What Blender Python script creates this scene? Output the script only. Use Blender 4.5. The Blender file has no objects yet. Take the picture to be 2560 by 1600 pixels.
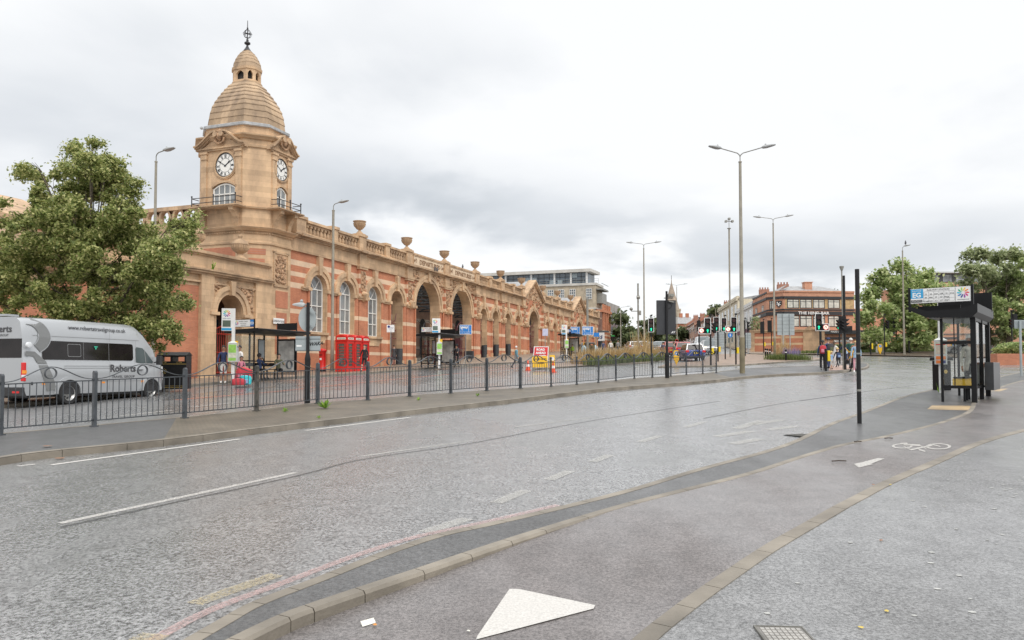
import bpy, bmesh, math, random
from mathutils import Vector, Matrix
R=math.radians; PI=math.pi
SC=bpy.context.scene; COL=SC.collection
random.seed(7)
# ---------------------------------------------------------------- camera
FPX=1850.; EYE=1.7; PITCH=R(2.0); CYP=920-FPX*math.tan(PITCH)
cam=bpy.data.cameras.new('camera'); cam.sensor_width=36; cam.lens=36*FPX/2560
cam.shift_y=(CYP-800)/2560; cam.clip_start=.1; cam.clip_end=6000
co=bpy.data.objects.new('camera',cam); COL.objects.link(co)
co.location=(0,0,EYE); co.rotation_euler=(PI/2+PITCH,0,0); SC.camera=co
# ---------------------------------------------------------------- exposure
SC.view_settings.view_transform='Standard'; SC.view_settings.look='None'
SC.view_settings.exposure=0.25; SC.view_settings.gamma=1
# ---------------------------------------------------------------- sun (soft, overcast)
SUN_EL=R(48); SUN_AZ=R(150)      # azimuth clockwise from +Y: behind and to the right of the camera
sl=bpy.data.lights.new('sun','SUN'); sl.energy=1.5; sl.angle=R(35); sl.color=(1,.95,.88)
so=bpy.data.objects.new('sun',sl); COL.objects.link(so)
sd=Vector((math.sin(SUN_AZ)*math.cos(SUN_EL),math.cos(SUN_AZ)*math.cos(SUN_EL),math.sin(SUN_EL)))
so.rotation_euler=sd.to_track_quat('Z','Y').to_euler(); so.location=(0,-20,60)
# ---------------------------------------------------------------- world: sky texture under an overcast cloud layer
W=bpy.data.worlds.new("World"); SC.world=W; W.use_nodes=True
def sky_world():
    nt=W.node_tree; nt.nodes.clear(); N=nt.nodes.new; L=nt.links.new
    def math_(op,a,b=None,c=None):
        m=N('ShaderNodeMath'); m.operation=op
        for i,x in enumerate((a,b,c)):
            if x is None: continue
            if isinstance(x,(int,float)): m.inputs[i].default_value=x
            else: L(x,m.inputs[i])
        return m.outputs[0]
    out=N('ShaderNodeOutputWorld'); bg=N('ShaderNodeBackground'); L(bg.outputs[0],out.inputs[0])
    bg.inputs[1].default_value=.1
    sky=N('ShaderNodeTexSky'); sky.sky_type='NISHITA'; sky.sun_disc=False
    sky.sun_elevation=SUN_EL; sky.sun_rotation=SUN_AZ
    tc=N('ShaderNodeTexCoord'); sp=N('ShaderNodeSeparateXYZ'); L(tc.outputs['Generated'],sp.inputs[0])
    x,y,z=sp.outputs
    yy=math_('MAXIMUM',math_('ABSOLUTE',y),.05)
    a=math_('DIVIDE',x,yy); e=math_('DIVIDE',z,yy)
    # broken cloud noise, stretched towards the horizon
    cb=N('ShaderNodeCombineXYZ'); zz=math_('ADD',math_('MAXIMUM',z,0),.22)
    L(math_('DIVIDE',x,zz),cb.inputs[0]); L(math_('DIVIDE',y,zz),cb.inputs[1])
    n1=N('ShaderNodeTexNoise'); n1.inputs['Scale'].default_value=1.3; n1.inputs['Detail'].default_value=7; n1.inputs['Roughness'].default_value=.5; n1.inputs['Distortion'].default_value=.6
    L(cb.outputs[0],n1.inputs['Vector'])
    n2=N('ShaderNodeTexNoise'); n2.inputs['Scale'].default_value=3.1; n2.inputs['Detail'].default_value=5; n2.inputs['Roughness'].default_value=.5
    L(cb.outputs[0],n2.inputs['Vector'])
    wob=math_('MULTIPLY',math_('SUBTRACT',n1.outputs[0],.5),.32); wob2=math_('MULTIPLY',math_('SUBTRACT',n2.outputs[0],.5),.14)
    aw=math_('ADD',a,wob); ew=math_('ADD',math_('ADD',e,math_('MULTIPLY',wob,.4)),wob2)
    tot=None
    # (azimuth tan, elevation tan, widths, darkness): grey cloud bases and bright gaps
    for (u,v,su,sv,w) in ((1080,500,345,72,.29),(760,420,260,90,.13),(100,330,560,260,.18),(450,60,420,120,.06),(1980,640,520,90,.24),(1500,560,200,50,.12),(2560,560,250,60,.08),(1150,130,330,120,.07),(1560,720,330,60,-.12),(1900,200,900,240,-.03)):
        g1=math_('DIVIDE',math_('SUBTRACT',aw,(u-1280)/FPX),su/FPX); g2=math_('DIVIDE',math_('SUBTRACT',ew,(920-v)/FPX),sv/FPX)
        q=math_('ADD',math_('MULTIPLY',g1,g1),math_('MULTIPLY',g2,g2))
        g=math_('MULTIPLY',math_('EXPONENT',math_('MULTIPLY',q,-1)),w)
        tot=g if tot is None else math_('ADD',tot,g)
    front=math_('GREATER_THAN',y,0)
    tot=math_('MULTIPLY',tot,front)
    dark=math_('ADD',tot,math_('MULTIPLY',math_('SUBTRACT',n1.outputs[0],.5),.42))
    dark=math_('ADD',dark,math_('MULTIPLY',math_('SUBTRACT',n2.outputs[0],.5),.2))
    cr=N('ShaderNodeValToRGB'); el=cr.color_ramp.elements
    el[0].position=.0; el[0].color=(.865,.875,.885,1); el[1].position=.46; el[1].color=(.41,.45,.49,1)
    m=cr.color_ramp.elements.new(.16); m.color=(.665,.69,.72,1)
    L(dark,cr.inputs[0])
    # an overcast sky is brightest overhead
    zen=math_('ADD',1.0,math_('MULTIPLY',math_('MAXIMUM',math_('SUBTRACT',z,.46),0),2.0))
    mul=N('ShaderNodeVectorMath'); mul.operation='SCALE'; L(cr.outputs[0],mul.inputs[0]); L(math_('MULTIPLY',zen,10.0),mul.inputs['Scale'])
    mix=N('ShaderNodeMix'); mix.data_type='RGBA'; mix.inputs[0].default_value=.95
    L(sky.outputs[0],mix.inputs[6]); L(mul.outputs[0],mix.inputs[7]); L(mix.outputs[2],bg.inputs[0])
sky_world()
# ---------------------------------------------------------------- ground shape and pixel -> ground lookup
def gz(x,y): return .012*x+.03*y+.013*min(max(y-60,0),80)-.002*max(0,y-140)
CP,SP=math.cos(PITCH),math.sin(PITCH)
def ray(u,v):
    x=(u-1280)/FPX; z=-(v-CYP)/FPX
    return Vector((x,CP-z*SP,SP+z*CP))
def G(u,v,dz=0):
    r=ray(u,v); lo,hi=.5,3000.
    for i in range(50):
        m=(lo+hi)/2
        if EYE+r.z*m-gz(r.x*m,r.y*m)-dz>0: lo=m
        else: hi=m
    return Vector((r.x*lo,r.y*lo,EYE+r.z*lo))
def atY(u,v,Y):
    r=ray(u,v); t=Y/r.y; return Vector((r.x*t,Y,EYE+r.z*t))
def gp(x,y,dz=0): return Vector((x,y,gz(x,y)+dz))
# station frame: s along the front, y into the building
AZ=math.atan2(660,FPX); DV=Vector((math.sin(AZ),math.cos(AZ),0)); NV=Vector((math.cos(AZ),-math.sin(AZ),0))
def S(s,y,z=0): return DV*s-NV*y+Vector((0,0,z))
def sgz(s,y): p=S(s,y); return gz(p.x,p.y)
# ---------------------------------------------------------------- materials
MATS={}
def mat(name,col,rough=.6,metal=0,var=.12,scale=6,bump=0,bscale=40,spec=.5,emit=0,alpha=1,coat=0):
    if name in MATS: return MATS[name]
    m=bpy.data.materials.new(name); m.use_nodes=True; MATS[name]=m
    nt=m.node_tree; b=nt.nodes['Principled BSDF']; N=nt.nodes.new; L=nt.links.new
    b.inputs['Roughness'].default_value=rough; b.inputs['Metallic'].default_value=metal
    b.inputs['Specular IOR Level'].default_value=spec
    if coat: b.inputs['Coat Weight'].default_value=coat
    c=(*col,1)
    if var:
        tc=N('ShaderNodeTexCoord'); n=N('ShaderNodeTexNoise'); n.inputs['Scale'].default_value=scale; n.inputs['Detail'].default_value=6
        L(tc.outputs['Object'],n.inputs['Vector'])
        r=N('ShaderNodeValToRGB'); e=r.color_ramp.elements
        e[0].position=.3; e[1].position=.7
        e[0].color=(*[x*(1-var) for x in col],1); e[1].color=(*[min(1,x*(1+var)) for x in col],1)
        L(n.outputs[0],r.inputs[0]); L(r.outputs[0],b.inputs['Base Color'])
        if bump:
            n2=N('ShaderNodeTexNoise'); n2.inputs['Scale'].default_value=bscale; n2.inputs['Detail'].default_value=4
            L(tc.outputs['Object'],n2.inputs['Vector'])
            bp=N('ShaderNodeBump'); bp.inputs['Strength'].default_value=bump; bp.inputs['Distance'].default_value=.02
            L(n2.outputs[0],bp.inputs['Height']); L(bp.outputs[0],b.inputs['Normal'])
    else: b.inputs['Base Color'].default_value=c
    if emit:
        b.inputs['Emission Color'].default_value=c; b.inputs['Emission Strength'].default_value=emit
    if alpha<1: b.inputs['Alpha'].default_value=alpha
    return m
def glass(name,tint=(.9,.93,.92),op=.25,rough=.02):
    """thin pane: mirror-like at grazing angles, otherwise see-through"""
    if name in MATS: return MATS[name]
    m=bpy.data.materials.new(name); m.use_nodes=True; MATS[name]=m
    nt=m.node_tree; nt.nodes.clear(); N=nt.nodes.new; L=nt.links.new
    o=N('ShaderNodeOutputMaterial'); t=N('ShaderNodeBsdfTransparent'); t.inputs[0].default_value=(*tint,1)
    g=N('ShaderNodeBsdfGlossy'); g.inputs['Roughness'].default_value=rough
    f=N('ShaderNodeLayerWeight'); f.inputs[0].default_value=.5; pw=N('ShaderNodeMath'); pw.operation='POWER'; pw.inputs[1].default_value=5; L(f.outputs['Facing'],pw.inputs[0])
    a=N('ShaderNodeMath'); a.operation='ADD'; a.inputs[1].default_value=op; a.use_clamp=True
    L(pw.outputs[0],a.inputs[0]); mx=N('ShaderNodeMixShader'); L(a.outputs[0],mx.inputs[0]); L(t.outputs[0],mx.inputs[1]); L(g.outputs[0],mx.inputs[2]); L(mx.outputs[0],o.inputs[0])
    return m
# ---------------------------------------------------------------- mesh builder
class MB:
    def __init__(s,f=None): s.v=[]; s.f=[]; s.m=[]; s.fn=f
    def add(s,vs,fs,m=0):
        b=len(s.v)
        for p in vs:
            p=s.fn(*p) if s.fn else Vector(p); s.v.append(p)
        for q in fs: s.f.append([b+i for i in q]); s.m.append(m)
    def box(s,x0,x1,y0,y1,z0,z1,m=0):
        s.add([(x0,y0,z0),(x1,y0,z0),(x1,y1,z0),(x0,y1,z0),(x0,y0,z1),(x1,y0,z1),(x1,y1,z1),(x0,y1,z1)],
              [(3,2,1,0),(4,5,6,7),(0,1,5,4),(1,2,6,5),(2,3,7,6),(3,0,4,7)],m)
    def cbox(s,c,sx,sy,sz,rot=None,m=0):
        c=Vector(c); M=rot if rot is not None else Matrix.Identity(3)
        vs=[c+M@Vector((a*sx/2,b*sy/2,d*sz/2)) for d in(-1,1) for a,b in((-1,-1),(1,-1),(1,1),(-1,1))]
        s.add([tuple(p) for p in vs],[(3,2,1,0),(4,5,6,7),(0,1,5,4),(1,2,6,5),(2,3,7,6),(3,0,4,7)],m)
    def quad(s,a,b,c,d,m=0): s.add([a,b,c,d],[(0,1,2,3)],m)
    def poly(s,pts,m=0): s.add(pts,[tuple(range(len(pts)))],m)
    def prism(s,pts,ex,m=0,m2=None):
        n=len(pts); ex=Vector(ex); q=[tuple(Vector(p)+ex) for p in pts]
        s.add(list(pts)+q,[tuple(range(n))[::-1],tuple(range(n,2*n))],m)
        s.add(list(pts)+q,[(i,(i+1)%n,n+(i+1)%n,n+i) for i in range(n)],m if m2 is None else m2)
    def tube(s,pts,r,n=8,m=0,cap=True,flat=None):
        pts=[Vector(p) for p in pts]; k=len(pts); rs=r if isinstance(r,(list,tuple)) else [r]*k
        vs=[]; pu=None
        for i,p in enumerate(pts):
            t=(pts[min(i+1,k-1)]-pts[max(i-1,0)]).normalized()
            if pu is None:
                ref=Vector((0,0,1)) if abs(t.z)<.9 else Vector((1,0,0))
                pu=(ref-t*ref.dot(t)).normalized()
            else:
                q=pu-t*pu.dot(t); pu=q.normalized() if q.length>1e-4 else pu
            w=t.cross(pu)
            for j in range(n):
                an=2*PI*j/n+(PI/n if n==4 else 0); 
                vs.append(tuple(p+(pu*math.cos(an)+w*math.sin(an))*rs[i]))
        fs=[(i*n+j,i*n+(j+1)%n,(i+1)*n+(j+1)%n,(i+1)*n+j) for i in range(k-1) for j in range(n)]
        if cap: fs+= [tuple(range(n))[::-1],tuple((k-1)*n+j for j in range(n))]
        s.add(vs,fs,m)
    def lathe(s,prof,c=(0,0,0),n=16,m=0,sx=1,sy=1,ph=0):
        cx,cy,cz=c; k=len(prof); vs=[]
        for r,z in prof:
            for j in range(n):
                a=2*PI*j/n+ph; vs.append((cx+r*math.cos(a)*sx,cy+r*math.sin(a)*sy,cz+z))
        fs=[(i*n+j,i*n+(j+1)%n,(i+1)*n+(j+1)%n,(i+1)*n+j) for i in range(k-1) for j in range(n)]
        fs+=[tuple(range(n))[::-1],tuple((k-1)*n+j for j in range(n))]
        s.add(vs,fs,m)
    def ball(s,c,r,n=10,m=0,sz=1):
        k=n//2+1; prof=[(max(1e-3,r*math.sin(PI*i/k)),-r*sz*math.cos(PI*i/k)) for i in range(k+1)]
        s.lathe(prof,c,n,m)
    def build(s,name,mats,parent=None,smooth=None,bevel=0):
        me=bpy.data.meshes.new(name); me.from_pydata([tuple(p) for p in s.v],[],s.f)
        mats=mats if isinstance(mats,(list,tuple)) else [mats]
        for q in mats: me.materials.append(q)
        me.polygons.foreach_set('material_index',s.m); me.validate(); me.update()
        bm=bmesh.new(); bm.from_mesh(me); bmesh.ops.recalc_face_normals(bm,faces=bm.faces); bm.to_mesh(me); bm.free()
        if smooth is not None:
            me.shade_smooth(); me.set_sharp_from_angle(angle=R(smooth))
        o=bpy.data.objects.new(name,me); COL.objects.link(o)
        if parent is not None: o.parent=parent
        if bevel:
            b=o.modifiers.new('bevel','BEVEL'); b.width=bevel; b.segments=2; b.limit_method='ANGLE'; b.angle_limit=R(40)
        return o
def thing(name,label,cat,loc=(0,0,0),rz=0,group=None):
    o=bpy.data.objects.new(name,None); COL.objects.link(o); o.location=loc; o.rotation_euler=(0,0,rz)
    o.empty_display_size=.2; o['label']=label; o['category']=cat
    if group: o['group']=group
    return o
def tag(o,label,cat,group=None):
    o['label']=label; o['category']=cat
    if group: o['group']=group
    return o
def kids(o): return [c for c in bpy.data.objects if c.parent==o]
KIDS={}
def dup(o,loc,rz,label,parent=None,scale=None):
    """copy a thing with its parts and sub-parts"""
    c=o.copy(); COL.objects.link(c)
    if parent is None:
        c.location=loc; c.rotation_euler=(0,0,rz); c['label']=label
        if scale: c.scale=(scale,)*3
    else: c.parent=parent
    if o.name not in KIDS: KIDS[o.name]=kids(o)
    for ch in KIDS[o.name]: dup(ch,None,0,None,c)
    return c
def struct(o): o['kind']='structure'; return o
def text(mb,body,size,origin,ux,uy,m=0,align='CENTER',ext=.004,bold=0,sx=1.0,shear=0):
    """flat raised lettering: ux along the line, uy up the letters"""
    cu=bpy.data.curves.new('lettering','FONT'); cu.body=body; cu.size=size; cu.align_x=align; cu.extrude=ext; cu.offset=bold; cu.resolution_u=2; cu.shear=shear
    ob=bpy.data.objects.new('lettering',cu); COL.objects.link(ob)
    me=bpy.data.meshes.new_from_object(ob.evaluated_get(bpy.context.evaluated_depsgraph_get()))
    ux=Vector(ux).normalized(); uy=Vector(uy).normalized(); uz=ux.cross(uy); o=Vector(origin)
    mb.add([tuple(o+ux*p.co.x*sx+uy*p.co.y+uz*p.co.z) for p in me.vertices],[tuple(p.vertices) for p in me.polygons],m)
    bpy.data.objects.remove(ob); bpy.data.curves.remove(cu); bpy.data.meshes.remove(me)
# ================================================================ GROUND
def asphalt(name,base,lo,hi,rough=(.28,.5),speck=.35,patch=1.0,bump=.5,tint=(1,1,1),film=(.4,1.0,.26),fsc=30,filmk=(.15,1),pw=(.40,.60)):
    m=bpy.data.materials.new(name); m.use_nodes=True; MATS[name]=m
    nt=m.node_tree; b=nt.nodes['Principled BSDF']; N=nt.nodes.new; L=nt.links.new
    tc=N('ShaderNodeTexCoord')
    def noise(sc,det=4,ro=.55,vec=None,stretch=None):
        n=N('ShaderNodeTexNoise'); n.inputs['Scale'].default_value=sc; n.inputs['Detail'].default_value=det; n.inputs['Roughness'].default_value=ro
        if stretch:
            mp=N('ShaderNodeMapping'); mp.inputs['Scale'].default_value=stretch; mp.inputs['Rotation'].default_value=(0,0,R(-20)); L(tc.outputs['Object'],mp.inputs[0]); L(mp.outputs[0],n.inputs['Vector'])
        else: L(tc.outputs['Object'],n.inputs['Vector'])
        return n.outputs[0]
    fine=noise(fsc,7,.95); big=noise(.55,5,.6,stretch=(1,.35,1)); mid=noise(3.2,6,.7)
    r=N('ShaderNodeValToRGB'); e=r.color_ramp.elements; e[0].position=.43; e[1].position=.57
    e[0].color=(*[base*lo*t for t in tint],1); e[1].color=(*[base*hi*t for t in tint],1); L(fine,r.inputs[0])
    mx=N('ShaderNodeMix'); mx.data_type='RGBA'; mx.blend_type='MULTIPLY'; mx.inputs[0].default_value=.6
    r2=N('ShaderNodeValToRGB'); r2.color_ramp.elements[0].position=.35; r2.color_ramp.elements[1].position=.7
    r2.color_ramp.elements[0].color=(.62,.62,.62,1); r2.color_ramp.elements[1].color=(1.15,1.15,1.15,1); L(mid,r2.inputs[0])
    L(r.outputs[0],mx.inputs[6]); L(r2.outputs[0],mx.inputs[7]); L(mx.outputs[2],b.inputs['Base Color'])
    # damp film: broad wet patches are smoother
    mr=N('ShaderNodeMapRange'); mr.inputs['From Min'].default_value=.38; mr.inputs['From Max'].default_value=.62
    mr.inputs['To Min'].default_value=rough[0]; mr.inputs['To Max'].default_value=rough[1]; L(big,mr.inputs[0])
    L(mr.outputs[0],b.inputs['Roughness'])
    bp=N('ShaderNodeBump'); bp.inputs['Strength'].default_value=bump; bp.inputs['Distance'].default_value=.012; L(noise(95,3,.7),bp.inputs['Height']); L(bp.outputs[0],b.inputs['Normal'])
    b.inputs['Specular IOR Level'].default_value=.5
    # thin water film over the stones, thicker in the wet patches
    m2=N('ShaderNodeMapRange'); m2.inputs['From Min'].default_value=pw[0]; m2.inputs['From Max'].default_value=pw[1]; m2.inputs['To Min'].default_value=film[1]; m2.inputs['To Max'].default_value=film[0]; L(big,m2.inputs[0])
    f2=N('ShaderNodeMapRange'); f2.inputs['From Min'].default_value=.43; f2.inputs['From Max'].default_value=.57; f2.inputs['To Min'].default_value=filmk[0]; f2.inputs['To Max'].default_value=filmk[1]; L(fine,f2.inputs[0])
    mu=N('ShaderNodeMath'); mu.operation='MULTIPLY'; L(m2.outputs[0],mu.inputs[0]); L(f2.outputs[0],mu.inputs[1]); L(mu.outputs[0],b.inputs['Coat Weight']); b.inputs['Coat Roughness'].default_value=film[2]
    return m
A_ROAD=asphalt('wet_asphalt',.2,.08,2.1,(.2,.34),bump=.4)
A_FAR=asphalt('wet_asphalt_far',.08,.5,1.5,(.18,.32),bump=.3)
A_STRIP=asphalt('dark_tarmac',.10,.6,1.4,(.42,.6),bump=.4,film=(.1,.5,.25))
A_CYC=asphalt('reddish_tarmac',.16,.5,1.5,(.3,.6),bump=.5,tint=(1.06,.96,.93),film=(.05,.75,.24),fsc=42,filmk=(.4,1),pw=(.42,.60))
A_FOOT=asphalt('footway_tarmac',.20,.42,1.58,(.3,.6),bump=.5,film=(.08,.85,.23),fsc=40,filmk=(.35,1),pw=(.42,.60))
def paving(name,c1,c2,mortar,sc=3,rough=.5,bw=.5,rh=.25):
    m=bpy.data.materials.new(name); m.use_nodes=True; MATS[name]=m
    nt=m.node_tree; b=nt.nodes['Principled BSDF']; N=nt.nodes.new; L=nt.links.new
    tc=N('ShaderNodeTexCoord'); mp=N('ShaderNodeMapping'); mp.inputs['Rotation'].default_value=(0,0,AZ); L(tc.outputs['Object'],mp.inputs[0])
    t=N('ShaderNodeTexBrick'); t.inputs['Color1'].default_value=(*c1,1); t.inputs['Color2'].default_value=(*c2,1); t.inputs['Mortar'].default_value=(*mortar,1)
    t.inputs['Scale'].default_value=sc; t.inputs['Mortar Size'].default_value=.02; t.inputs['Brick Width'].default_value=bw; t.inputs['Row Height'].default_value=rh
    L(mp.outputs[0],t.inputs[0])
    n=N('ShaderNodeTexNoise'); n.inputs['Scale'].default_value=1.1; n.inputs['Detail'].default_value=8; L(tc.outputs['Object'],n.inputs['Vector'])
    r=N('ShaderNodeValToRGB'); r.color_ramp.elements[0].color=(.55,.55,.52,1); r.color_ramp.elements[1].color=(1.25,1.25,1.2,1); r.color_ramp.elements[0].position=.3; r.color_ramp.elements[1].position=.72; L(n.outputs[0],r.inputs[0])
    mx=N('ShaderNodeMix'); mx.data_type='RGBA'; mx.blend_type='MULTIPLY'; mx.inputs[0].default_value=.8; L(t.outputs[0],mx.inputs[6]); L(r.outputs[0],mx.inputs[7])
    L(mx.outputs[2],b.inputs['Base Color']); b.inputs['Roughness'].default_value=rough
    return m
P_MED=paving('median_block_paving',(.17,.14,.105),(.13,.11,.085),(.06,.055,.045),4)
P_STN=paving('station_pavement',(.33,.25,.19),(.27,.21,.165),(.14,.11,.09),3)
P_ISL=paving('brown_block_paving',(.34,.235,.17),(.28,.2,.15),(.15,.11,.09),3.5)
P_TAC=paving('buff_tactile_paving',(.52,.38,.22),(.46,.33,.19),(.2,.15,.1),5,.45,.5,.5)
P_PINK=paving('pink_tactile_paving',(.5,.33,.27),(.44,.3,.25),(.2,.15,.13),5,.45,.5,.5)
M_KERB=mat('kerb_stone',(.21,.185,.15),.6,var=.35,scale=1.8,bump=.3,bscale=30)
M_PAINT=mat('road_paint',(.53,.51,.48),.5,var=.15,scale=70,bump=.4,bscale=60)
def worn(name,col,thr):
    """thermoplastic paint worn through to the asphalt"""
    m=bpy.data.materials.new(name); m.use_nodes=True; MATS[name]=m
    nt=m.node_tree; b=nt.nodes['Principled BSDF']; N=nt.nodes.new; L=nt.links.new
    tc=N('ShaderNodeTexCoord'); n=N('ShaderNodeTexNoise'); n.inputs['Scale'].default_value=55; n.inputs['Detail'].default_value=9; n.inputs['Roughness'].default_value=.8; L(tc.outputs['Object'],n.inputs['Vector'])
    r=N('ShaderNodeValToRGB'); r.color_ramp.elements[0].position=thr-.13; r.color_ramp.elements[1].position=thr+.13
    L(n.outputs[0],r.inputs[0]); L(r.outputs[0],b.inputs['Alpha']); b.inputs['Base Color'].default_value=(*col,1); b.inputs['Roughness'].default_value=.45
    return m
M_PW=worn('worn_white_paint',(.55,.53,.5),.45); M_PY=worn('worn_yellow_paint',(.55,.46,.28),.55); M_PR=worn('worn_red_paint',(.58,.40,.38),.53); M_PR2=worn('bus_lane_red',(.36,.16,.12),.38)
M_PW2=worn('thin_white_paint',(.5,.49,.46),.51)
def cut(bm,step=None):
    ys=[60,140]+([4.6,6,7.2,8] if step else [])
    for y in ys:
        bmesh.ops.bisect_plane(bm,geom=bm.verts[:]+bm.edges[:]+bm.faces[:],plane_co=(0,y,0),plane_no=(0,1,0))
    for p in bm.verts: pass
def drape(name,pts,m,dz,parent=None,side=None,kerb=True):
    """flat sheet following the ground at height dz, with a skirt down to the ground"""
    bm=bmesh.new(); vs=[bm.verts.new((p[0],p[1],0)) for p in pts]
    f=bm.faces.new(vs); bmesh.ops.triangulate(bm,faces=[f]); cut(bm,callable(dz))
    if side is not None:
        ed=[e for e in bm.edges if e.is_boundary]
        r=bmesh.ops.extrude_edge_only(bm,edges=ed)
        low=[g for g in r['geom'] if isinstance(g,bmesh.types.BMVert)]
        ls=set(low)
    else: ls=set()
    for p in bm.verts:
        h=dz(p.co.x,p.co.y) if callable(dz) else dz
        p.co.z=gz(p.co.x,p.co.y)+(h if p not in ls else -.05)
    bmesh.ops.recalc_face_normals(bm,faces=bm.faces)
    for q in bm.faces:
        if side is None or abs(q.normal.z)>.5:
            if q.normal.z<0: q.normal_flip()
        q.material_index=1 if (side is not None and abs(q.normal.z)<.5) else 0
    me=bpy.data.meshes.new(name); bm.to_mesh(me); bm.free(); me.materials.append(m)
    if side is not None: me.materials.append(side)
    o=bpy.data.objects.new(name,me); COL.objects.link(o); o['kind']='structure'
    return o
def px(l): return [G(u,v) for u,v in l]
def resample(pts,step):
    out=[pts[0].copy()]; acc=0
    for a,b in zip(pts,pts[1:]):
        L=(b-a).length; k=max(1,round(L/step))
        for i in range(1,k+1): out.append(a.lerp(b,i/k))
    return out
def smoothline(pts,n=6):
    """Catmull-Rom through the points"""
    P=[pts[0]*2-pts[1]]+pts+[pts[-1]*2-pts[-2]]; out=[]
    for i in range(1,len(P)-2):
        p0,p1,p2,p3=P[i-1:i+3]
        for k in range(n):
            t=k/n; out.append(.5*((2*p1)+(p2-p0)*t+(2*p0-5*p1+4*p2-p3)*t*t+(3*p1-p0-3*p2+p3)*t**3))
    out.append(pts[-1].copy()); return out
def offset(pts,w):
    out=[]
    for i,p in enumerate(pts):
        t=(pts[min(i+1,len(pts)-1)]-pts[max(i-1,0)]); t.z=0; t.normalize(); out.append(p+Vector((-t.y,t.x,0))*w)
    return out
def kerb(name,pts,w,h,h2=None,m=M_KERB,gap=.93):
    """kerb stones laid along a line (left side of pts is the raised side); h may vary"""
    pts=resample(pts,.31); L=offset(pts,w); mb=MB(); H=h if callable(h) else (lambda x,y:h)
    n=len(pts); k=0
    while k<n-1:
        e=min(k+3,n-1)
        for i in range(k,e):
            a,b,c,d=pts[i],pts[i+1],L[i+1],L[i]; g=.006
            aa,bb,cc,dd=[q.copy() for q in (a,b,c,d)]
            if i==k and k: aa=a.lerp(b,.008/ max(.02,(b-a).length)); dd=d.lerp(c,.008/max(.02,(c-d).length))
            def z(q,t): return (q.x,q.y,gz(q.x,q.y)+(H(q.x,q.y)+t))
            def lo(q): return (q.x,q.y,gz(q.x,q.y)-.06)
            # front edge is chamfered
            a2,b2=aa.lerp(dd,.16),bb.lerp(cc,.16)
            vs=[lo(aa),lo(bb),z(bb,-.022),z(aa,-.022),z(b2,0),z(a2,0),z(cc,0),z(dd,0),lo(cc),lo(dd)]
            fs=[(0,1,2,3),(3,2,4,5),(5,4,6,7),(7,6,8,9)]
            if i==k: fs.append((9,0,3,5,7))
            if i==e-1: fs.append((1,8,6,4,2))
            mb.add(vs,fs)
        k=e
    o=mb.build(name,m); o['kind']='structure'; return o
def strip(name,pts,m,dz=.004,w=None):
    """painted band between two lines, or a band of width w about one line"""
    if w is not None: pts=offset(pts,w/2)+offset(pts,-w/2)[::-1]
    return drape(name,pts,m,dz)
# base sheet: asphalt everywhere
bm=bmesh.new()
xs=[-700,-200,-60,60,200,700]; ys=[-60,-10,60,140,400,2500]
gv=[[bm.verts.new((x,y,gz(x,y))) for x in xs] for y in ys]
for i in range(len(ys)-1):
    for j in range(len(xs)-1): bm.faces.new((gv[i][j],gv[i][j+1],gv[i+1][j+1],gv[i+1][j]))
me=bpy.data.meshes.new('road'); bm.to_mesh(me); bm.free(); me.materials.append(A_ROAD)
o=bpy.data.objects.new('road',me); COL.objects.link(o); o['kind']='structure'
# --- near side: road edge kerb, dark strip, cycle track, footway
K1=smoothline(px([(300,1730),(518,1600),(624,1540),(783,1476),(952,1407),(1090,1360),(1217,1331),(1376,1293),(1566,1243),(1746,1187),(1905,1143),(1979,1116),(2032,1090),(2074,1069),(2117,1053),(2160,1037),(2256,999),(2341,978),(2469,953),(2560,933),(2700,905)]),5)
K2=smoothline(px([(420,1750),(697,1600),(817,1550),(1061,1463),(1250,1395),(1400,1344),(1590,1284),(1799,1228),(1905,1198),(2011,1161),(2117,1128),(2222,1106),(2328,1079),(2392,1058),(2434,1037),(2446,1012),(2476,990),(2560,958),(2700,930)]),5)
K3=smoothline(px([(1420,1760),(1577,1600),(1683,1519),(1799,1445),(1905,1381),(2011,1328),(2117,1275),(2222,1222),(2328,1175),(2434,1127),(2560,1090),(2750,1050)]),5)
def hstrip(x,y): return .09
def hcyc(x,y):
    t=min(1,max(0,(y-4.6)/2.6)); return .012+.08*t
def hfoot(x,y):
    t=min(1,max(0,(y-6)/2)); return hcyc(x,y)+.004+.03*t
behind=[Vector((14,-8,0)),Vector((-2,-8,0))]
drape('footway',offset(K3,-.06)+[Vector((60,14,0)),Vector((60,-8,0)),Vector((K3[0].x,-8,0))],A_FOOT,hfoot)
drape('cycle_track',offset(K2,.03)+[q for q in offset(K3,-.05)[::-1]]+[Vector((K2[0].x,K3[0].y-.3,0))],A_CYC,hcyc)
drape('kerb_strip_path',offset(K1,-.03)+offset(K2,.02)[::-1],A_STRIP,hstrip)
kerb('road_kerb',K1[::-1],.125,.094)
def hk2(x,y): return .098
kerb('cycle_track_kerb',K2,.105,hk2)
def hk3(x,y): return max(hcyc(x,y),hfoot(x,y))+.006
kerb('footway_kerb',K3[::-1],.15,hk3)
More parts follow.
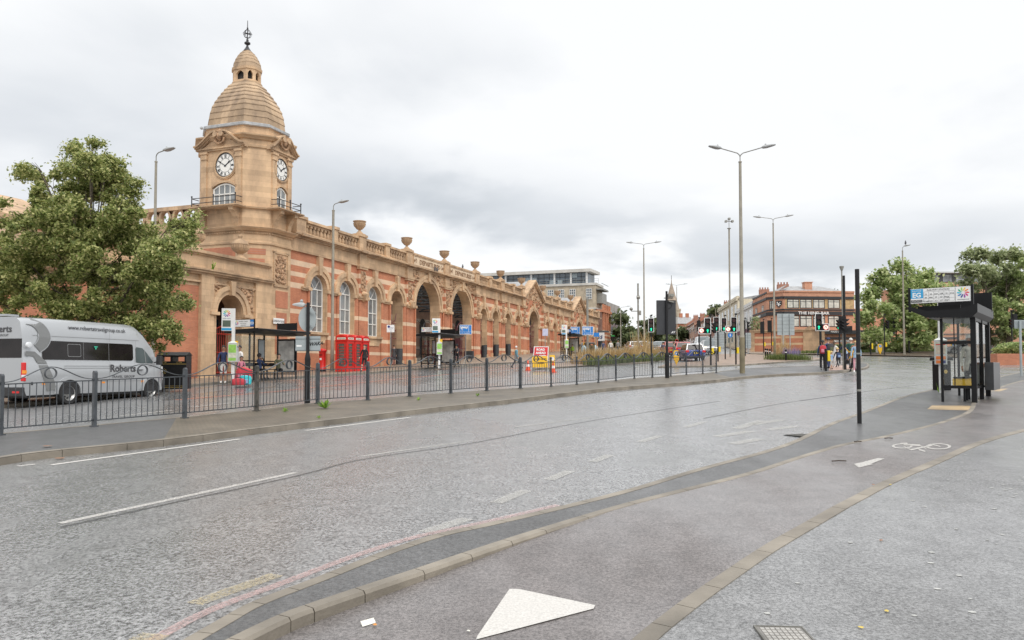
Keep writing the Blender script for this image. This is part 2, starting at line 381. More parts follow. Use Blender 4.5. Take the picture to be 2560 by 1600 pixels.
# --- central reservation with the pedestrian railing
MN=smoothline(px([(-260,1210),(0,1164),(106,1148),(317,1126),(440,1112),(593,1092),(840,1061),(1058,1034),(1300,1006),(1495,981),(1624,970),(1740,961),(1800,955),(1867,947),(1952,941),(2057,936),(2104,932)]),4)
FENCE_PX=[(-150,1124),(0,1103),(235,1080),(461,1058),(641,1039),(794,1019),(919,1010),(1024,1000),(1127,992),(1217,985),(1301,979),(1378,974),(1442,969),(1496,964),(1540,959),(1586,953),(1631,950),(1677,947),(1716,943),(1757,940),(1791,937)]
FEN=px(FENCE_PX)
MB_=offset(FEN,.32)+px([(1870,925),(1960,921),(2053,918),(2110,914),(2150,911)])
TIP=px([(2172,914),(2168,922),(2140,928)])
i0=next(i for i,p in enumerate(MN) if p.x>-6.2)
drape('median_tarmac',MN[:i0+1]+[p for p in MB_ if p.x<-7][::-1],A_STRIP,.115)
iA=next(i for i,p in enumerate(MN) if p.x>9.6)
jx=next(i for i,p in enumerate(MB_) if p.x>=10.5); left=[p for p in MB_[:jx+1] if p.x>-9.0]
drape('median_paving',MN[i0:iA+1]+left[::-1],P_MED,.115)
drape('crossing_island',MN[iA:]+TIP[::-1]+[p for p in MB_ if p.x>=10.5][::-1],A_STRIP,.11)
kerb('median_kerb',MN,.13,.122)
kerb('median_back_kerb',MB_[::-1],.13,.122)
kerb('island_end_kerb',smoothline(px([(2104,932),(2140,928),(2168,922),(2172,914),(2150,911)]),4),.13,.118)
drape('tactile_paving',px([(2072,932),(2100,930.5),(2142,926),(2120,917),(2075,919)]),P_PINK,.122)
# --- traffic-signal island, planted islands
IB=px([(1646,920),(1711,919),(1805,917),(1867,914),(1952,908),(2053,901)]); IBB=px([(2058,898),(2011,896),(1950,892),(1871,887),(1790,887),(1772,893),(1754,906),(1670,911)])
drape('signal_island',IB+IBB,P_ISL,.11); kerb('signal_island_kerb',smoothline(IB+IBB[:1],3),.14,.12)
IC=px([(1340,925),(1387,922),(1495,915),(1615,909),(1648,903)]); ICB=px([(1645,894),(1560,889),(1480,893),(1420,906)])
drape('planted_island',IC+ICB,P_ISL,.11); kerb('planted_island_kerb',smoothline(IC,3),.14,.12); kerb('planted_island_back_kerb',smoothline(ICB,3),.14,.12)
# --- station pavement
KS=smoothline(px([(-300,1060),(0,1022),(95,1012),(250,996),(402,980),(471,968),(614,955),(840,940),(973,931),(1106,920),(1220,913),(1290,909),(1374,899),(1457,886),(1500,879)]),4)
drape('station_pavement',KS+[S(150,33),S(20,33),S(20,80),S(-20,80)],P_STN,.11); kerb('station_kerb',KS,.14,.12)
# --- far pavements right of the junction
KF=px([(1877,886),(1990,887),(2060,885),(2154,884),(2240,883),(2335,881),(2400,887),(2460,896),(2560,894),(2800,893)])
drape('far_pavement',KF+[Vector((160,60,0)),Vector((160,140,0)),Vector((40,140,0))],P_STN,.11); kerb('far_kerb',KF,.14,.12)
IR=px([(2150,889),(2240,889),(2243,887),(2160,886)]); drape('refuge_island',IR,P_STN,.11); kerb('refuge_kerb',IR[:2],.14,.12)
# --- road markings
def line(name,a,b,w,m=M_PAINT,dz=.005): return strip(name,[G(*a),G(*b)],m,dz,w)
line('road_marking',(127,1163),(600,1098),.11); line('road_marking',(764,1077),(1024,1044),.11); line('road_marking',(45,1166),(88,1161),.11,M_PW)
line('road_marking',(150,1309),(740,1182),.1,M_PW); line('road_marking',(905,1141),(1180,1102),.1,M_PW2); line('road_marking',(1290,1068),(1480,1044),.1,M_PW2)
for a,b in (((1062,1332),(1168,1297)),((1240,1258),(1315,1227)),((1372,1200),(1425,1178)),((1480,1155),(1525,1138)),((1600,1105),(1650,1090)),((1715,1068),(1760,1055))): line('road_marking',a,b,.16,M_PW2)
K1r=resample(K1,.4)
def sub(pts,y0,y1): return [p for p in pts if y0<=p.y<=y1]
yk=[G(*q).y for q in ((400,1680),(560,1585),(624,1540),(840,1455),(1500,1265))]
strip('road_edge_line',offset(sub(K1r,yk[0],yk[4]),.31),M_PR,.005,.09)
strip('road_edge_line',offset(sub(K1r,yk[2],yk[3]),.50),M_PY,.006,.14); strip('road_edge_line',offset(sub(K1r,yk[0],yk[1]),.35),M_PY,.006,.2)
for q in (((1840,1072),(1905,1052)),((1790,1092),(1880,1078)),((1880,1062),(1955,1050)),((1830,1110),(1900,1098)),((1920,1075),(1990,1066))): line('road_marking',*q,.22,M_PW2)
M_SEAM=worn('tar_seam',(.03,.03,.031),.51)
for l in ([(150,1319),(740,1191),(905,1149),(1180,1108),(1480,1052),(1800,1003)],[(2000,1003),(2120,985),(2300,962)],[(1760,1046),(1960,1008),(2130,985)],[(1500,985),(1700,962),(1900,948)]): strip('road_seam',smoothline(px(l),4),M_SEAM,.0045,.065)
# bus lane beyond the railing
RL=px([(440,1000),(700,978),(900,957),(1100,938),(1290,921),(1380,913)]); strip('bus_lane_line',smoothline(RL,3),M_PR2,.005,.35)
for a,b in (((480,1018),(640,1001)),((760,990),(900,975)),((1010,966),(1110,956)),((1190,949),(1280,941)),((1370,938),(1470,929)),((560,1000),(760,980)),((1040,982),(1120,975)),((300,1040),(430,1026)),((1540,925),(1640,918))): line('road_marking',a,b,.12,M_PW)
for a,b in (((2290,921),(2320,925)),((2250,917),(2285,920)),((2480,905),(2520,898)),((2200,907),(2232,911))): line('road_marking',a,b,.12,M_PW)
# cycle-track symbols
def paint(name,polys,m=M_PAINT,h=None):
    mb=MB()
    for p in polys:
        q=px(p); mb.add([(a.x,a.y,gz(a.x,a.y)+hcyc(a.x,a.y)+.005) for a in q],[tuple(range(len(q)))])
    o=mb.build(name,m)
    for f in o.data.polygons:
        if f.normal.z<0: f.flip()
    o['kind']='structure'; return o
M_SYM=worn('worn_symbol_paint',(.5,.48,.45),.40)
paint('give_way_triangle',[[(1274,1484),(1300,1485),(1488,1522),(1484,1530),(1190,1606),(1194,1596)]])
paint('cycle_arrow',[[(2135,1178),(2147,1188),(2184,1179),(2178,1178),(2212,1164),(2194,1163),(2162,1172),(2160,1173)]],M_SYM)
def ring(u,v,a,b,w,n=20):
    out=[]
    for i in range(n):
        t0,t1=2*PI*i/n,2*PI*(i+1)/n
        out.append([(u+a*math.cos(t0),v+b*math.sin(t0)),(u+a*math.cos(t1),v+b*math.sin(t1)),(u+(a-w)*math.cos(t1),v+(b-w*.3)*math.sin(t1)),(u+(a-w)*math.cos(t0),v+(b-w*.3)*math.sin(t0))])
    return out
def bar(u0,v0,u1,v1,w=3): return [(u0,v0-w/2),(u1,v1-w/2),(u1+2,v1+w/2),(u0+2,v0+w/2)]
paint('cycle_symbol',ring(2256,1131,26,6.5,6)+ring(2346,1132,32,8,7)+[bar(2258,1131,2276,1141),bar(2276,1141,2330,1129),bar(2258,1127,2300,1129,4),bar(2300,1130,2316,1139,3),bar(2276,1141,2262,1126,3),bar(2326,1126,2350,1132,3),bar(2296,1140,2312,1145,4),bar(2250,1125,2268,1124,4)],M_SYM)
drape('buff_tactile',px([(2318,1033),(2422,1036),(2430,1026),(2424,1024),(2330,1023)]),P_TAC,.094)
drape('buff_tactile',px([(2462,985),(2500,986),(2520,979),(2480,979)]),P_TAC,.094)
# ================================================================ STATION
ZR=[0]
def stonework(name,col,rough=.75,bw=.9,rh=.34,streak=.5):
    """ashlar: faint courses and joints, weathering"""
    m=bpy.data.materials.new(name); m.use_nodes=True; MATS[name]=m
    nt=m.node_tree; b=nt.nodes['Principled BSDF']; N=nt.nodes.new; L=nt.links.new
    tc=N('ShaderNodeTexCoord'); sp=N('ShaderNodeSeparateXYZ'); L(tc.outputs['Object'],sp.inputs[0]); cb=N('ShaderNodeCombineXYZ')
    ad=N('ShaderNodeMath'); ad.operation='ADD'; L(sp.outputs[0],ad.inputs[0]); L(sp.outputs[1],ad.inputs[1]); L(ad.outputs[0],cb.inputs[0]); L(sp.outputs[2],cb.inputs[1])
    t=N('ShaderNodeTexBrick'); t.inputs['Scale'].default_value=1; t.inputs['Brick Width'].default_value=bw; t.inputs['Row Height'].default_value=rh; t.inputs['Mortar Size'].default_value=.012
    t.inputs['Color1'].default_value=(*col,1); t.inputs['Color2'].default_value=(*[c*.76 for c in col],1); t.inputs['Mortar'].default_value=(*[c*.76 for c in col],1); t.inputs['Mortar Smooth'].default_value=.3
    L(cb.outputs[0],t.inputs[0])
    n=N('ShaderNodeTexNoise'); n.inputs['Scale'].default_value=.9; n.inputs['Detail'].default_value=9; n.inputs['Roughness'].default_value=.65
    mp=N('ShaderNodeMapping'); mp.inputs['Scale'].default_value=(1,1,.45); L(tc.outputs['Object'],mp.inputs[0]); L(mp.outputs[0],n.inputs['Vector'])
    r=N('ShaderNodeValToRGB'); e=r.color_ramp.elements; e[0].position=.3; e[1].position=.62; e[0].color=(1-streak,1-streak,1-streak*.92,1); e[1].color=(1.06,1.05,1.02,1); L(n.outputs[0],r.inputs[0])
    mx=N('ShaderNodeMix'); mx.data_type='RGBA'; mx.blend_type='MULTIPLY'; mx.inputs[0].default_value=.8; L(t.outputs[0],mx.inputs[6]); L(r.outputs[0],mx.inputs[7]); L(mx.outputs[2],b.inputs['Base Color'])
    b.inputs['Roughness'].default_value=rough; b.inputs['Specular IOR Level'].default_value=.25
    n2=N('ShaderNodeTexNoise'); n2.inputs['Scale'].default_value=7; n2.inputs['Detail'].default_value=6; L(tc.outputs['Object'],n2.inputs['Vector'])
    bp=N('ShaderNodeBump'); bp.inputs['Strength'].default_value=.35; bp.inputs['Distance'].default_value=.03; L(n2.outputs[0],bp.inputs['Height']); L(bp.outputs[0],b.inputs['Normal'])
    return m
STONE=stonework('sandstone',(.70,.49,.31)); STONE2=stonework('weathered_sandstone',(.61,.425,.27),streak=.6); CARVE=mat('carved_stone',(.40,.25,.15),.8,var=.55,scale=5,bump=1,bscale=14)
def banded(name,bands,brick=(.58,.24,.13),brick2=(.49,.195,.105),stone=(.74,.555,.39),zmax=16.,br=1.0):
    """red brick with stone courses at given heights"""
    m=bpy.data.materials.new(name); m.use_nodes=True; MATS[name]=m
    nt=m.node_tree; b=nt.nodes['Principled BSDF']; N=nt.nodes.new; L=nt.links.new
    tc=N('ShaderNodeTexCoord'); sp=N('ShaderNodeSeparateXYZ'); L(tc.outputs['Object'],sp.inputs[0]); cb=N('ShaderNodeCombineXYZ')
    ad=N('ShaderNodeMath'); ad.operation='ADD'; L(sp.outputs[0],ad.inputs[0]); L(sp.outputs[1],ad.inputs[1]); L(ad.outputs[0],cb.inputs[0]); L(sp.outputs[2],cb.inputs[1])
    t=N('ShaderNodeTexBrick'); t.inputs['Scale'].default_value=1; t.inputs['Brick Width'].default_value=.235; t.inputs['Row Height'].default_value=.078; t.inputs['Mortar Size'].default_value=.008
    t.inputs['Color1'].default_value=(*brick,1); t.inputs['Color2'].default_value=(*brick2,1); t.inputs['Mortar'].default_value=(*[x*.75+.06 for x in brick],1); L(cb.outputs[0],t.inputs[0])
    dv=N('ShaderNodeMath'); dv.operation='DIVIDE'; dv.inputs[1].default_value=zmax; L(sp.outputs[2],dv.inputs[0])
    r=N('ShaderNodeValToRGB'); r.color_ramp.interpolation='CONSTANT'; el=r.color_ramp.elements
    el[0].position=0; el[0].color=(0,0,0,1); el[1].position=.9999; el[1].color=(0,0,0,1)
    for a,c in bands:
        x=el.new(a/zmax); x.color=(1,1,1,1); x=el.new(c/zmax); x.color=(0,0,0,1)
    L(dv.outputs[0],r.inputs[0])
    n=N('ShaderNodeTexNoise'); n.inputs['Scale'].default_value=.8; n.inputs['Detail'].default_value=9; n.inputs['Roughness'].default_value=.7; L(tc.outputs['Object'],n.inputs['Vector'])
    r2=N('ShaderNodeValToRGB'); e=r2.color_ramp.elements; e[0].position=.3; e[1].position=.66; e[0].color=(.62,.62,.66,1); e[1].color=(1.1,1.08,1.06,1); L(n.outputs[0],r2.inputs[0])
    mx=N('ShaderNodeMix'); mx.data_type='RGBA'; L(r.outputs[0],mx.inputs[0]); L(t.outputs[0],mx.inputs[6]); mx.inputs[7].default_value=(*stone,1)
    m2=N('ShaderNodeMix'); m2.data_type='RGBA'; m2.blend_type='MULTIPLY'; m2.inputs[0].default_value=.75; L(mx.outputs[2],m2.inputs[6]); L(r2.outputs[0],m2.inputs[7]); L(m2.outputs[2],b.inputs['Base Color'])
    b.inputs['Roughness'].default_value=.8; b.inputs['Specular IOR Level'].default_value=.25
    return m
BANDS=[(2.75,3.0),(3.7,4.02),(5.38,5.74),(7.15,7.52),(8.0,8.3),(8.72,9.08)]
BRICK=banded('banded_brick',BANDS); PLAINBRICK=banded('plain_brick',[],(.53,.22,.125),(.45,.185,.105)); DULLBRICK=banded('hall_brick',[(4.2,4.6),(6,6.4),(8,8.4)],(.46,.29,.21),(.40,.25,.18),(.6,.5,.4))
PALEPANEL=mat('pale_panel',(.66,.52,.37),.7,var=.15,scale=3); LETTER=mat('relief_lettering',(.26,.16,.095),.8,var=.2)
WHITEP=mat('white_window_paint',(.78,.77,.73),.4,var=.05); DARKG=mat('dark_interior',(.055,.05,.045),.9,var=.3,scale=2)
PANE=mat('window_glass',(.20,.215,.22),.06,var=.55,scale=.55,spec=1.0); IRON=mat('black_iron',(.028,.028,.032),.45,var=.2); LEADM=mat('lead_sheet',(.36,.37,.38),.5,var=.25,scale=3); SLATE=mat('grey_slate',(.30,.30,.30),.5,var=.25,scale=2.5)
GATEM=mat('plum_gate_paint',(.17,.035,.05),.45,var=.2); REDGATE=mat('red_gate_paint',(.42,.045,.03),.4,var=.15); PLINTH=mat('dark_plinth_paint',(.045,.05,.055),.5,var=.25)
CLKW=mat('clock_white',(.80,.79,.75),.5,var=.03); CLKB=mat('clock_black',(.02,.02,.025),.5,var=0); TRUSS=mat('roof_steel',(.10,.105,.11),.6,var=.2); CEIL=mat('hall_ceiling',(.42,.41,.40),.8,var=.25,scale=1); SKYL=glass('rooflight_glass',(.85,.9,.92),.2)
st=thing('station_building','long red brick and buff sandstone railway station front with arches, domed clock tower and balustrade','station',S(86,31,0),PI/2-AZ)
TOWER=[False]; TZB=[(-9,-9),(9.0,9.0),(9.95,9.69),(10.6,10.40),(11.02,10.61),(12.2,11.8),(12.44,11.92),(13.9,13.45),(15.1,14.59),(16.1,15.72),(17.06,16.54),(17.68,17.17),(17.9,17.42),(18.66,18.15),(19.4,19.02),(20.06,19.79),(20.74,20.61),(20.95,20.83),(21.66,21.5),(21.8,21.7),(22.95,23.05),(26,26.15)]
def TZ(z):
    for (a,b),(c,d) in zip(TZB,TZB[1:]):
        if a<=z<=c: return b+(d-b)*(z-a)/(c-a)
    return z
def LS(s,y,z): return Vector((s-86,y-31,TZ(z) if TOWER[0] else z))
def sb(): return MB(LS)
Y0=31.0; Y1=31.95
def arch_pts(c,r,zs,n=18): return [(c-r*math.cos(PI*i/n),zs+r*math.sin(PI*i/n)) for i in range(n+1)]
def arch_wall(mb,s0,s1,c,r,zs,zb,z0,z1,m=0,mj=1,y0=Y0,y1=Y1):
    A=arch_pts(c,r,zs)
    for y in (y0,y1):
        mb.quad((s0,y,z0),(c-r,y,z0),(c-r,y,z1),(s0,y,z1),m); mb.quad((c+r,y,z0),(s1,y,z0),(s1,y,z1),(c+r,y,z1),m)
        if zb>z0: mb.quad((c-r,y,z0),(c+r,y,z0),(c+r,y,zb),(c-r,y,zb),m)
        for (a,za),(b,zb2) in zip(A,A[1:]): mb.quad((a,y,za),(b,y,zb2),(b,y,z1),(a,y,z1),m)
    P=[(c-r,zb)]+A+[(c+r,zb)]
    for (a,za),(b,zb2) in zip(P,P[1:]): mb.quad((a,y0,za),(b,y0,zb2),(b,y1,zb2),(a,y1,za),mj)
    mb.quad((c-r,y0,zb),(c+r,y0,zb),(c+r,y1,zb),(c-r,y1,zb),mj); mb.quad((s0,y0,z1),(s1,y0,z1),(s1,y1,z1),(s0,y1,z1),m)
def ringarch(mb,c,zs,r0,r1,y0,y1,leg=0,m=0):
    A=arch_pts(c,r0,zs); B=arch_pts(c,r1,zs)
    if leg: A=[(c-r0,zs-leg)]+A+[(c+r0,zs-leg)]; B=[(c-r1,zs-leg)]+B+[(c+r1,zs-leg)]
    for i in range(len(A)-1):
        a,b,a2,b2=A[i],B[i],A[i+1],B[i+1]
        mb.quad((a[0],y0,a[1]),(a2[0],y0,a2[1]),(b2[0],y0,b2[1]),(b[0],y0,b[1]),m)
        mb.quad((b[0],y0,b[1]),(b2[0],y0,b2[1]),(b2[0],y1,b2[1]),(b[0],y1,b[1]),m)
        mb.quad((a[0],y0,a[1]),(a2[0],y0,a2[1]),(a2[0],y1,a2[1]),(a[0],y1,a[1]),m)
    for a,b in ((A[0],B[0]),(A[-1],B[-1])): mb.quad((a[0],y0,a[1]),(b[0],y0,b[1]),(b[0],y1,b[1]),(a[0],y1,a[1]),m)
PIERS=[43.3,51.1,59.1,67.1,75.1,83.1,91.1,99.9,107.7,115.6,124.8,134.2]
BAYS=[]  # (s0,s1,centre,r,kind)
for a,b,k in zip(PIERS,PIERS[1:],['win','winopen','big','big','open','open2','gable','blind','blind','gable','blind']):
    w=b-a; mid=(a+b)/2
    if k in('big','gable'): BAYS.append((a,b,mid,2.5 if k=='big' else 2.05,k))
    else:
        c1,c2=a+w*.26,a+w*.735
        k1,k2={'win':('win','win'),'winopen':('win','open'),'open':('open','open'),'open2':('open','blind'),'blind':('blind','blind')}[k]
        BAYS.append((a,mid,c1,1.02,k1)); BAYS.append((mid,b,c2,1.02,k2))
ZSP=7.36; ZTOP=9.85
wl=sb(); wl.box(41.0,43.3,Y0,Y1,sgz(42,31)-1,ZTOP); gatel=[]; 
for (a,b,c,r,k) in BAYS:
    zg=sgz(c,31)+.05; zb={'win':4.25}.get(k,zg-.4)
    top=ZTOP if k!='big' else 10.75
    if k=='gable': top=10.85
    arch_wall(wl,a,b,c,r,ZSP,zb,zg-1.2,top); ar=sb(); jm=sb()
    R1=r+.66 if k!='big' else r+.62
    ringarch(ar,c,ZSP,r+.02,R1*.5+r*.5,Y0-.1,Y0); ringarch(ar,c,ZSP,R1*.5+r*.5,R1,Y0-.18,Y0)
    # keystone and corbel above
    kz=ZSP+r-.03; ktop=min(top,ZSP+R1+.62) if k not in('gable',) else ZSP+R1+.3
    ar.prism([(c-.17,Y0-.27,kz),(c+.17,Y0-.27,kz),(c+.27,Y0-.27,ktop),(c-.27,Y0-.27,ktop)],(0,.28,0))
    # stone jamb mouldings and slim shafts beside the opening
    for sx in(-1,1):
        jm=sb(); jm.tube([(c+sx*(r+.2),Y0-.07,zg-.1),(c+sx*(r+.2),Y0-.07,ZSP-.2)],.11,8,1)
        jm.box(min(c+sx*r,c+sx*(r+.10)),max(c+sx*r,c+sx*(r+.10)),Y0-.06,Y0+.02,zb if k=='win' else zg-.3,ZSP-.2,0)
        jm.box(min(c+sx*(r-.02),c+sx*(r+.36)),max(c+sx*(r-.02),c+sx*(r+.36)),Y0-.22,Y0+.1,ZSP-.22,ZSP+.02,0)
        jm.box(min(c+sx*(r-.02),c+sx*(r+.33)),max(c+sx*(r-.02),c+sx*(r+.33)),Y0-.16,Y0+.1,zg-.3,zg+.45,0)
        jm.build('jamb_moulding',[STONE,BRICK],st,40)
    if k=='win':
        jm=sb(); jm.box(c-r-.15,c+r+.15,Y0-.2,Y0+.3,zb-.16,zb+.02,0)
        jm.prism([(c-r,Y0-.06,zb-.16),(c+r,Y0-.06,zb-.16),(c+r-.2,Y0-.06,zb-.75),(c-r+.2,Y0-.06,zb-.75)],(0,.07,0),0); jm.build('window_sill',STONE,st)
    ar.build('arch_surround',STONE,st,40); gatel.append((c,r,k,zg,zb))
wl.build('wall',[BRICK,STONE],st)
# white sash windows
def window(parent,fn,c,r,zs,zb,y,bars=3,hbars=(.33,.62),t=.06,name='window'):
    mb=MB(fn); ri=r-.02
    ringarch(mb,c,zs,ri-t*1.5,ri,y-.05,y+.03); 
    for sx in(-1,1): mb.box(min(c+sx*ri,c+sx*(ri-t*1.5)),max(c+sx*ri,c+sx*(ri-t*1.5)),y-.05,y+.03,zb,zs)
    mb.box(c-ri,c+ri,y-.05,y+.03,zb,zb+t*1.6); mb.box(c-ri,c+ri,y-.045,y+.02,zs-t*.6,zs+t*.6)
    for h in hbars: z=zb+(zs-zb)*h; mb.box(c-ri,c+ri,y-.045,y+.02,z-t*.55,z+t*.55)
    for i in range(1,bars): x=c-ri+2*ri*i/bars; mb.box(x-t/2,x+t/2,y-.035,y+.02,zb,zs)
    for sx in(-1,1):
        mb.tube([(c+sx*.02,y,zs),(c+sx*ri*.62,y,zs+ri*.75)],t*.55,4)
    f=mb.build(name,WHITEP,parent)
    g=MB(fn); A=arch_pts(c,ri,zs); g.poly([(c-ri,y+.01,zb)]+[(a,y+.01,z) for a,z in A]+[(c+ri,y+.01,zb)]); g.build('pane',PANE,f)
    return f
ironw=[]
for (c,r,k,zg,zb) in gatel:
    if k=='win': window(st,LS,c,r,ZSP,zb,Y0+.32)
    elif k=='blind':
        mb=sb(); A=arch_pts(c,r,ZSP); mb.poly([(c-r,Y0+.3,zg-.4)]+[(a,Y0+.3,z) for a,z in A]+[(c+r,Y0+.3,zg-.4)]); mb.build('blind_panel',BRICK,st)
    else:
        g=sb(); y=Y0+.55; n=max(7,int(r*2/.2)); big=k in('big',)
        ztop=lambda x: zg+2.6+.9*(abs(x-c)/r)**1.5
        if k=='big' and c<66: m=1
        for i in range(n+1):
            x=c-r+2*r*i/n; g.tube([(x,y,zg-.05),(x,y,ztop(x))],.014,4)
        for h in (.25,1.25,2.4): g.box(c-r,c+r,y-.02,y+.02,zg+h-.03,zg+h+.03)
        if not big:
            g.box(c-r,c+r,y-.01,y+.01,zg,zg+.9)
            g.tube([(c-r,y,zg+4.6)]+[(c-r+2*r*i/12,y,zg+4.1-.35*math.sin(PI*i/12)) for i in range(1,12)]+[(c+r,y,zg+4.6)],.03,5)
            for i in range(1,5): x=c-r+2*r*i/5; g.tube([(x,y,zg+2.5),(x,y,zg+4.0)],.018,4)
            for h in (3.1,3.7): g.box(c-r,c+r,y-.02,y+.02,zg+h-.025,zg+h+.025)
        else:
            for q in range(2):
                cc=c+(q-.5)*r; g.tube([(cc+.45*r*math.cos(t*PI/10),y,zg+3.1+.9*math.sin(t*PI/10)) for t in range(11)],.03,5)
        g.build('gate',IRON if (big and c<66) else GATEM,st)
        if k=='open':
            p=sb(); p.tube([(c+r+.05,Y0+.25,zg-.2),(c+r+.05,Y0+.25,zg+1.5)],.33,12); p.build('painted_plinth',PLINTH,st,40)
        if k=='gable' or k=='big':
            p=sb(); p.box(c+r-.03,c+r+.3,Y0-.27,Y0+.75,zg-.2,zg+1.0); p.build('painted_plinth',PLINTH,st)
# piers: pilasters with ribs, carved panel, scroll bracket
for i,p in enumerate(PIERS):
    zg=sgz(p,31); pl=sb(); cv=sb(); rib=sb()
    w=.52
    if 0<i<len(PIERS)-1:
        rib.box(p-w,p+w,Y0-.22,Y0+.02,zg-.3,ZTOP)          # brick shaft
        for sx in(-1,1): rib.tube([(p+sx*(w+.16),Y0-.1,zg-.2),(p+sx*(w+.16),Y0-.1,ZSP-.2)],.12,8)
        cv.box(p-.34,p+.34,Y0-.27,Y0-.2,7.75,9.35); 
        for q in range(9): cv.ball((p+.14*(-1)**q,Y0-.27,7.9+q*.165),.13,6)
        pl.tube([(p,Y0-.22,7.6),(p,Y0-.5,7.45),(p,Y0-.45,7.2),(p,Y0-.2,7.05)],[.2,.3,.26,.16],8)
        imp=sb(); imp.box(p-w-.12,p+w+.12,Y0-.34,Y0+.05,7.06,7.2); imp.box(p-w-.18,p+w+.18,Y0-.4,Y0+.05,7.2,7.34)
        cap=sb(); cap.box(p-w-.1,p+w+.1,Y0-.32,Y0+.05,9.5,9.66); cap.box(p-w-.16,p+w+.16,Y0-.36,Y0+.05,9.66,9.84)
        cap.box(p-w,p+w,Y0-.26,Y0+.02,9.84,10.72)
        bs=sb(); bs.box(p-w-.08,p+w+.08,Y0-.3,Y0+.03,zg-.3,zg+.5)
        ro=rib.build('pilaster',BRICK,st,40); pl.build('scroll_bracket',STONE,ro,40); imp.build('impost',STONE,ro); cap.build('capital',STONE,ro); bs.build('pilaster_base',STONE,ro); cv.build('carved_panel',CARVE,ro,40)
# impost course between the openings
im=sb()
def segs():
    out=[]; x=43.3
    for (a,b,c,r,k) in BAYS: out.append((x,c-r-.0)); x=c+r
    out.append((x,134.2)); return out
for a,b in segs(): im.box(a,b,Y0-.13,Y0+.01,7.1,7.24); im.box(a,b,Y0-.2,Y0+.01,7.24,7.36)
im.build('impost_course',STONE2,st)
# frieze, cornice, parapet
GB=[(91.1,99.9),(115.6,124.8)]
RUNS=[(42.0,91.4),(99.6,115.9),(124.5,134.4)]
cn=sb(); pa=sb(); ba=sb()
for a,b in RUNS:
    fr=sb(); fr.box(a,b,Y0-.05,Y1,9.85,10.72); fr.build('frieze',STONE,st)
    for z0,z1,d in ((9.72,9.86,.14),(10.66,10.76,.22),(10.76,10.84,.34),(10.84,10.95,.5)): cn.box(a,b,Y0-d,Y1 if d>.3 else Y0+.02,z0,z1)
for i,p in enumerate(PIERS):
    if any(g0-.1<=p<=g1+.1 for g0,g1 in GB): continue
    cn.box(p-.62,p+.62,Y0-.6,Y0-.48,10.78,10.955)
cn.build('cornice',STONE2,st)
def ped(mb,s,w=.5,top=12.22):
    mb=sb()
    mb.box(s-w,s+w,Y0-.22,Y0+.5,10.95,top-.2); mb.box(s-w-.1,s+w+.1,Y0-.3,Y0+.58,top-.2,top); mb.box(s-w-.05,s+w+.05,Y0-.27,Y0+.55,10.95,11.15); mb.build('pedestal',STONE,st)
def balus(s0,s1):
    ba=sb()
    pa.box(s0,s1,Y0-.12,Y0+.32,10.95,11.16); pa.box(s0,s1,Y0-.16,Y0+.36,11.9,12.08); 
    n=max(3,round((s1-s0)/.47))
    for j in range(n):
        c=s0+(j+.5)*(s1-s0)/n
        ba.lathe([(.12,0),(.15,.1),(.15,.2),(.09,.5),(.11,.52)],(c,Y0+.1,11.16),8)
    # little arches over the balusters
    for j in range(n+1):
        c=s0+j*(s1-s0)/n
    for j in range(n-1):
        c=s0+(j+1)*(s1-s0)/n; h=(s1-s0)/n/2-.1
        A=arch_pts(c,h,11.66,6)
        for (a,za),(b,zb) in zip(A,A[1:]): ba.quad((a,Y0-.03,za),(b,Y0-.03,zb),(b,Y0-.03,11.91),(a,Y0-.03,11.91)); ba.quad((a,Y0-.03,za),(b,Y0-.03,zb),(b,Y0+.22,zb),(a,Y0+.22,za))
    for j in range(n):
        c=s0+(j+.5)*(s1-s0)/n; ba.box(c-.105,c+.105,Y0-.03,Y0+.22,11.6,11.91)
    pa.box(s0,s1,Y0+.4,Y0+.6,10.95,11.85); ba.build('balustrade',STONE2,st,40)   # roof upstand behind
pd=None; ped(pd,43.0,.55)
prev=43.55
for i in range(1,len(PIERS)):
    p=PIERS[i]; k=BAYS; p0=PIERS[i-1]
    if (p0,p) in GB: continue
    pa=sb(); ba=sb()
    g0=any(abs(p0-g[1])<.1 for g in GB); g1=any(abs(p-g[0])<.1 for g in GB)
    a=p0+.5; b=p-.5
    if 59<p0<75:
        pa.box(a,b,Y0-.12,Y0+.4,10.95,12.0); pa.box(a,b,Y0-.2,Y0+.46,12.0,12.16)
    else:
        mid=(p0+p)/2; ped(pd,mid,.34); balus(a,mid-.34); balus(mid+.34,b)
    pa.build('parapet',STONE,st); pass
    if not g1: ped(pd,p,.5,12.3)
    else: ped(pd,p-.2,.4,12.25)
    if g0: ped(pd,p0+.2,.4,12.25)
# DEPARTURES panels
for i,(a,b) in enumerate(((59.1,67.1),(67.1,75.1))):
    m=sb(); m.box(a+.85,b-.85,Y0-.155,Y0-.1,11.1,11.88)
    f=m.build('sign_panel',PALEPANEL,st)
    t=sb(); text(t,'DEPARTURES',.60,((a+b)/2+.15,Y0-.16,11.27),(1,0,0),(0,0,1),0,'CENTER',.03,.008,1.22)
    for sx in(-1,1):
        t.ball(((a+b)/2+sx*3.0,Y0-.16,11.48),.13,6); t.tube([((a+b)/2+sx*2.72,Y0-.16,11.3),((a+b)/2+sx*2.55,Y0-.16,11.5),((a+b)/2+sx*2.72,Y0-.16,11.7)],.04,5)
    t.build('lettering',LETTER,f)
    fl=sb()
    for z0,z1 in ((11.02,11.1),(11.88,11.96)): fl.box(a+.75,b-.75,Y0-.19,Y0-.11,z0,z1)
    for x in (a+.75,b-.85): fl.box(x,x+.1,Y0-.19,Y0-.11,11.1,11.88)
    fl.build('panel_moulding',STONE2,f)
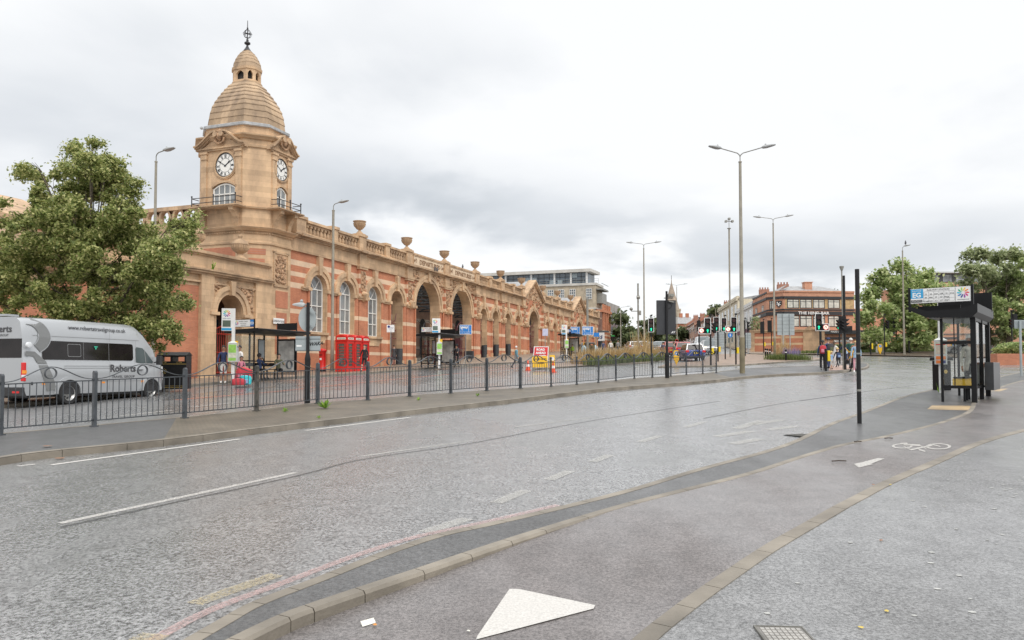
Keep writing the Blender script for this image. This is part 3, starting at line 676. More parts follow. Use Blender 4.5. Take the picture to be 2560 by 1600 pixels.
# carved spandrels of the big arches
rnd=random.Random(3)
for (a,b,c,r,k) in BAYS:
    if k!='big': continue
    spl,spr=sb(),sb()
    for _ in range(240):
        x=a+.75+rnd.random()*(b-a-1.5); z=8.0+rnd.random()*2.55
        if math.hypot(x-c,z-ZSP)<r+.78: continue
        (spl if x<c else spr).ball((x,Y0-.03-rnd.random()*.05,z),.09+rnd.random()*.1,6)
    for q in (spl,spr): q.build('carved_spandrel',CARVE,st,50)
# gables over the two tall arches
for (g0,g1) in GB:
    c=(g0+g1)/2; ap=13.45; hw=(g1-g0)/2+.25
    m=sb(); m.prism([(g0-.1,Y0-.02,10.84),(g1+.1,Y0-.02,10.84),(c,Y0-.02,ap-.2)],(0,.8,0)); gb=m.build('gable',STONE,st)
    m=sb()
    for sx in(-1,1):
        for d,t0,t1 in ((.42,.0,.22),(.3,-.2,.02)):
            m.prism([(c,Y0-d,ap+t0-.02),(c,Y0-d,ap+t1),(c+sx*hw,Y0-d,10.78+t1),(c+sx*hw,Y0-d,10.78+t0)],(0,d+.7,0))
    m.build('gable_coping',STONE2,gb)
    m=sb(); rnd=random.Random(5)
    for _ in range(160):
        x=g0+rnd.random()*(g1-g0); z=9.6+rnd.random()*3.2
        if math.hypot(x-c,z-ZSP)<2.9 or z>10.7+(1-abs(x-c)/hw)*(ap-10.9)-.35 or abs(x-c)>3.3: continue
        m.ball((x,Y0-.05,z),.1+rnd.random()*.1,6)
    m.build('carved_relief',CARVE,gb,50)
    m=sb()
    for sx in(-1,1): m.prism([(c,Y0+.7,ap+.06),(c+sx*hw,Y0+.7,10.9),(c+sx*hw,Y0+.7,10.8),(c,Y0+.7,ap-.04)],(0,5,0))
    m.build('gable_roof',SLATE,gb)
# urns
def urn_mesh():
    mb=MB(); mb.box(-.42,.42,-.42,.42,0,.1)
    mb.lathe([(.36,.1),(.3,.2),(.13,.38),(.12,.46),(.2,.5),(.36,.66),(.5,.9),(.55,1.12),(.56,1.2),(.63,1.24),(.63,1.3),(.5,1.3),(.42,1.1)],(0,0,0),16)
    for j in range(12):
        a=2*PI*j/12; mb.tube([(.24*math.cos(a),.24*math.sin(a),.54),(.5*math.cos(a),.5*math.sin(a),.86),(.56*math.cos(a),.56*math.sin(a),1.1)],[.04,.06,.05],5)
    return mb
u0=urn_mesh().build('urn',STONE2,st,45); first=True
UR=[51.1,59.1,67.1,75.1,83.1,90.9,107.7,115.4,100.2,125.0]
for s in UR:
    u=u0 if first else u0.copy()
    if not first: COL.objects.link(u)
    first=False; u.location=LS(s,Y0+.12,12.29); u.scale=(.84,)*3
# ------------------------------------------------- hall behind the arches
m=sb(); zfl=lambda s: sgz(s,33)+.06
m.quad((43,Y1-.05,zfl(43)),(134,Y1-.05,zfl(134)),(134,47,zfl(134)),(43,47,zfl(43))); m.build('hall_floor',mat('hall_floor',(.5,.43,.34),.5,var=.2),st)
m=sb(); m.quad((58,46,0),(134,46,0),(134,46,12),(58,46,12)); m.quad((58,Y1,0),(58,46,0),(58,46,12),(58,Y1,12)); m.quad((134,Y1,0),(134,46,0),(134,46,11.5),(134,Y1,11.5)); m.quad((43,36,0),(55.3,36,0),(55.3,36,11),(43,36,11)); m.quad((55.3,36,0),(58,46,0),(58,46,12),(55.3,36,11)); hb=m.build('hall_back_wall',DULLBRICK,st)
rnd=random.Random(9)
for s in range(62,133,6):
    m=sb(); m.poly([(s-.9,45.9,sgz(s,33))]+[(a,45.9,z) for a,z in arch_pts(s,.9,sgz(s,33)+4.2,8)]+[(s+.9,45.9,sgz(s,33))]); m.build('hall_doorway',DARKG,hb)
# pitched roof: boarded bays with strips of roof glazing between
m=sb(); gl=sb(); tr=sb()
for s in range(44,134,2):
    for q,(ya,za,yb,zb) in enumerate(((Y1,10.6,33.0,10.9),(36.4,11.95,38.8,12.4),(42.6,12.5,46,11.4))):
        m.prism([(s,ya,za),(s+2,ya,za),(s+2,yb,zb),(s,yb,zb)],(0,0,.08))
    for ya,za,yb,zb in ((33.0,10.9,36.4,11.95),(38.8,12.4,42.6,12.5)):
        gl.quad((s+.05,ya,za),(s+1.95,ya,za),(s+1.95,yb,zb),(s+.05,yb,zb)); m.box(s-.06,s+.06,ya-.01,yb+.01,za-.02,zb+.06)
m.build('hall_roof',CEIL,st); gl.build('rooflight',SKYL,st)
for s in range(47,134,4):
    tr.tube([(s,Y1,9.4),(s,46,9.4)],.07,6); tr.tube([(s,Y1,9.4),(s,39,11.9),(s,46,9.4)],.08,6)
    for y in (33.5,35.5,37.5,40.5,42.5,44.5): tr.tube([(s,y,9.4),(s,y+ (1 if y<39 else -1),10.4+ (.9 if 35<y<43 else 0))],.045,5)
for y in (34.,38.,42.): tr.tube([(45,y,9.45),(133,y,9.45)],.07,6)
tr.build('roof_truss',TRUSS,st)
# ------------------------------------------------- clock tower (octagon on the corner)
TC=(40.22,33.25)
OCT=[(37.95,34.9),(37.95,31.6),(39.15,30.4),(41.3,30.4),(42.5,31.6),(42.5,34.9),(41.3,36.1),(39.15,36.1)]
def oc(f,z,ex=0):
    out=[]
    for s,y in OCT:
        ds,dy=s-TC[0],y-TC[1]; L=math.hypot(ds,dy); out.append((TC[0]+ds*(f+ex/L),TC[1]+dy*(f+ex/L),z))
    return out
def ostack(mb,prof,m=0,cap=True):
    vs=[]; 
    for f,z,ex in prof: vs+=oc(f,z,ex)
    k=len(prof); fs=[(i*8+j,i*8+(j+1)%8,(i+1)*8+(j+1)%8,(i+1)*8+j) for i in range(k-1) for j in range(8)]
    if cap: fs+=[tuple(range(8)),tuple((k-1)*8+j for j in range(8))]
    mb.add(vs,fs,m)
TOWER[0]=True; tw=sb(); TB=sgz(38,31)-1
# openings of the clock stage are recessed boxes, so the shaft there is built of its faces
ostack(tw,[(1,TB,.1),(1,TB+1.6,.1),(1,TB+1.7,0),(1,9.75,0),(1,9.8,.1),(1,9.95,.12),(1,10.0,.02),(1,10.55,.02),(1,10.62,.2),(1,10.72,.26),(1,10.82,.42),(1,10.98,.5),(1,11.02,.5),(1,11.06,.0),(1,12.2,0),(1,12.24,.16),(1,12.42,.2),(1,12.44,0),(1,16.1,0),(1,16.14,.1),(1,16.3,.14),(1,16.34,.02),(1,16.72,.0),(1,16.76,.12),(1,16.86,.2),(1,16.96,.34),(1,17.06,.36),(.9,17.14,0),(.9,17.66,0),(.9,17.7,.1),(.9,17.84,.12),(.9,17.9,.02)])
tower=tw.build('clock_tower',[STONE],st)
for i in range(8):   # dentils under the big cornice
    dt=sb(); a=Vector((*OCT[i],0)); b=Vector((*OCT[(i+1)%8],0)); L=(b-a).length; n=int(L/.13); t=(b-a).normalized(); nn=Vector((t.y,-t.x,0)); nn=nn if nn.dot(a-Vector((*TC,0)))>0 else -nn
    rot=Matrix(((t.x,nn.x,0),(t.y,nn.y,0),(0,0,1)))
    for j in range(n): p=a+t*(j+.5)*L/n+nn*.08; dt.cbox((p.x,p.y,10.48),.07,.12,.09,rot)
    if i in(0,1,2): dt.build('dentil_course',STONE2,tower)
bp=sb(); bp.box(37.93,37.96,32.1,34.6,8.6,9.5); bp.build('brick_panel',PLAINBRICK,tower)
for z0,z1,q in ((8.9,9.4,0),(8.25,8.65,.12),(7.6,8.0,0)):
    a=Vector((37.95,31.6)); b=Vector((39.15,30.4)); o=Vector((-.01,-.01)); p=a.lerp(b,.2+q*.3)+o; q2=a.lerp(b,.85-q*.3)+o
    bp=sb(); bp.quad((p.x,p.y,z0),(q2.x,q2.y,z0),(q2.x,q2.y,z1),(p.x,p.y,z1)); bp.build('brick_panel',PLAINBRICK,tower)
for q in ((39.75,41.0,30.37,30.41,5.6,6.7),(39.85,40.9,30.37,30.41,4.2,5.3),(39.75,41.0,30.37,30.41,2.6,3.9)): bp=sb(); bp.box(*q); bp.build('brick_panel',PLAINBRICK,tower)
# carved coat of arms on the right face
cm=sb(); rnd=random.Random(2)
for _ in range(150):
    x=39.72+rnd.random()*1.0; z=7.25+rnd.random()*1.75
    cm.ball((x,30.38,z),.05+rnd.random()*.07,6)
cm.build('carved_relief',CARVE,tower,50)
cf=sb()
for x0,x1,z0,z1 in ((39.5,39.6,7.0,9.25),(40.9,41.0,7.0,9.25),(39.5,41.0,9.15,9.3),(39.5,41.0,6.95,7.08),(39.4,39.75,9.25,9.38),(40.75,41.1,9.25,9.38)): cf.box(x0,x1,30.33,30.41,z0,z1)
cf.build('relief_frame',STONE2,tower)
# dome in stepped courses
dm=sb(); pr=[]
def ITZ(z):
    lo,hi=0,26
    for _ in range(40):
        m_=(lo+hi)/2
        if TZ(m_)<z: lo=m_
        else: hi=m_
    return lo
DP=[(f,ITZ(z)) for f,z in ((.845,17.44),(.836,17.9),(.812,18.32),(.775,18.72),(.72,19.07),(.652,19.4),(.58,19.72),(.508,20.02),(.43,20.3),(.34,20.6))]
for i in range(len(DP)-1):
    f0,z0=DP[i]; f1,z1=DP[i+1]; pr+=[(f0,z0,.035),(f0-.003,z0+.05,.035),(f1,z1,.0)]
pr+=[(.34,20.8,0)]; ostack(dm,pr); dome=dm.build('dome',stonework('dome_stone',(.55,.40,.265),bw=.6,rh=5,streak=.62),tower)
lb=sb(); ostack(lb,[(.9,17.68,.08),(.9,17.72,.16),(.9,17.86,.16),(.9,17.92,.02)]); lb.build('lead_coping',LEADM,tower)
# lantern
ln=sb(); ostack(ln,[(.31,20.7,.04),(.31,20.88,.04),(.31,20.9,0),(.31,20.95,0)])
for i in range(8):
    a,b=oc(.31,0)[i],oc(.31,0)[(i+1)%8]; A=Vector(a[:2]); B=Vector(b[:2])
    for t0,t1 in ((0,.2),(.8,1)):
        p,q=A.lerp(B,t0),A.lerp(B,t1); C=Vector(TC)
        pi,qi=p.lerp(C,.16),q.lerp(C,.16)
        ln.add([(p.x,p.y,20.95),(q.x,q.y,20.95),(qi.x,qi.y,20.95),(pi.x,pi.y,20.95),(p.x,p.y,21.66),(q.x,q.y,21.66),(qi.x,qi.y,21.66),(pi.x,pi.y,21.66)],[(0,1,5,4),(1,2,6,5),(2,3,7,6),(3,0,4,7)])
    # arched head
    for k in range(8):
        u0,u1=.2+.6*k/8,.2+.6*(k+1)/8; h0,h1=(21.36+.22*math.sin(PI*k/8)),(21.36+.22*math.sin(PI*(k+1)/8))
        p,q=A.lerp(B,u0),A.lerp(B,u1); pi,qi=p.lerp(C,.16),q.lerp(C,.16)
        ln.quad((p.x,p.y,h0),(q.x,q.y,h1),(q.x,q.y,21.66),(p.x,p.y,21.66)); ln.quad((p.x,p.y,h0),(q.x,q.y,h1),(qi.x,qi.y,h1),(pi.x,pi.y,h0))
ostack(ln,[(.31,21.64,.0),(.31,21.68,.07),(.31,21.78,.09),(.31,21.8,.0)]); 
lan=ln.build('lantern',STONE,tower)
ld=sb(); L2=[(.315,21.8),(.30,22.05),(.265,22.28),(.22,22.5),(.165,22.7),(.11,22.84),(.06,22.95)]; pr=[]
for i in range(len(L2)-1): pr+=[(L2[i][0],L2[i][1],.02),(L2[i+1][0],L2[i+1][1],0)]
ostack(ld,pr); ld.build('lantern_dome',MATS['dome_stone'],tower)
lc=sb(); ostack(lc,[(.2,20.95,0),(.2,21.62,0)]); lc.build('lantern_core',DARKG,tower)
fi=sb(); c=(TC[0],TC[1],0)
fi.lathe([(.26,22.9),(.12,23.12),(.07,23.22),(.07,23.3),(.2,23.38),(.2,23.46),(.07,23.55),(.09,23.65),(.03,23.72),(.03,24.4),(.07,24.44),(.03,24.48),(.02,24.95)],c,10)
for a in (0,PI/4,PI/2,3*PI/4):
    for sx in(-1,1):
        dx,dy=math.cos(a)*sx,math.sin(a)*sx
        fi.tube([(TC[0]+dx*r,TC[1]+dy*r,z) for r,z in((.02,23.75),(.2,23.85),(.28,24.05),(.16,24.25),(.02,24.38))],.016,4); fi.tube([(TC[0],TC[1],24.07),(TC[0]+dx*.3,TC[1]+dy*.3,24.07)],.02,4)
fi.build('finial',IRON,tower,50)
# clock faces, windows, balconies and pediments on the two street faces
class Face:  # a frame on one tower face: w across, o outwards, z
    def __init__(s,a,b): s.a=Vector((*a,0)); s.b=Vector((*b,0)); s.t=(s.b-s.a).normalized(); s.n=Vector((s.t.y,-s.t.x,0)); s.w=(s.b-s.a).length
    def fn(s,w,o,z):
        p=s.a+s.t*w+s.n*o; return LS(p.x,p.y,z)
FL=Face(OCT[0],OCT[1]); FR=Face(OCT[2],OCT[3])
def clock(F,c,z,r):
    mb=MB(F.fn); n=48
    def P(rr,a,o): return (c+rr*math.sin(a),o,z+rr*math.cos(a))
    mb.poly([P(r,2*PI*i/n,.03) for i in range(n)],0)
    def arc(r0,r1,o,m,a0=0,a1=2*PI,k=n):
        for i in range(k):
            t0,t1=a0+(a1-a0)*i/k,a0+(a1-a0)*(i+1)/k; mb.quad(P(r0,t0,o),P(r1,t0,o),P(r1,t1,o),P(r0,t1,o),m)
    arc(r*.93,r,.034,1); arc(r*.545,r*.575,.034,1); arc(r*.9,r*.915,.034,1)
    RN=['XII','I','II','III','IV','V','VI','VII','VIII','IX','X','XI']
    for i in range(60):
        a=2*PI*i/60; arc(r*.88,r*.93,.035,1,a-.02,a+.02,1)
    for i,s in enumerate(RN):
        a=2*PI*i/12; ux=(math.cos(a),0,-math.sin(a)); uy=(math.sin(a),0,math.cos(a)); L=len(s); k=0
        wd={'I':.055,'V':.11,'X':.12}; tot=sum(wd[q] for q in s); x=-tot/2
        for q in s:
            w=wd[q]*r
            def at(xx,h): return (c+ux[0]*xx*r+uy[0]*h,.036,z+ux[2]*xx*r+uy[2]*h)
            def stroke(x0,h0,x1,h1,t=.022): mb.quad(at(x0-t,h0),at(x0+t,h0),at(x1+t,h1),at(x1-t,h1),1)
            h0,h1=r*.60,r*.86; W2=wd[q]
            if q=='I': stroke(x+W2/2,h0,x+W2/2,h1)
            elif q=='V': stroke(x+.015,h1,x+W2/2,h0); stroke(x+W2-.015,h1,x+W2/2,h0,.012)
            else: stroke(x+.015,h1,x+W2-.015,h0); stroke(x+W2-.015,h1,x+.015,h0,.012)
            x+=W2
    def hand(a,L,w,o):
        ux=(math.cos(a),0,-math.sin(a)); uy=(math.sin(a),0,math.cos(a))
        pts=[(-w,-.12*r),(w,-.12*r),(w*1.0,L*.62),(w*2.1,L*.72),(0,L),(-w*2.1,L*.72),(-w,L*.62)]
        mb.poly([(c+ux[0]*x+uy[0]*h,o,z+ux[2]*x+uy[2]*h) for x,h in pts],1)
    hand(R(55),r*.62,r*.045,.05); hand(R(-59),r*.84,r*.03,.055)
    for i in range(16): pass
    mb.poly([P(r*.07,2*PI*i/16,.06) for i in range(16)],1)
    ck=mb.build('clock',[CLKW,CLKB],tower)
    rm=MB(F.fn)
    for r0,r1,o in ((r*1.0,r*1.1,.10),(r*1.1,r*1.2,.06)):
        for i in range(n):
            t0,t1=2*PI*i/n,2*PI*(i+1)/n
            rm.quad(P(r0,t0,o),P(r1,t0,o),P(r1,t1,o),P(r0,t1,o)); rm.quad(P(r1,t0,o),P(r1,t1,o),P(r1,t1,0),P(r1,t0,0)); rm.quad(P(r0,t0,o),P(r0,t1,o),P(r0,t1,.02),P(r0,t0,.02))
    rm.build('clock_surround',STONE2,ck,40)
for F,c,r,ww in ((FL,1.95,.76,.84),(FR,.98,.70,.48)):
    clock(F,c,15.1,r)
    fn=F.fn; w=F.w
    # pilasters and entablature
    pm=MB(fn)
    for x0,x1 in ((.1,.5),(w-.5,w-.1)):
        pm.box(x0,x1,0,.1,12.44,15.55); pm.box(x0-.05,x1+.05,0,.15,15.55,15.65); pm.box(x0-.02,x1+.02,0,.12,15.65,15.85); pm.box(x0-.08,x1+.08,0,.18,15.85,15.97)
        pm.box(x0-.05,x1+.05,0,.15,12.44,12.75)
    pm.build('pilaster',STONE,tower)
    # swan-neck pediment with cartouche
    pm=MB(fn)
    for sx in(-1,1):
        cx=w/2; hw=w/2+.3; pts=[]
        for i in range(13):
            t=i/12; x=cx+sx*(hw-(hw-.24)*t); zz=16.2+.98*(.5-.5*math.cos(PI*min(1,t*1.05)))
            pts.append((x,zz))
        for (x0,z0),(x1,z1) in zip(pts,pts[1:]):
            for o,t0,t1 in ((.42,.06,.18),(.3,-.04,.06),(.18,-.14,-.04)):
                pm.add([(x0,-.1,z0+t0),(x1,-.1,z1+t0),(x1,-.1,z1+t1),(x0,-.1,z0+t1),(x0,o,z0+t0),(x1,o,z1+t0),(x1,o,z1+t1),(x0,o,z0+t1)],[(4,5,6,7),(3,2,6,7),(0,1,5,4),(0,4,7,3),(1,2,6,5)])
        pm.tube([(cx+sx*.24,-.05,17.08),(cx+sx*.24,.44,17.08)],.17,12)
    pm.box(-.15,w+.15,-.1,.2,16.1,16.2); pm.box(-.1,w+.1,-.1,.12,16.0,16.1)
    pm.prism([(.1,.08,16.2),(w-.1,.08,16.2),(w/2+.3,.08,16.95),(w/2-.3,.08,16.95)],(0,-.2,0))
    pm.build('pediment',STONE2,tower,35)
    cg=MB(fn)
    cg.lathe([(.05,-.3),(.2,-.1),(.2,.15),(.1,.35),(.12,.42),(.03,.52)],(w/2,.22,16.95),10)
    for i in range(13):
        t=PI*i/12; cg.ball((w/2-.36*math.cos(t),.25,16.78-.36*math.sin(t)),.085,6)
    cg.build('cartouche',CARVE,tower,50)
    # segment-headed window
    zb,zs=12.5,13.6; mb=MB(fn); c2=c; seg=[(c2-ww+2*ww*i/10,zs+.3*math.sin(PI*i/10)**.8) for i in range(11)]
    mb.poly([(c2-ww,.02,zb)]+[(x,.02,z) for x,z in seg]+[(c2+ww,.02,zb)],1)
    for (x0,z0),(x1,z1) in zip(seg,seg[1:]): mb.add([(x0,.02,z0-.09),(x1,.02,z1-.09),(x1,.02,z1),(x0,.02,z0),(x0,.06,z0-.09),(x1,.06,z1-.09),(x1,.06,z1),(x0,.06,z0)],[(4,5,6,7),(0,1,5,4)],0)
    k=4 if ww>.6 else 2
    for i in range(k+1):
        x=c2-ww+2*ww*i/k; t=.05 if i in(0,k) else .03; mb.box(x-t,x+t,.02,.055,zb,zs+.3*math.sin(PI*min(max((x-c2+ww)/(2*ww),.02),.98))**.8)
    for z in (zb+.04,zs-.35,): mb.box(c2-ww,c2+ww,.02,.055,z-.03,z+.03)
    mb.build('window',[WHITEP,PANE],tower)
    hm=MB(fn); s2=[(c2-ww-.1+2*(ww+.1)*i/10,zs+.03+.32*math.sin(PI*i/10)**.8) for i in range(11)]
    for (x0,z0),(x1,z1) in zip(s2,s2[1:]): hm.add([(x0,0,z0),(x1,0,z1),(x1,0,z1+.13),(x0,0,z0+.13),(x0,.16,z0),(x1,.16,z1),(x1,.16,z1+.13),(x0,.16,z0+.13)],[(4,5,6,7),(0,1,5,4),(3,2,6,7)])
    hm.build('window_head',STONE2,tower)
    # balcony slab, brackets and rail
    bm_=MB(fn); bm_.box(-.25,w+.25,0,.78,12.2,12.3); bm_.box(-.3,w+.3,0,.86,12.3,12.44)
    for x in (.18,w-.52): 
        bm_.prism([(x,0,11.05),(x,0,12.2),(x,.7,12.2),(x,.68,12.0),(x,.42,11.85),(x,.2,11.5),(x,.12,11.1)],(.34,0,0))
    bl=bm_.build('balcony',STONE2,tower)
    rl=MB(fn)
    for x in (-.05,w/2,w+.05): rl.tube([(x,.72,12.44),(x,.72,13.05)],.035,6); rl.ball((x,.72,13.08),.06,6)
    for z in (12.66,12.96):
        rl.tube([(-.05,.72,z),(w+.05,.72,z)],.025,5)
        for x in (-.05,w+.05): rl.tube([(x,.72,z),(x,.1,z)],.025,5)
    rl.build('balcony_rail',IRON,tower,50)
# lead seam patches on the parapet: camera on the left corner
m=sb(); q=oc(.9,17.75,.3)[0]; m.ball(q,.1,8); m.tube([q,oc(.9,17.6,0)[0]],.03,5); m.build('security_camera',LEADM,tower)
# ------------------------------------------------- low entrance porch left of the tower
TOWER[0]=False; po=sb(); SA,SBx=33.4,39.2; PY=30.35; AC=(35.45,1.08)
PZ=9.02
zg=sgz(36,30.4)
arch_wall(po,34.0,39.1,AC[0],AC[1],4.92,zg-.3,zg-1,6.95,0,0,PY,PY+1.2)
porch=po.build('porch',[STONE],st)
pr_=sb()
ringarch(pr_,AC[0],4.92,1.1,1.36,PY-.1,PY); ringarch(pr_,AC[0],4.92,1.36,1.62,PY-.18,PY); pr_.prism([(AC[0]-.14,PY-.3,5.96),(AC[0]+.14,PY-.3,5.96),(AC[0]+.22,PY-.3,6.8),(AC[0]-.22,PY-.3,6.8)],(0,.3,0))
for x0,x1 in ((33.0,34.0),(37.6,39.1)): pr_.box(x0,x1,PY-.16,PY+.3,zg-.5,6.97)
for sx in(-1,1): pr_.box(AC[0]+sx*1.4-.35,AC[0]+sx*1.4+.35,PY-.24,PY,4.74,4.92)
pr_.build('porch_arch',STONE,porch,40)
cs=[]; rnd=random.Random(8)
for _ in range(260):
    x=34.05+rnd.random()*3.4; z=5.1+rnd.random()*1.5
    if math.hypot(x-AC[0],z-4.92)<1.7: continue
    cs.append(((x,PY-.03,z),.06+rnd.random()*.06))
for f in (0,1): m2=sb(); [m2.ball(c,r,6) for c,r in cs if (c[0]>AC[0])==bool(f)]; m2.build('carved_spandrel',CARVE,porch,50)
# straight front + quarter-round corner + return, swept with one profile
path=[(39.15,PY),(36,PY),(33.6,PY)]; 
for i in range(0,13):
    a=PI/2*i/12; path.append((33.2-4.2*math.sin(a),PY+4.2-4.2*math.cos(a)))
path+= [(29.0,40),(29.0,52)]
def sweep(mb,path,prof,m=0):
    n=len(path); V=[]
    for i,(s,y) in enumerate(path):
        a=Vector(path[max(i-1,0)]); b=Vector(path[min(i+1,n-1)]); t=(b-a).normalized(); nn=Vector((t.y,-t.x))   # outwards (towards the road)
        for o,z in prof: V.append((s-nn.x*0+nn.x*o*1,y+nn.y*o,z))
    k=len(prof); mb.add(V,[(i*k+j,i*k+(j+1)%k,(i+1)*k+(j+1)%k,(i+1)*k+j) for i in range(n-1) for j in range(k)],m)
def outw(path):  # make sure normal points away from the building
    return path
cw=sb()
P2=[(s,y) for s,y in path]
def prof(o0,o1,z0,z1): return [(o0,z0),(o1,z0),(o1,z1),(o0,z1)]
sgn=1
def flip(pf): return [(-o*sgn*-1,z) for o,z in pf]
T=Vector(P2[1])-Vector(P2[0]); test=Vector((T.y,-T.x)); sgn=1 if test.y<0 else -1
def sw(mb,o0,o1,z0,z1,path=P2): sweep(mb,path,[(o*sgn,z) for o,z in prof(o0,o1,z0,z1)])
sw(cw,-.4,0,6.95,8.12); cw.build('porch_parapet',STONE,porch,40)
cc=sb(); sw(cc,-.5,.1,8.04,8.14); sw(cc,-.55,.22,8.14,8.3); sw(cc,-.1,.18,6.95,7.06); sw(cc,-.1,.34,7.06,7.18); sw(cc,-.1,.42,7.18,7.27); sw(cc,-.1,.12,6.5,6.6); cc.build('porch_cornice',STONE2,porch,40)
bw=sb(); PB=P2[3:]; sweep(bw,PB,[(o*sgn,z) for o,z in prof(-.4,-.03,zg-1.2,6.3)]); bw.build('porch_brick_wall',PLAINBRICK,porch,40)
fw=sb(); sweep(fw,PB,[(o*sgn,z) for o,z in prof(-.4,-.02,6.3,6.95)]); fw.build('porch_frieze',STONE2,porch,40)
# flat roof behind the parapet, recessed room behind the arch
m=sb(); m.poly([(s,y+.3,7.5) for s,y in P2]+[(38,52,7.5),(38,34,7.5)]); m.build('porch_roof',LEADM,porch)
m=sb(); y=PY+2.6; m.quad((33.6,y,zg-.5),(38.3,y,zg-.5),(38.3,y,6.7),(33.6,y,6.7)); m.quad((38.2,PY+.5,zg-.5),(38.2,y,zg-.5),(38.2,y,6.7),(38.2,PY+.5,6.7)); m.build('porch_inner_wall',DULLBRICK,porch)
m=sb(); m.box(34.6,37.4,PY+2.5,PY+2.58,zg+1.9,zg+3.6); sg=m.build('poster',mat('navy_poster',(.02,.05,.11),.5,var=.1),porch)
m=sb(); text(m,'CAFE',.62,(36.0,PY+2.49,zg+2.95),(1,0,0),(0,0,1),0,'CENTER',.01,.01); text(m,'moments',.5,(36.0,PY+2.49,zg+2.2),(1,0,0),(0,0,1),0,'CENTER',.01,.01); m.build('poster_lettering',mat('pale_lettering',(.45,.55,.6),.5,var=0),sg)
m=sb(); m.box(34.7,36.0,PY+2.5,PY+2.57,zg-.1,zg+1.75); m.build('dark_door',DARKG,porch)
# red gates folded back in the porch arch
m=sb()
for x in (36.55,36.95): m.tube([(x,PY+.5,zg),(x,PY+.5,4.75)],.045,6)
m.tube([(36.55,PY+.5,4.6),(36.4,PY+.5,4.55),(35.0,PY+.9,3.9),(34.9,PY+.9,zg)],.035,6)
for i in range(9): x=35.0+i*.17; m.tube([(x,PY+.9,zg),(x,PY+.9,3.85+.08*i)],.018,5)
for z in (.3,1.5,2.6): m.tube([(34.9,PY+.9,zg+z),(36.95,PY+.7,zg+z)],.03,5)
m.build('gate',REDGATE,porch)
# big lidded urns on the porch
def lidded():
    mb=MB(); mb.lathe([(.72,0),(.7,.12),(.55,.22),(.25,.5),(.2,.62),(.3,.68),(.55,.85),(.66,1.05),(.66,1.3),(.7,1.32),(.7,1.38),(.62,1.42),(.55,1.6),(.3,1.75),(.14,1.82),(.14,1.9),(.18,1.97),(.16,2.07),(.05,2.14)],(0,0,0),20)
    for j in range(22):
        a=2*PI*j/22; mb.tube([(.5*math.cos(a),.5*math.sin(a),.84),(.66*math.cos(a),.66*math.sin(a),1.06),(.68*math.cos(a),.68*math.sin(a),1.28)],[.04,.05,.045],5)
    return mb
l0=lidded().build('lidded_urn',STONE2,st,45); l0.location=LS(36.9,PY+.5,8.2); l0.scale=(.78,)*3
l1=l0.copy(); COL.objects.link(l1); l1.location=LS(33.1,PY+.45,8.2)
# ------------------------------------------------- left wing beyond the tower
lw=sb(); lw.box(38.0,39.5,34.9,75,0,10.9); lw.build('wing_wall',banded('wing_brick',[(2.6,3.2),(6.1,6.5),(9.9,10.9)],(.56,.225,.12),(.48,.19,.10)),st)
lw=sb(); lw.box(37.9,39.4,34.9,75,10.6,10.95); lw.box(37.95,38.5,34.9,75,12.05,12.3); lw.box(37.95,38.5,34.9,75,10.95,11.2)
y=35.2
while y<74:
    A=[(y+.55-.34*math.cos(2*PI*i/14),11.62+.43*math.sin(2*PI*i/14)) for i in range(14)]
    # wall strip pierced by ovals
    for i in range(14):
        (a,za),(b,zb)=A[i],A[(i+1)%14]; am=(a+b)/2
        sa=lambda t,zt: (y+.55+(t-y-.55)*1.0,zt)
        e=lambda t,zt: (min(max(y+.55+(t-y-.55)*1.62,y),y+1.1), 11.62+(zt-11.62)*1.02 if abs(t-y-.55)>.3 else (12.06 if zt>11.62 else 11.18))
        p,q=e(a,za),e(b,zb)
        lw.add([(38.05,a,za),(38.05,b,zb),(38.05,q[0],q[1]),(38.05,p[0],p[1]),(38.35,a,za),(38.35,b,zb),(38.35,q[0],q[1]),(38.35,p[0],p[1])],[(0,1,2,3),(4,5,6,7),(0,1,5,4)])
    y+=1.1
lw.build('wing_parapet',STONE2,st)
pv=sb(); pv.box(33.5,40,46.5,60,0,11.6); pv.prism([(33.4,46.2,11.6),(33.4,60.3,11.6),(33.4,53.2,14.2)],(6,0,0)); pv.build('wing_pavilion',MATS['wing_brick'],st)
m=sb()
for a,b in (((46.0,11.55),(53.2,14.35)),((60.5,11.55),(53.2,14.35))): m.prism([(33.2,a[0],a[1]),(33.2,b[0],b[1]),(33.2,b[0],b[1]-.35),(33.2,a[0],a[1]-.35)],(6.4,0,0))
m.box(33.3,40.2,46.3,60.2,11.2,11.55); m.box(33.3,40.2,46.3,60.2,9.0,9.25); m.build('pavilion_coping',STONE2,st)
l2=l0.copy(); COL.objects.link(l2); l2.location=LS(30.5,50.2,10.4); l2.scale=(1.05,)*3
m=sb(); m.box(29.6,31.4,49.3,51.1,0,10.4); m.box(29.4,31.6,49.1,51.3,10.0,10.25); m.build('wing_pier',STONE2,st)
rl=sb()
for k,yy in enumerate((37.5,40.5)):
    rl.tube([(44,yy-2.2,12.0),(44,yy-.4,13.9),(44,yy+.4,13.9),(44,yy+2.4,12.0)],.05,5); rl.tube([(44,yy-.4,13.9),(44,yy-.4,12)],.04,5); rl.tube([(44,yy+.4,13.9),(44,yy+.4,12)],.04,5)
rl.build('roof_handrail',LEADM,st)
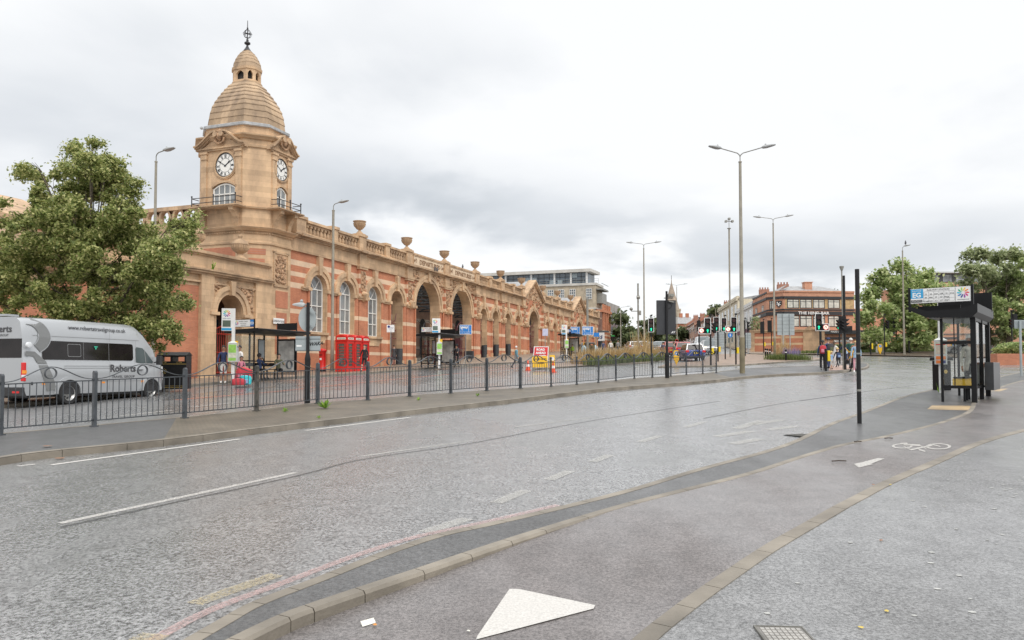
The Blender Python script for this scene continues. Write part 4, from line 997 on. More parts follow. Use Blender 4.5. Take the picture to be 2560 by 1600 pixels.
# hanging lanterns in the hall
LAMP=mat('lamp_glow',(1,.62,.2),.4,var=0,emit=3.0)
lt=thing('hanging_lantern','glowing yellow hanging lantern inside the first tall station arch, nearest the left pier','lantern',S(60.9,33.2,8.55),0,'lanterns glowing in the station hall')
m=MB(); m.lathe([(.1,-.62),(.3,-.1),(.34,0),(.12,.22)],(0,0,0),8); m.build('lamp_glass',LAMP,lt)
m=MB(); m.tube([(0,0,.2),(0,0,.9)],.025,5); m.lathe([(.36,-.02),(.36,.04),(.1,.3),(.05,.34)],(0,0,0),8); m.build('hanger',IRON,lt)
dup(lt,S(63.2,37.5,7.2),0,'glowing yellow hanging lantern low in the middle of the first tall station arch'); dup(lt,S(66.6,39.5,7.6),0,'glowing yellow lantern deep in the hall, right of the middle lantern')
# ================================================================ STREET FURNITURE
GREYM=mat('galvanised_grey',(.27,.265,.24),.5,.3,var=.2,scale=5); CONC=mat('column_paint',(.29,.265,.215),.6,var=.2,scale=2); CONC2=mat('column_lower_paint',(.20,.17,.105),.6,var=.25,scale=2)
BLK=mat('black_gloss_paint',(.014,.014,.015),.35,var=.15,scale=8,spec=.3); RAILM=mat('railing_paint',(.055,.062,.07),.42,var=.35,scale=5,bump=.2,bscale=25); RAILW=mat('worn_railing_paint',(.075,.07,.06),.6,var=.6,scale=9,bump=.3)
LHEAD=mat('lamp_head_grey',(.35,.36,.36),.4,var=.1); LGLASS=mat('lamp_lens',(.5,.52,.52),.15,var=.05); WHT=mat('white_paint_gloss',(.78,.78,.77),.35,var=.06); SIGNBACK=mat('sign_back_grey',(.34,.38,.39),.45,.1,var=.12,scale=2)
def zv(v,Y): return EYE+(920-v)*Y/FPX
# --- pedestrian railing: one long railing; posts, panels and scrolled top bars are its parts
rail=thing('pedestrian_railing','long dark grey pedestrian railing with scrolled top bars and rings along the central reservation','railing',gp(FEN[1].x,FEN[1].y,.115))
O=rail.location
def RL_(x,y,z): return Vector((x,y,z))-O
for i,p in enumerate(FEN):
    zb=gz(p.x,p.y)+.11; big=i<=10
    q=FEN[min(i+1,len(FEN)-1)]-FEN[max(i-1,0)]; q.z=0; q.normalize(); nn=Vector((-q.y,q.x,0)); rot=Matrix(((q.x,nn.x,0),(q.y,nn.y,0),(0,0,1)))
    mb=MB(RL_); lean=random.uniform(-.02,.02)
    if big:
        mb.cbox((p.x,p.y,zb+.55),.06,.105,1.14,rot)
        mb.prism([tuple(Vector((p.x,p.y,zb+1.12))+nn*(.0525*math.cos(t*PI/8))+Vector((0,0,.0525*math.sin(t*PI/8)))-q*.03) for t in range(9)],tuple(q*.06))
        mb.tube([(p.x-q.x*.06,p.y-q.y*.06,zb+.98),(p.x+q.x*.06,p.y+q.y*.06,zb+.98)],.02,6); mb.tube([(p.x-q.x*.06,p.y-q.y*.06,zb+.14),(p.x+q.x*.06,p.y+q.y*.06,zb+.14)],.02,6)
        mb.cbox((p.x,p.y,zb+.01),.12,.16,.03,rot)
    else:
        t=Vector((p.x+q.x*lean,p.y+q.y*lean,zb+1.08)); mb.tube([(p.x,p.y,zb-.02),tuple(t)],.035,8); mb.ball(tuple(t+Vector((0,0,.02))),.05,8); mb.ball((p.x,p.y,zb+.5),.05,6); mb.ball((p.x,p.y,zb+.02),.06,6)
    mb.build('post',RAILW if i in(4,) else RAILM,rail,40)
for i in range(len(FEN)-1):
    a,b=FEN[i],FEN[i+1]; L=(b-a).length; t=(b-a).normalized(); big=i<10; h0,h1=.13,.97 if big else .93
    th=Vector((t.x,t.y,0)).normalized(); nn=Vector((-th.y,th.x,0))
    def P(s,z,o=0): q=a.lerp(b,s/L); return (q.x+nn.x*o,q.y+nn.y*o,gz(q.x,q.y)+.11+z)
    mb=MB(RL_)
    for h in (h0,h1): mb.tube([P(.05,h),P(L-.05,h)],.017,4)
    n=max(6,round(L/.125))
    for k in range(1,n):
        s=L*k/n; j=random.uniform(-.006,.006) if i%3 else random.uniform(-.015,.015)
        mb.tube([P(s,h0),P(s+j,(h0+h1)/2),P(s,h1)],.0095,5)
    mb.build('panel',RAILM,rail)
    mb=MB(RL_); w=.03; pk=.27 if big else .25; N=20; up=[]; ln=[]
    for k in range(N+1):
        s=.05+(L-.1)*k/N; x=k/N; z=h1+.03+pk*(.5-.5*math.cos(2*PI*(x**1.0)))**1.1
        up.append((s,z))
    vs=[];
    for s,z in up: vs+=[P(s,z,-w),P(s,z,w),P(s,z+.014,w),P(s,z+.014,-w)]
    mb.add(vs,[(4*k+j,4*k+(j+1)%4,4*k+4+(j+1)%4,4*k+4+j) for k in range(N) for j in range(4)]+[(0,1,2,3),(4*N+3,4*N+2,4*N+1,4*N)])
    rr=.115; M=16; vs=[]
    for k in range(M):
        an=2*PI*k/M
        for r_,o in ((rr,-w),(rr,w),(rr-.014,w),(rr-.014,-w)): vs.append(P(L/2+r_*math.cos(an),h1+.035+pk-rr-.012+r_*math.sin(an),o))
    mb.add(vs,[(4*k+j,4*k+(j+1)%4,4*((k+1)%M)+(j+1)%4,4*((k+1)%M)+j) for k in range(M) for j in range(4)])
    mb.build('scroll_bar',RAILM,rail,50)
# --- lamp columns
def lamp_head(mb,c,dr,L=.75,w=.17,tilt=.12):
    """flat lantern on an arm end; dr = direction outwards"""
    d=Vector((*dr,tilt)).normalized(); c=Vector(c); s=Vector((-d.y,d.x,0)).normalized(); u=d.cross(s)*-1; u=u if u.z>0 else -u
    sec=[(0,.5,.45),(.12,.8,.9),(.35,1,1),(.75,.85,.6),(1,.5,.3)]; vs=[]
    for t,ww,hh in sec:
        for a,b in ((-1,-.35),(1,-.35),(1,.1),(.5,.55),(-.5,.55),(-1,.1)): vs.append(tuple(c+d*(t*L)+s*(a*w*ww)+u*(b*.15*hh)))
    k=len(sec); mb.add(vs,[(6*i+j,6*i+(j+1)%6,6*i+6+(j+1)%6,6*i+6+j) for i in range(k-1) for j in range(6)]+[(0,1,2,3,4,5),tuple(6*(k-1)+j for j in range(6))[::-1]])
    mb.ball(tuple(c+d*(L*.3)+u*.12),.05,6)
def column(label,u,vb,vt,kind='single',arm=1.1,dirs=((1,-.3),),r0=.095,r1=.06,Y=None,two=False,rise=.5,group='tall street lamps',name='street_lamp',hl=.75):
    p=G(u,vb) if Y is None else gp((u-1280)/FPX*Y,Y)
    t=thing(name,label,'street lamp',p+Vector((0,0,.1)),0,group); H=zv(vt,p.y)-p.z-.1
    mb=MB()
    if two: mb.tube([(0,0,-.1),(0,0,1.9)],r0*1.25,10,1); mb.tube([(0,0,1.9),(0,0,2.0),(0,0,H-.35)],[r0*1.25,r0,r1],10)
    else: mb.tube([(0,0,-.1),(0,0,1.4),(0,0,1.5),(0,0,H-.35)],[r0*1.15,r0*1.15,r0,r1],10)
    mb.tube([(0,0,H-.36),(0,0,H-.3)],r1*1.25,10)
    mb.build('column',[CONC,CONC2],t,40)
    for d in dirs:
        d=Vector(d).normalized(); L=arm; m=MB()
        m.tube([(0,0,H-.4),(0,0,H-.05),(d.x*.05,d.y*.05,H+.06),(d.x*.16,d.y*.16,H+.14),(d.x*L,d.y*L,H+.14+rise*L*.25)],.028,6)
        m.build('arm',GREYM,t,40); h=MB(); lamp_head(h,(d.x*(L-.05),d.y*(L-.05),H+.14+rise*L*.25),(d.x,d.y),hl); h.build('lamp_head',LHEAD,t,30)
    return t
RD=(.94,-.34)
column('street lamp rising behind the lime tree, left of the clock tower',382,0,384,dirs=(RD,),arm=.55,Y=38,hl=.7)
column('street lamp beside the red pillar box, its head in front of the station balustrade',830,932,512,dirs=(RD,),arm=.5,r0=.11,r1=.085,hl=.75)
column('tallest two-armed street lamp, standing on the crossing island behind the end of the railing',1856,938,385,dirs=((-.94,-.2),(.94,-.34)),arm=1.15,r0=.115,r1=.075,two=True,rise=.7,hl=.7)
column('two-armed street lamp on the planted island beside the grey sign backs',1937,901,548,dirs=((-.96,.1),(.94,-.3)),arm=1.1,two=True,hl=.7)
column('two-armed street lamp behind the tall dry grasses, between the CCTV pole and the black sign',1611,0,612,dirs=((-.97,.1),(.97,-.1)),arm=1.15,two=True,Y=76,hl=.7)
column('distant two-armed street lamp just right of the church spire',1693,0,714,dirs=((-.97,.1),(.97,-.1)),arm=1.3,Y=140,hl=.8)
column('pale street lamp in front of the round tree beyond the junction, bird on top',2261,0,618,dirs=((.7,-.5),),arm=.2,Y=76,hl=.6)
column('faint far street lamp above the far road, left of the CCTV pole',1540,0,786,dirs=((1,0),),arm=.9,Y=150)
column('slim far street lamp with a bent arm, nearer the stone office block',1552,0,770,dirs=((1,0),),arm=1.2,Y=135)
column('distant street lamp over the terrace roofs, left of the leaning camera column',1790,0,770,dirs=((-1,-.2),),arm=1.0,Y=160)
# lamp head of the pale lamp carries a pigeon
bird=thing('pigeon','small dark pigeon perched on the pale street lamp beyond the junction','bird',(gp((2261-1280)/FPX*76,76).x+.25,75.85,zv(613,76)+.1))
m=MB(); m.lathe([(.01,-.22),(.07,-.12),(.1,0),(.08,.1),(.05,.16),(.06,.2),(.03,.26)],(0,0,.16),8); m.tube([(0,0,.0),(0,0,.1)],.015,4); m.build('body',mat('pigeon_grey',(.09,.09,.1),.7,var=.2),bird,50)
for sx,z,l in ((63.9,10.96,'dark pigeon on the station cornice below the right end of the nearer lettered panel'),(64.4,10.96,'pigeon on the station cornice, closest to the middle urn of the lettered panels'),(71.2,12.17,'pigeon on top of the farther lettered parapet panel')):
    dup(bird,S(sx,30.62 if z<12 else 30.9,z),.8,l)['group']='pigeons'
bird['group']='pigeons'
# --- poles with cameras
def pole(name,label,cat,u,vb,vt,r,m,Y=None,two=None):
    p=G(u,vb) if Y is None else gp((u-1280)/FPX*Y,Y); t=thing(name,label,cat,p+Vector((0,0,.1))); H=zv(vt,p.y)-p.z-.1
    mb=MB(); mb.tube([(0,0,-.12),(0,0,H)],r,12)
    if two: mb.tube([(0,0,-.12),(0,0,two)],r*1.45,12,1); mb.lathe([(r*1.45,two-.01),(r*1.5,two+.02),(r,two+.16)],(0,0,0),12,1)
    mb.build('pole',[m,m],t,40); return t,H
t,H=pole('camera_column','pale camera column with a cluster of cameras on top, behind the tallest lamp','camera column',1826,895,570,.085,CONC)
m=MB(); m.tube([(0,0,H-.05),(0,0,H+.9)],.03,6); m.tube([(0,0,H),(0,0,H+.06)],.2,8); m.tube([(-.3,0,H+.75),(.3,0,H+.75)],.03,6)
for x in (-.32,0,.32): m.cbox((x,-.05,H+.75+(.25 if x==0 else 0)),.2,.35,.2)
m.build('camera_cluster',GREYM,t)
t,H=pole('cctv_pole','slim grey CCTV pole with a dome camera on a side bracket, behind the dry grasses','camera pole',1596,0,708,.1,GREYM,Y=85)
m=MB(); m.tube([(0,0,H-3.2),(-.8,0,H-3.2),(-.8,0,H-3.0)],.05,6); m.ball((-.8,0,H-2.95),.2,8); m.tube([(-.15,0,H-1.6),(.2,0,H-1.6)],.2,8); m.cbox((.2,0,H-3.4),.25,.3,.5); m.build('camera',GREYM,t,40)
t,H=pole('black_pole','tall plain black pole on the dark kerbside strip, nearest to the viewer','pole',2149,1070,672,.042,BLK)
m=MB(); m.tube([(0,0,1.35),(0,0,1.38)],.044,12); m.tube([(0,0,.62),(0,0,.66)],.0435,12); m.build('tape_band',GREYM,t)
# --- black lamp-topped post with the backs of two signs, in front of the post box
p=G(768,1016); t=thing('sign_post','black post by the railing with lamp, round sign back and oblong sign back','sign',p+Vector((0,0,.11)))
Hh=zv(756,p.y)-p.z-.11; m=MB(); m.tube([(0,0,-.05),(0,0,1.25)],.085,12); m.lathe([(.085,1.24),(.09,1.27),(.052,1.45)],(0,0,0),12); m.tube([(0,0,1.4),(0,0,Hh)],.05,12); m.build('pole',BLK,t,40)
m=MB(); m.tube([(0,.02,Hh-.05),(-.12,.02,Hh-.06)],.02,6); lamp_head(m,(-.1,.02,Hh-.08),(-1,.05),.36,.09,0.05); m.build('lamp_head',LHEAD,t,30)
zc=zv(797,p.y)-p.z-.11; m=MB(); m.lathe([(.0,-.006),(.37,-.006),(.37,.006),(0,.006)],(0,0,0),40)
for i,q in enumerate(m.v): m.v[i]=Vector((q.x*.62-.04,q.z+.075+q.x*.3,q.y+zc))
for dz in (-.2,.2): m.box(-.2,.2,.05,.068,zc+dz-.02,zc+dz+.02)
m.build('round_sign_back',SIGNBACK,t)
zc=zv(859,p.y)-p.z-.11; m=MB(); m.box(-.38,.35,.07,.085,zc-.22,zc+.22); 
for dz in (-.17,.17): m.box(-.38,.35,.05,.07,zc+dz-.025,zc+dz+.025)
m.box(-.35,-.2,.066,.0695,zc-.09,zc-.04,1); s=m.build('oblong_sign_back',[SIGNBACK,WHT],t)
m=MB(); text(m,'WAKA',.15,(.22,.066,zc-.05),(1,0,.1),(0,0,1),0,'CENTER',.001,.004,.9,.3); m.build('graffiti_tag',BLK,s)
# --- black post with the back of a big variable message sign
p=G(1668,951); t=thing('message_sign','large black sign seen from behind, a camera on top of its post','sign',p+Vector((0,0,.11)))
k=p.y/FPX; zt=zv(750,p.y)-p.z-.11; zb=zv(836,p.y)-p.z-.11; m=MB(); m.tube([(0,0,-.05),(0,0,1.0)],.1,12); m.lathe([(.1,.99),(.115,1.03),(.05,1.25)],(0,0,0),12); m.tube([(0,0,1.2),(0,0,zt+.2)],.055,12); m.tube([(0,0,zt+.2),(0,0,zt+.42)],.05,10); m.build('pole',BLK,t,40)
m=MB(); m.box((1644-1668)*k,(1692-1668)*k,.07,.2,zb,zt); m.box((1644-1668)*k,(1692-1668)*k,.06,.07,zt-.02,zt); s=m.build('sign_case',mat('sign_case_black',(.035,.037,.042),.5,var=.15,scale=2),t,None,.01)
m=MB(); m.tube([(-.12,.03,zt+.1),(.3,.03,zt+.1)],.025,6); m.cbox((.2,0,zt+.22),.26,.22,.14); m.cbox((.2,-.13,zt+.2),.1,.1,.08); m.tube([(.1,.0,zt-.05),(.35,.0,zt-.1)],.03,6); m.build('camera',GREYM,t)
m=MB(); text(m,'AY',.13,(.3,.066,zb+.06),(1,0,0),(0,0,1),0,'CENTER',.001,.004,1,.3); m.build('graffiti_tag',WHT,s)
m=MB(); 
for j in range(18):
    a=2*PI*j/18; b=2*PI*(j+1)/18; m.tube([(.1+.14*math.cos(a),.06,zt-.25+.14*math.sin(a)),(.1+.14*math.cos(b),.06,zt-.25+.14*math.sin(b))],.012,4)
m.build('cable_loop',BLK,t)
# --- litter bin (two-sided) behind the minibus
GOLD=mat('gold_lettering',(.55,.40,.13),.4,.4,var=.1); SCREEN=mat('display_grey_green',(.12,.15,.12),.2,var=.1); YEL=mat('yellow_panel',(.78,.46,.02),.4,var=.08); BLUE=mat('blue_sign',(.02,.19,.55),.35,var=.06); NAVY=mat('navy_panel',(.02,.03,.18),.4,var=.05); CYAN=mat('cyan_panel',(.03,.33,.62),.4,var=.05); GRN=mat('lime_panel',(.3,.58,.12),.4,var=.15,scale=8); REDP=mat('red_sign',(.62,.03,.03),.4,var=.05); ORG=mat('orange_panel',(.8,.22,.05),.4,var=.1)
def bin_twin(label,u,v,rz):
    t=thing('litter_bin',label,'litter bin',G(u,v,.11),rz); m=MB(); w,d=.58,.3
    m.box(-w,w,-d,d,.0,1.0); m.box(-w,w,-d,-d+.05,1.0,1.12); m.box(-w,w,d-.05,d,1.0,1.12)
    for x0,x1 in ((-w,-w+.07),(-.05,.05),(w-.07,w)): m.box(x0,x1,-d,d,1.0,1.32)
    m.box(-w,w,-d,d,1.3,1.36)
    m.build('body',BLK,t,None,.012)
    m=MB(); m.prism([(-w-.03,-d-.03,1.362),(-w-.03,d+.03,1.362),(-w-.03,0,1.5)],(2*w+.06,0,0)); m.build('roof',BLK,t)
    m=MB(); m.box(-w-.004,w+.004,-d-.006,-d,1.0,1.02); m.box(-w-.004,w+.004,-d-.006,-d,.06,.075); m.box(-w-.004,w+.004,-d-.006,-d,.12,.13)
    for x in (-.3,.3): text(m,'LITTER',.075,(x,-d-.004,1.05),(1,0,0),(0,0,1),0,'CENTER',.001)
    for i in range(5):
        a=2*PI*i/5+PI/2; c=(-.28+.06*math.cos(a),-d-.005,.72+.06*math.sin(a)); n=8
        for j in range(n):
            b0,b1=2*PI*j/n,2*PI*(j+1)/n; m.quad((c[0]+.045*math.cos(b0),c[1],c[2]+.045*math.sin(b0)),(c[0]+.045*math.cos(b1),c[1],c[2]+.045*math.sin(b1)),(c[0]+.033*math.cos(b1),c[1],c[2]+.033*math.sin(b1)),(c[0]+.033*math.cos(b0),c[1],c[2]+.033*math.sin(b0)))
    m.build('gold_trim',GOLD,t); return t
bin_twin('black double litter bin with gold trim on the station pavement beside the minibus',435,972,R(3))
# --- red pillar box and telephone kiosks
RED=mat('post_office_red',(.60,.022,.018),.32,var=.1,scale=3); KGLASS=mat('kiosk_glass',(.10,.10,.095),.1,var=.4,scale=3,spec=.8); KSIGN=mat('kiosk_sign',(.75,.70,.6),.4,var=.05)
t=thing('pillar_box','red cylindrical pillar box on the station pavement, left of the telephone kiosks','post box',G(806,929,.11),R(-20))
m=MB(); m.lathe([(.25,0),(.25,.14),(.225,.17),(.225,1.28),(.25,1.31),(.26,1.36),(.29,1.38),(.29,1.44),(.25,1.47),(.18,1.53),(.05,1.56)],(0,0,0),24); m.build('body',RED,t,40)
m=MB(); m.cbox((0,-.225,1.12),.24,.02,.05); m.cbox((0,-.226,.85),.16,.02,.14,None,1); m.build('slot',[BLK,WHT],t); m=MB(); m.lathe([(.252,0),(.252,.12)],(0,0,.003),24); m.build('base_band',BLK,t,40)
def kiosk(label,p,rz,first=[None]):
    if first[0] is not None: return dup(first[0],p,rz,label)
    t=thing('telephone_kiosk',label,'telephone box',p,rz,'red telephone kiosks'); first[0]=t
    w=.45; m=MB(); m.box(-w,w,-w,w,0,.16)
    for sx in(-1,1):
        for sy in(-1,1): m.box(min(sx*w,sx*(w-.1)),max(sx*w,sx*(w-.1)),min(sy*w,sy*(w-.1)),max(sy*w,sy*(w-.1)),.16,2.05)
    for i in range(4):
        M=Matrix.Rotation(i*PI/2,3,'Z')
        def q(x0,x1,z0,z1,o,mm=0): m.cbox(M@Vector(((x0+x1)/2,-w+o,(z0+z1)/2)),x1-x0 if i%2==0 else .05,.05 if i%2==0 else x1-x0,z1-z0,None,mm)
        q(-.36,.36,.16,.36,.03); q(-.36,.36,1.86,2.05,.03)
        for z in range(1,8): q(-.36,.36,.36+z*.1875-.012,.36+z*.1875+.012,.035)
        for x in (-.25,.25): q(x-.018,x+.018,.36,1.86,.035)
        for x in (-.35,.35): q(x-.025,x+.025,.36,1.86,.03)
    m.box(-w-.04,w+.04,-w-.04,w+.04,2.05,2.1); m.box(-w,w,-w,w,2.1,2.32)
    m.build('frame',RED,t)
    m=MB(); m.lathe([(.62,2.32),(.60,2.36),(.52,2.42),(.36,2.47),(.15,2.5)],(0,0,0),4,0,1,1,PI/4); 
    for i in range(4):
        M=Matrix.Rotation(i*PI/2,3,'Z'); pts=[M@Vector((-.42+.84*k/10,-w-.015,2.31+.13*math.sin(PI*k/10))) for k in range(11)]; m.prism([tuple(x) for x in pts],tuple(M@Vector((0,.1,0))))
    m.build('domed_roof',RED,t)
    m=MB()
    for i in range(4):
        M=Matrix.Rotation(i*PI/2,3,'Z'); c=M@Vector((0,-w+.045,1.1)); m.cbox(c,.72 if i%2==0 else .012,.012 if i%2==0 else .72,1.52)
    m.build('glazing',KGLASS,t)
    m=MB()
    for i in range(4):
        M=Matrix.Rotation(i*PI/2,3,'Z'); c=M@Vector((0,-w-.004,2.2)); m.cbox(c,.66 if i%2==0 else .012,.012 if i%2==0 else .66,.13,None,0)
    f=m.build('sign',KSIGN,t); m=MB()
    text(m,'TELEPHONE',.1,(0,-w-.012,2.165),(1,0,0),(0,0,1),0,'CENTER',.001); text(m,'TELEPHONE',.1,(w+.012,0,2.165),(0,1,0),(0,0,1),0,'CENTER',.001); m.build('lettering',BLK,f)
    m=MB(); m.cbox((.2,-w+.0,1.05),.03,.04,.08); m.build('door_handle',GREYM,t); return t
pk=G(862,929,.11); kr=-AZ
kiosk('nearest of the red telephone kiosks, beside the pillar box',pk,kr); kiosk('middle one of the row of red telephone kiosks',pk+DV*.97+NV*.0,kr); kiosk('last red telephone kiosk of the row, the one next to the man in black',pk+DV*1.94,kr)
# --- pinwheel logo used by the bus stops
PW=[(.75,.03,.05),(.8,.25,.03),(.85,.55,.05),(.35,.6,.1),(.02,.4,.2),(.02,.5,.65),(.03,.2,.5),(.03,.06,.28),(.3,.03,.35),(.65,.02,.25)]
PWM=[mat('pinwheel_colour_%s'%w,c,.4,var=0) for w,c in zip(('red','orange','amber','lime','green','sky','blue','navy','purple','pink'),PW)]
def pinwheel(parent,c,ux,uy,r):
    mb=MB(); c=Vector(c); ux=Vector(ux); uy=Vector(uy); n=10
    for i in range(n):
        a=2*PI*i/n; d=ux*math.cos(a)+uy*math.sin(a); s=ux*-math.sin(a)+uy*math.cos(a)
        mb.poly([tuple(c+d*r*.28-s*r*.02),tuple(c+d*r*.95-s*r*.16),tuple(c+d*r+s*r*.05),tuple(c+d*r*.62+s*r*.16),tuple(c+d*r*.3+s*r*.05)],i)
    return mb.build('pinwheel_emblem',PWM,parent)
# --- bus shelters
SHG=glass('shelter_glass',(.93,.95,.94),.04); SHB=mat('shelter_black',(.010,.010,.011),.38,var=.15,spec=.22); POSTER=mat('poster_grey',(.42,.45,.46),.2,var=.25,scale=2); ADV=mat('poster_pale',(.55,.53,.5),.25,var=.35,scale=2.5)
def shelter(label,p,rz,L=3.4,D=1.25,stop='ED',detail=True):
    """long axis x; back wall at +y, open to -y; the near end is at -x"""
    t=thing('bus_shelter',label,'bus shelter',p,rz); h=2.3; hx=L/2; hy=D/2
    m=MB()
    for x in (-hx,-hx/3,hx/3,hx):
        m.box(x-.035,x+.035,hy-.07,hy,0,h)
    for x in (-hx,hx): m.box(x-.03,x+.03,-hy,-hy+.05,0,h)
    for z in (.28,.95): m.box(-hx,hx,hy-.055,hy-.015,z-.03,z+.03)
    for x in (-hx,hx):
        for z in (.28,.95): m.box(x-.02,x+.02,-hy+.05,hy-.07,z-.03,z+.03)
    m.build('frame',SHB,t)
    m=MB(); m.prism([(-hx-.45,-hy-.55,h+.14),(-hx-.45,-hy-.6,h+.2),(-hx-.45,-hy-.5,h+.24),(-hx-.45,hy+.2,h+.16),(-hx-.45,hy+.2,h+.02),(-hx-.45,hy,h),(-hx-.45,-hy,h)],(L+.9,0,0)); m.build('roof',SHB,t)
    m=MB()
    for a,b in ((-hx,-hx/3),(-hx/3,hx/3),(hx/3,hx)): m.box(a+.04,b-.04,hy-.04,hy-.03,.31,2.2)
    m.box(-hx-.005,-hx+.005,-hy+.06,hy-.08,.31,2.2); m.build('glass_panel',SHG,t)
    m=MB(); m.box(-hx+.4,hx-.4,hy-.5,hy-.15,.5,.54); m.box(-hx+.4,hx-.4,hy-.14,hy-.1,.68,.86)
    for x in (-hx+.6,0,hx-.6): m.box(x-.025,x+.025,hy-.35,hy-.3,0,.5)
    m.build('bench',SHB,t)
    m=MB(); m.box(hx/3-.55,hx/3+.0,hy-.09,hy-.072,1.05,2.1); c=m.build('timetable_case',SHB,t); m=MB(); m.box(hx/3-.5,hx/3-.05,hy-.096,hy-.091,1.1,2.05); m.build('timetable',POSTER,c)
    m=MB(); m.box(hx-.06,hx+.06,-hy+.05,hy-.07,.35,2.15); c=m.build('advert_panel',SHB,t); m=MB(); m.box(hx-.068,hx-.061,-hy+.12,hy-.14,.45,2.05); m.build('advert',ADV,c)
    # route boards across each end of the roof
    for x,face in ((-hx,True),(hx,False)):
        m=MB()
        for y in (-hy+.02,hy-.02): m.box(x-.025,x+.025,y-.025,y+.025,h+.15,3.02)
        m.box(x-.02,x+.02,-hy,hy,h+.32,3.0); b=m.build('route_board',SHB,t)
        if face:
            X=x-.022; q=MB(); q.quad((X,hy-.03,2.64),(X,-hy+.26,2.64),(X,-hy+.26,2.98),(X,hy-.03,2.98),0); q.quad((X,-hy+.25,2.64),(X,-hy+.03,2.64),(X,-hy+.03,2.98),(X,-hy+.25,2.98),1); q.quad((X-.001,-hy+.24,2.65),(X-.001,-hy+.05,2.65),(X-.001,-hy+.05,2.69),(X-.001,-hy+.24,2.69),2)
            fp=q.build('route_panel',[WHT,BLUE,NAVY],b)
            q=MB(); text(q,stop,.17,(X-.004,-hy+.14,2.75),(0,-1,0),(0,0,1),0,'CENTER',.001,.004); q.build('stop_letters',WHT,fp)
            q=MB(); text(q,'RAILWAY STATION',.06,(X-.004,.05,2.88),(0,-1,0),(0,0,1),0,'CENTER',.001); text(q,'15 22 31 44 47 87',.05,(X-.004,.05,2.78),(0,-1,0),(0,0,1),0,'CENTER',.001); text(q,'48 X3 X7 X27',.05,(X-.004,.05,2.69),(0,-1,0),(0,0,1),0,'CENTER',.001); q.build('route_numbers',BLK,fp)
            pinwheel(fp,(X-.003,hy-.17,2.83),(0,-1,0),(0,0,1),.12)
    return t
def totem(label,u,v,vt,rz=0):
    p=G(u,v,.11); t=thing('bus_stop_pole',label,'bus stop',p,rz); H=zv(vt,p.y)-p.z
    m=MB(); m.box(-.07,.07,-.05,.05,0,H); m.build('pole',WHT,t)
    m=MB(); m.box(-.53,-.071,-.04,.04,H-1.05,H); f=m.build('flag',WHT,t)
    pinwheel(f,(-.3,-.043,H-.24),(1,0,0),(0,0,1),.17); q=MB(); text(q,'railway station',.06,(-.3,-.043,H-.49),(1,0,0),(0,0,1),0,'CENTER',.001); q.build('lettering',NAVY,f)
    q=MB(); q.box(-.48,-.12,-.046,-.041,H-.86,H-.56); q.build('display',SCREEN,f); q=MB(); q.box(-.52,-.08,-.045,-.041,H-1.03,H-.92); q.build('number_strip',CYAN,f)
    m=MB(); m.lathe([(.28,0),(.28,.85),(.3,.87),(.06,.98)],(0,0,1.0),4,0,1,1,PI/4); c=m.build('timetable_case',SIGNBACK if False else mat('case_grey_white',(.6,.62,.6),.4,var=.08),t)
    for i,(mm,z0,z1) in enumerate(((GRN,1.42,1.8),(mat('leaflet_cream',(.62,.62,.5),.4,var=.2,scale=8),1.2,1.4),(GRN,1.05,1.18))):
        q=MB(); q.box(-.17,.17,-.204,-.2,z0,z1); q.build('leaflet',mm,c)
    q=MB(); text(q,'Help',.12,(.204,0,1.66),(0,1,0),(0,0,1),0,'CENTER',.001); text(q,'us',.12,(.204,0,1.52),(0,1,0),(0,0,1),0,'CENTER',.001); q.build('lettering',BLK,c)
    q=MB(); q.box(.02,.22,-.056,-.05,H-1.75,H-1.52); q.build('notice',YEL,t); return t
RZS=PI/2-AZ
shelter('black bus shelter with the ED route board, two women sitting in it',G(665,949,.11),RZS,stop='ED')
totem('white bus stop totem with green leaflets, in front of the station porch',582,958,771,R(8))
shelter('black bus shelter in front of the second tall arch, behind the cyclist',G(1096,919,.11),RZS,stop='EC')
totem('white bus stop totem in front of the first tall arch',1098,921,796,R(10))
shelter('far black bus shelter by the gabled arches of the station',G(1425,890,.11),RZS,3.6,stop='EB')
totem('far white bus stop totem beside the shelter near the second gable',1416,893,812,R(10))
# --- EG shelter on the near pavement
ez=R(90-39); pe=G(2437,1007,.09); t=thing('bus_shelter','large black bus shelter with the EG route board on the near pavement at the right','bus shelter',pe,ez); EG=t
# local: x along the shelter (away from the viewer), y towards the road
h=2.2; Lx=2.75; D=.72
m=MB(); 
m.box(-.06,.06,-.06,.06,0,h); m.box(Lx-.06,Lx+.06,-.06,.06,0,h); m.box(1.35,1.41,-.05,.05,0,h)
m.box(-.03,.03,D-.03,D+.03,0,h); m.box(Lx-.03,Lx+.03,D-.03,D+.03,0,h)
for x in (0,Lx): m.box(x-.03,x+.03,.06,D-.03,.36,.44); m.box(x-.03,x+.03,.06,D-.03,1.52,1.6); 
m.box(0,Lx,-.03,.03,.36,.42); m.box(0,Lx,-.03,.03,h-.08,h)
m.box(-.012,.012,D*.6-.012,D*.6+.012,.44,h); m.build('frame',SHB,t)
m=MB()
sec=[(-.14,h+.34),(-.14,h+.12),(.0,h-.02),(1.0,h+.02),(1.36,h+.2),(1.46,h+.27),(1.42,h+.34),(1.0,h+.2),(.3,h+.22)]
m.prism([(-.3,y,z) for y,z in sec],(Lx+.5,0,0)); m.build('roof',SHB,t)
m=MB(); m.box(-.006,.006,.07,D-.04,.45,1.51); m.box(-.006,.006,.07,D-.04,1.61,h-.02); m.box(.07,1.34,-.006,.006,.43,h-.1); m.box(1.42,Lx-.07,-.006,.006,.43,h-.1); m.box(Lx-.006,Lx+.006,.07,D-.04,.45,h-.02); m.build('glass_panel',SHG,t)
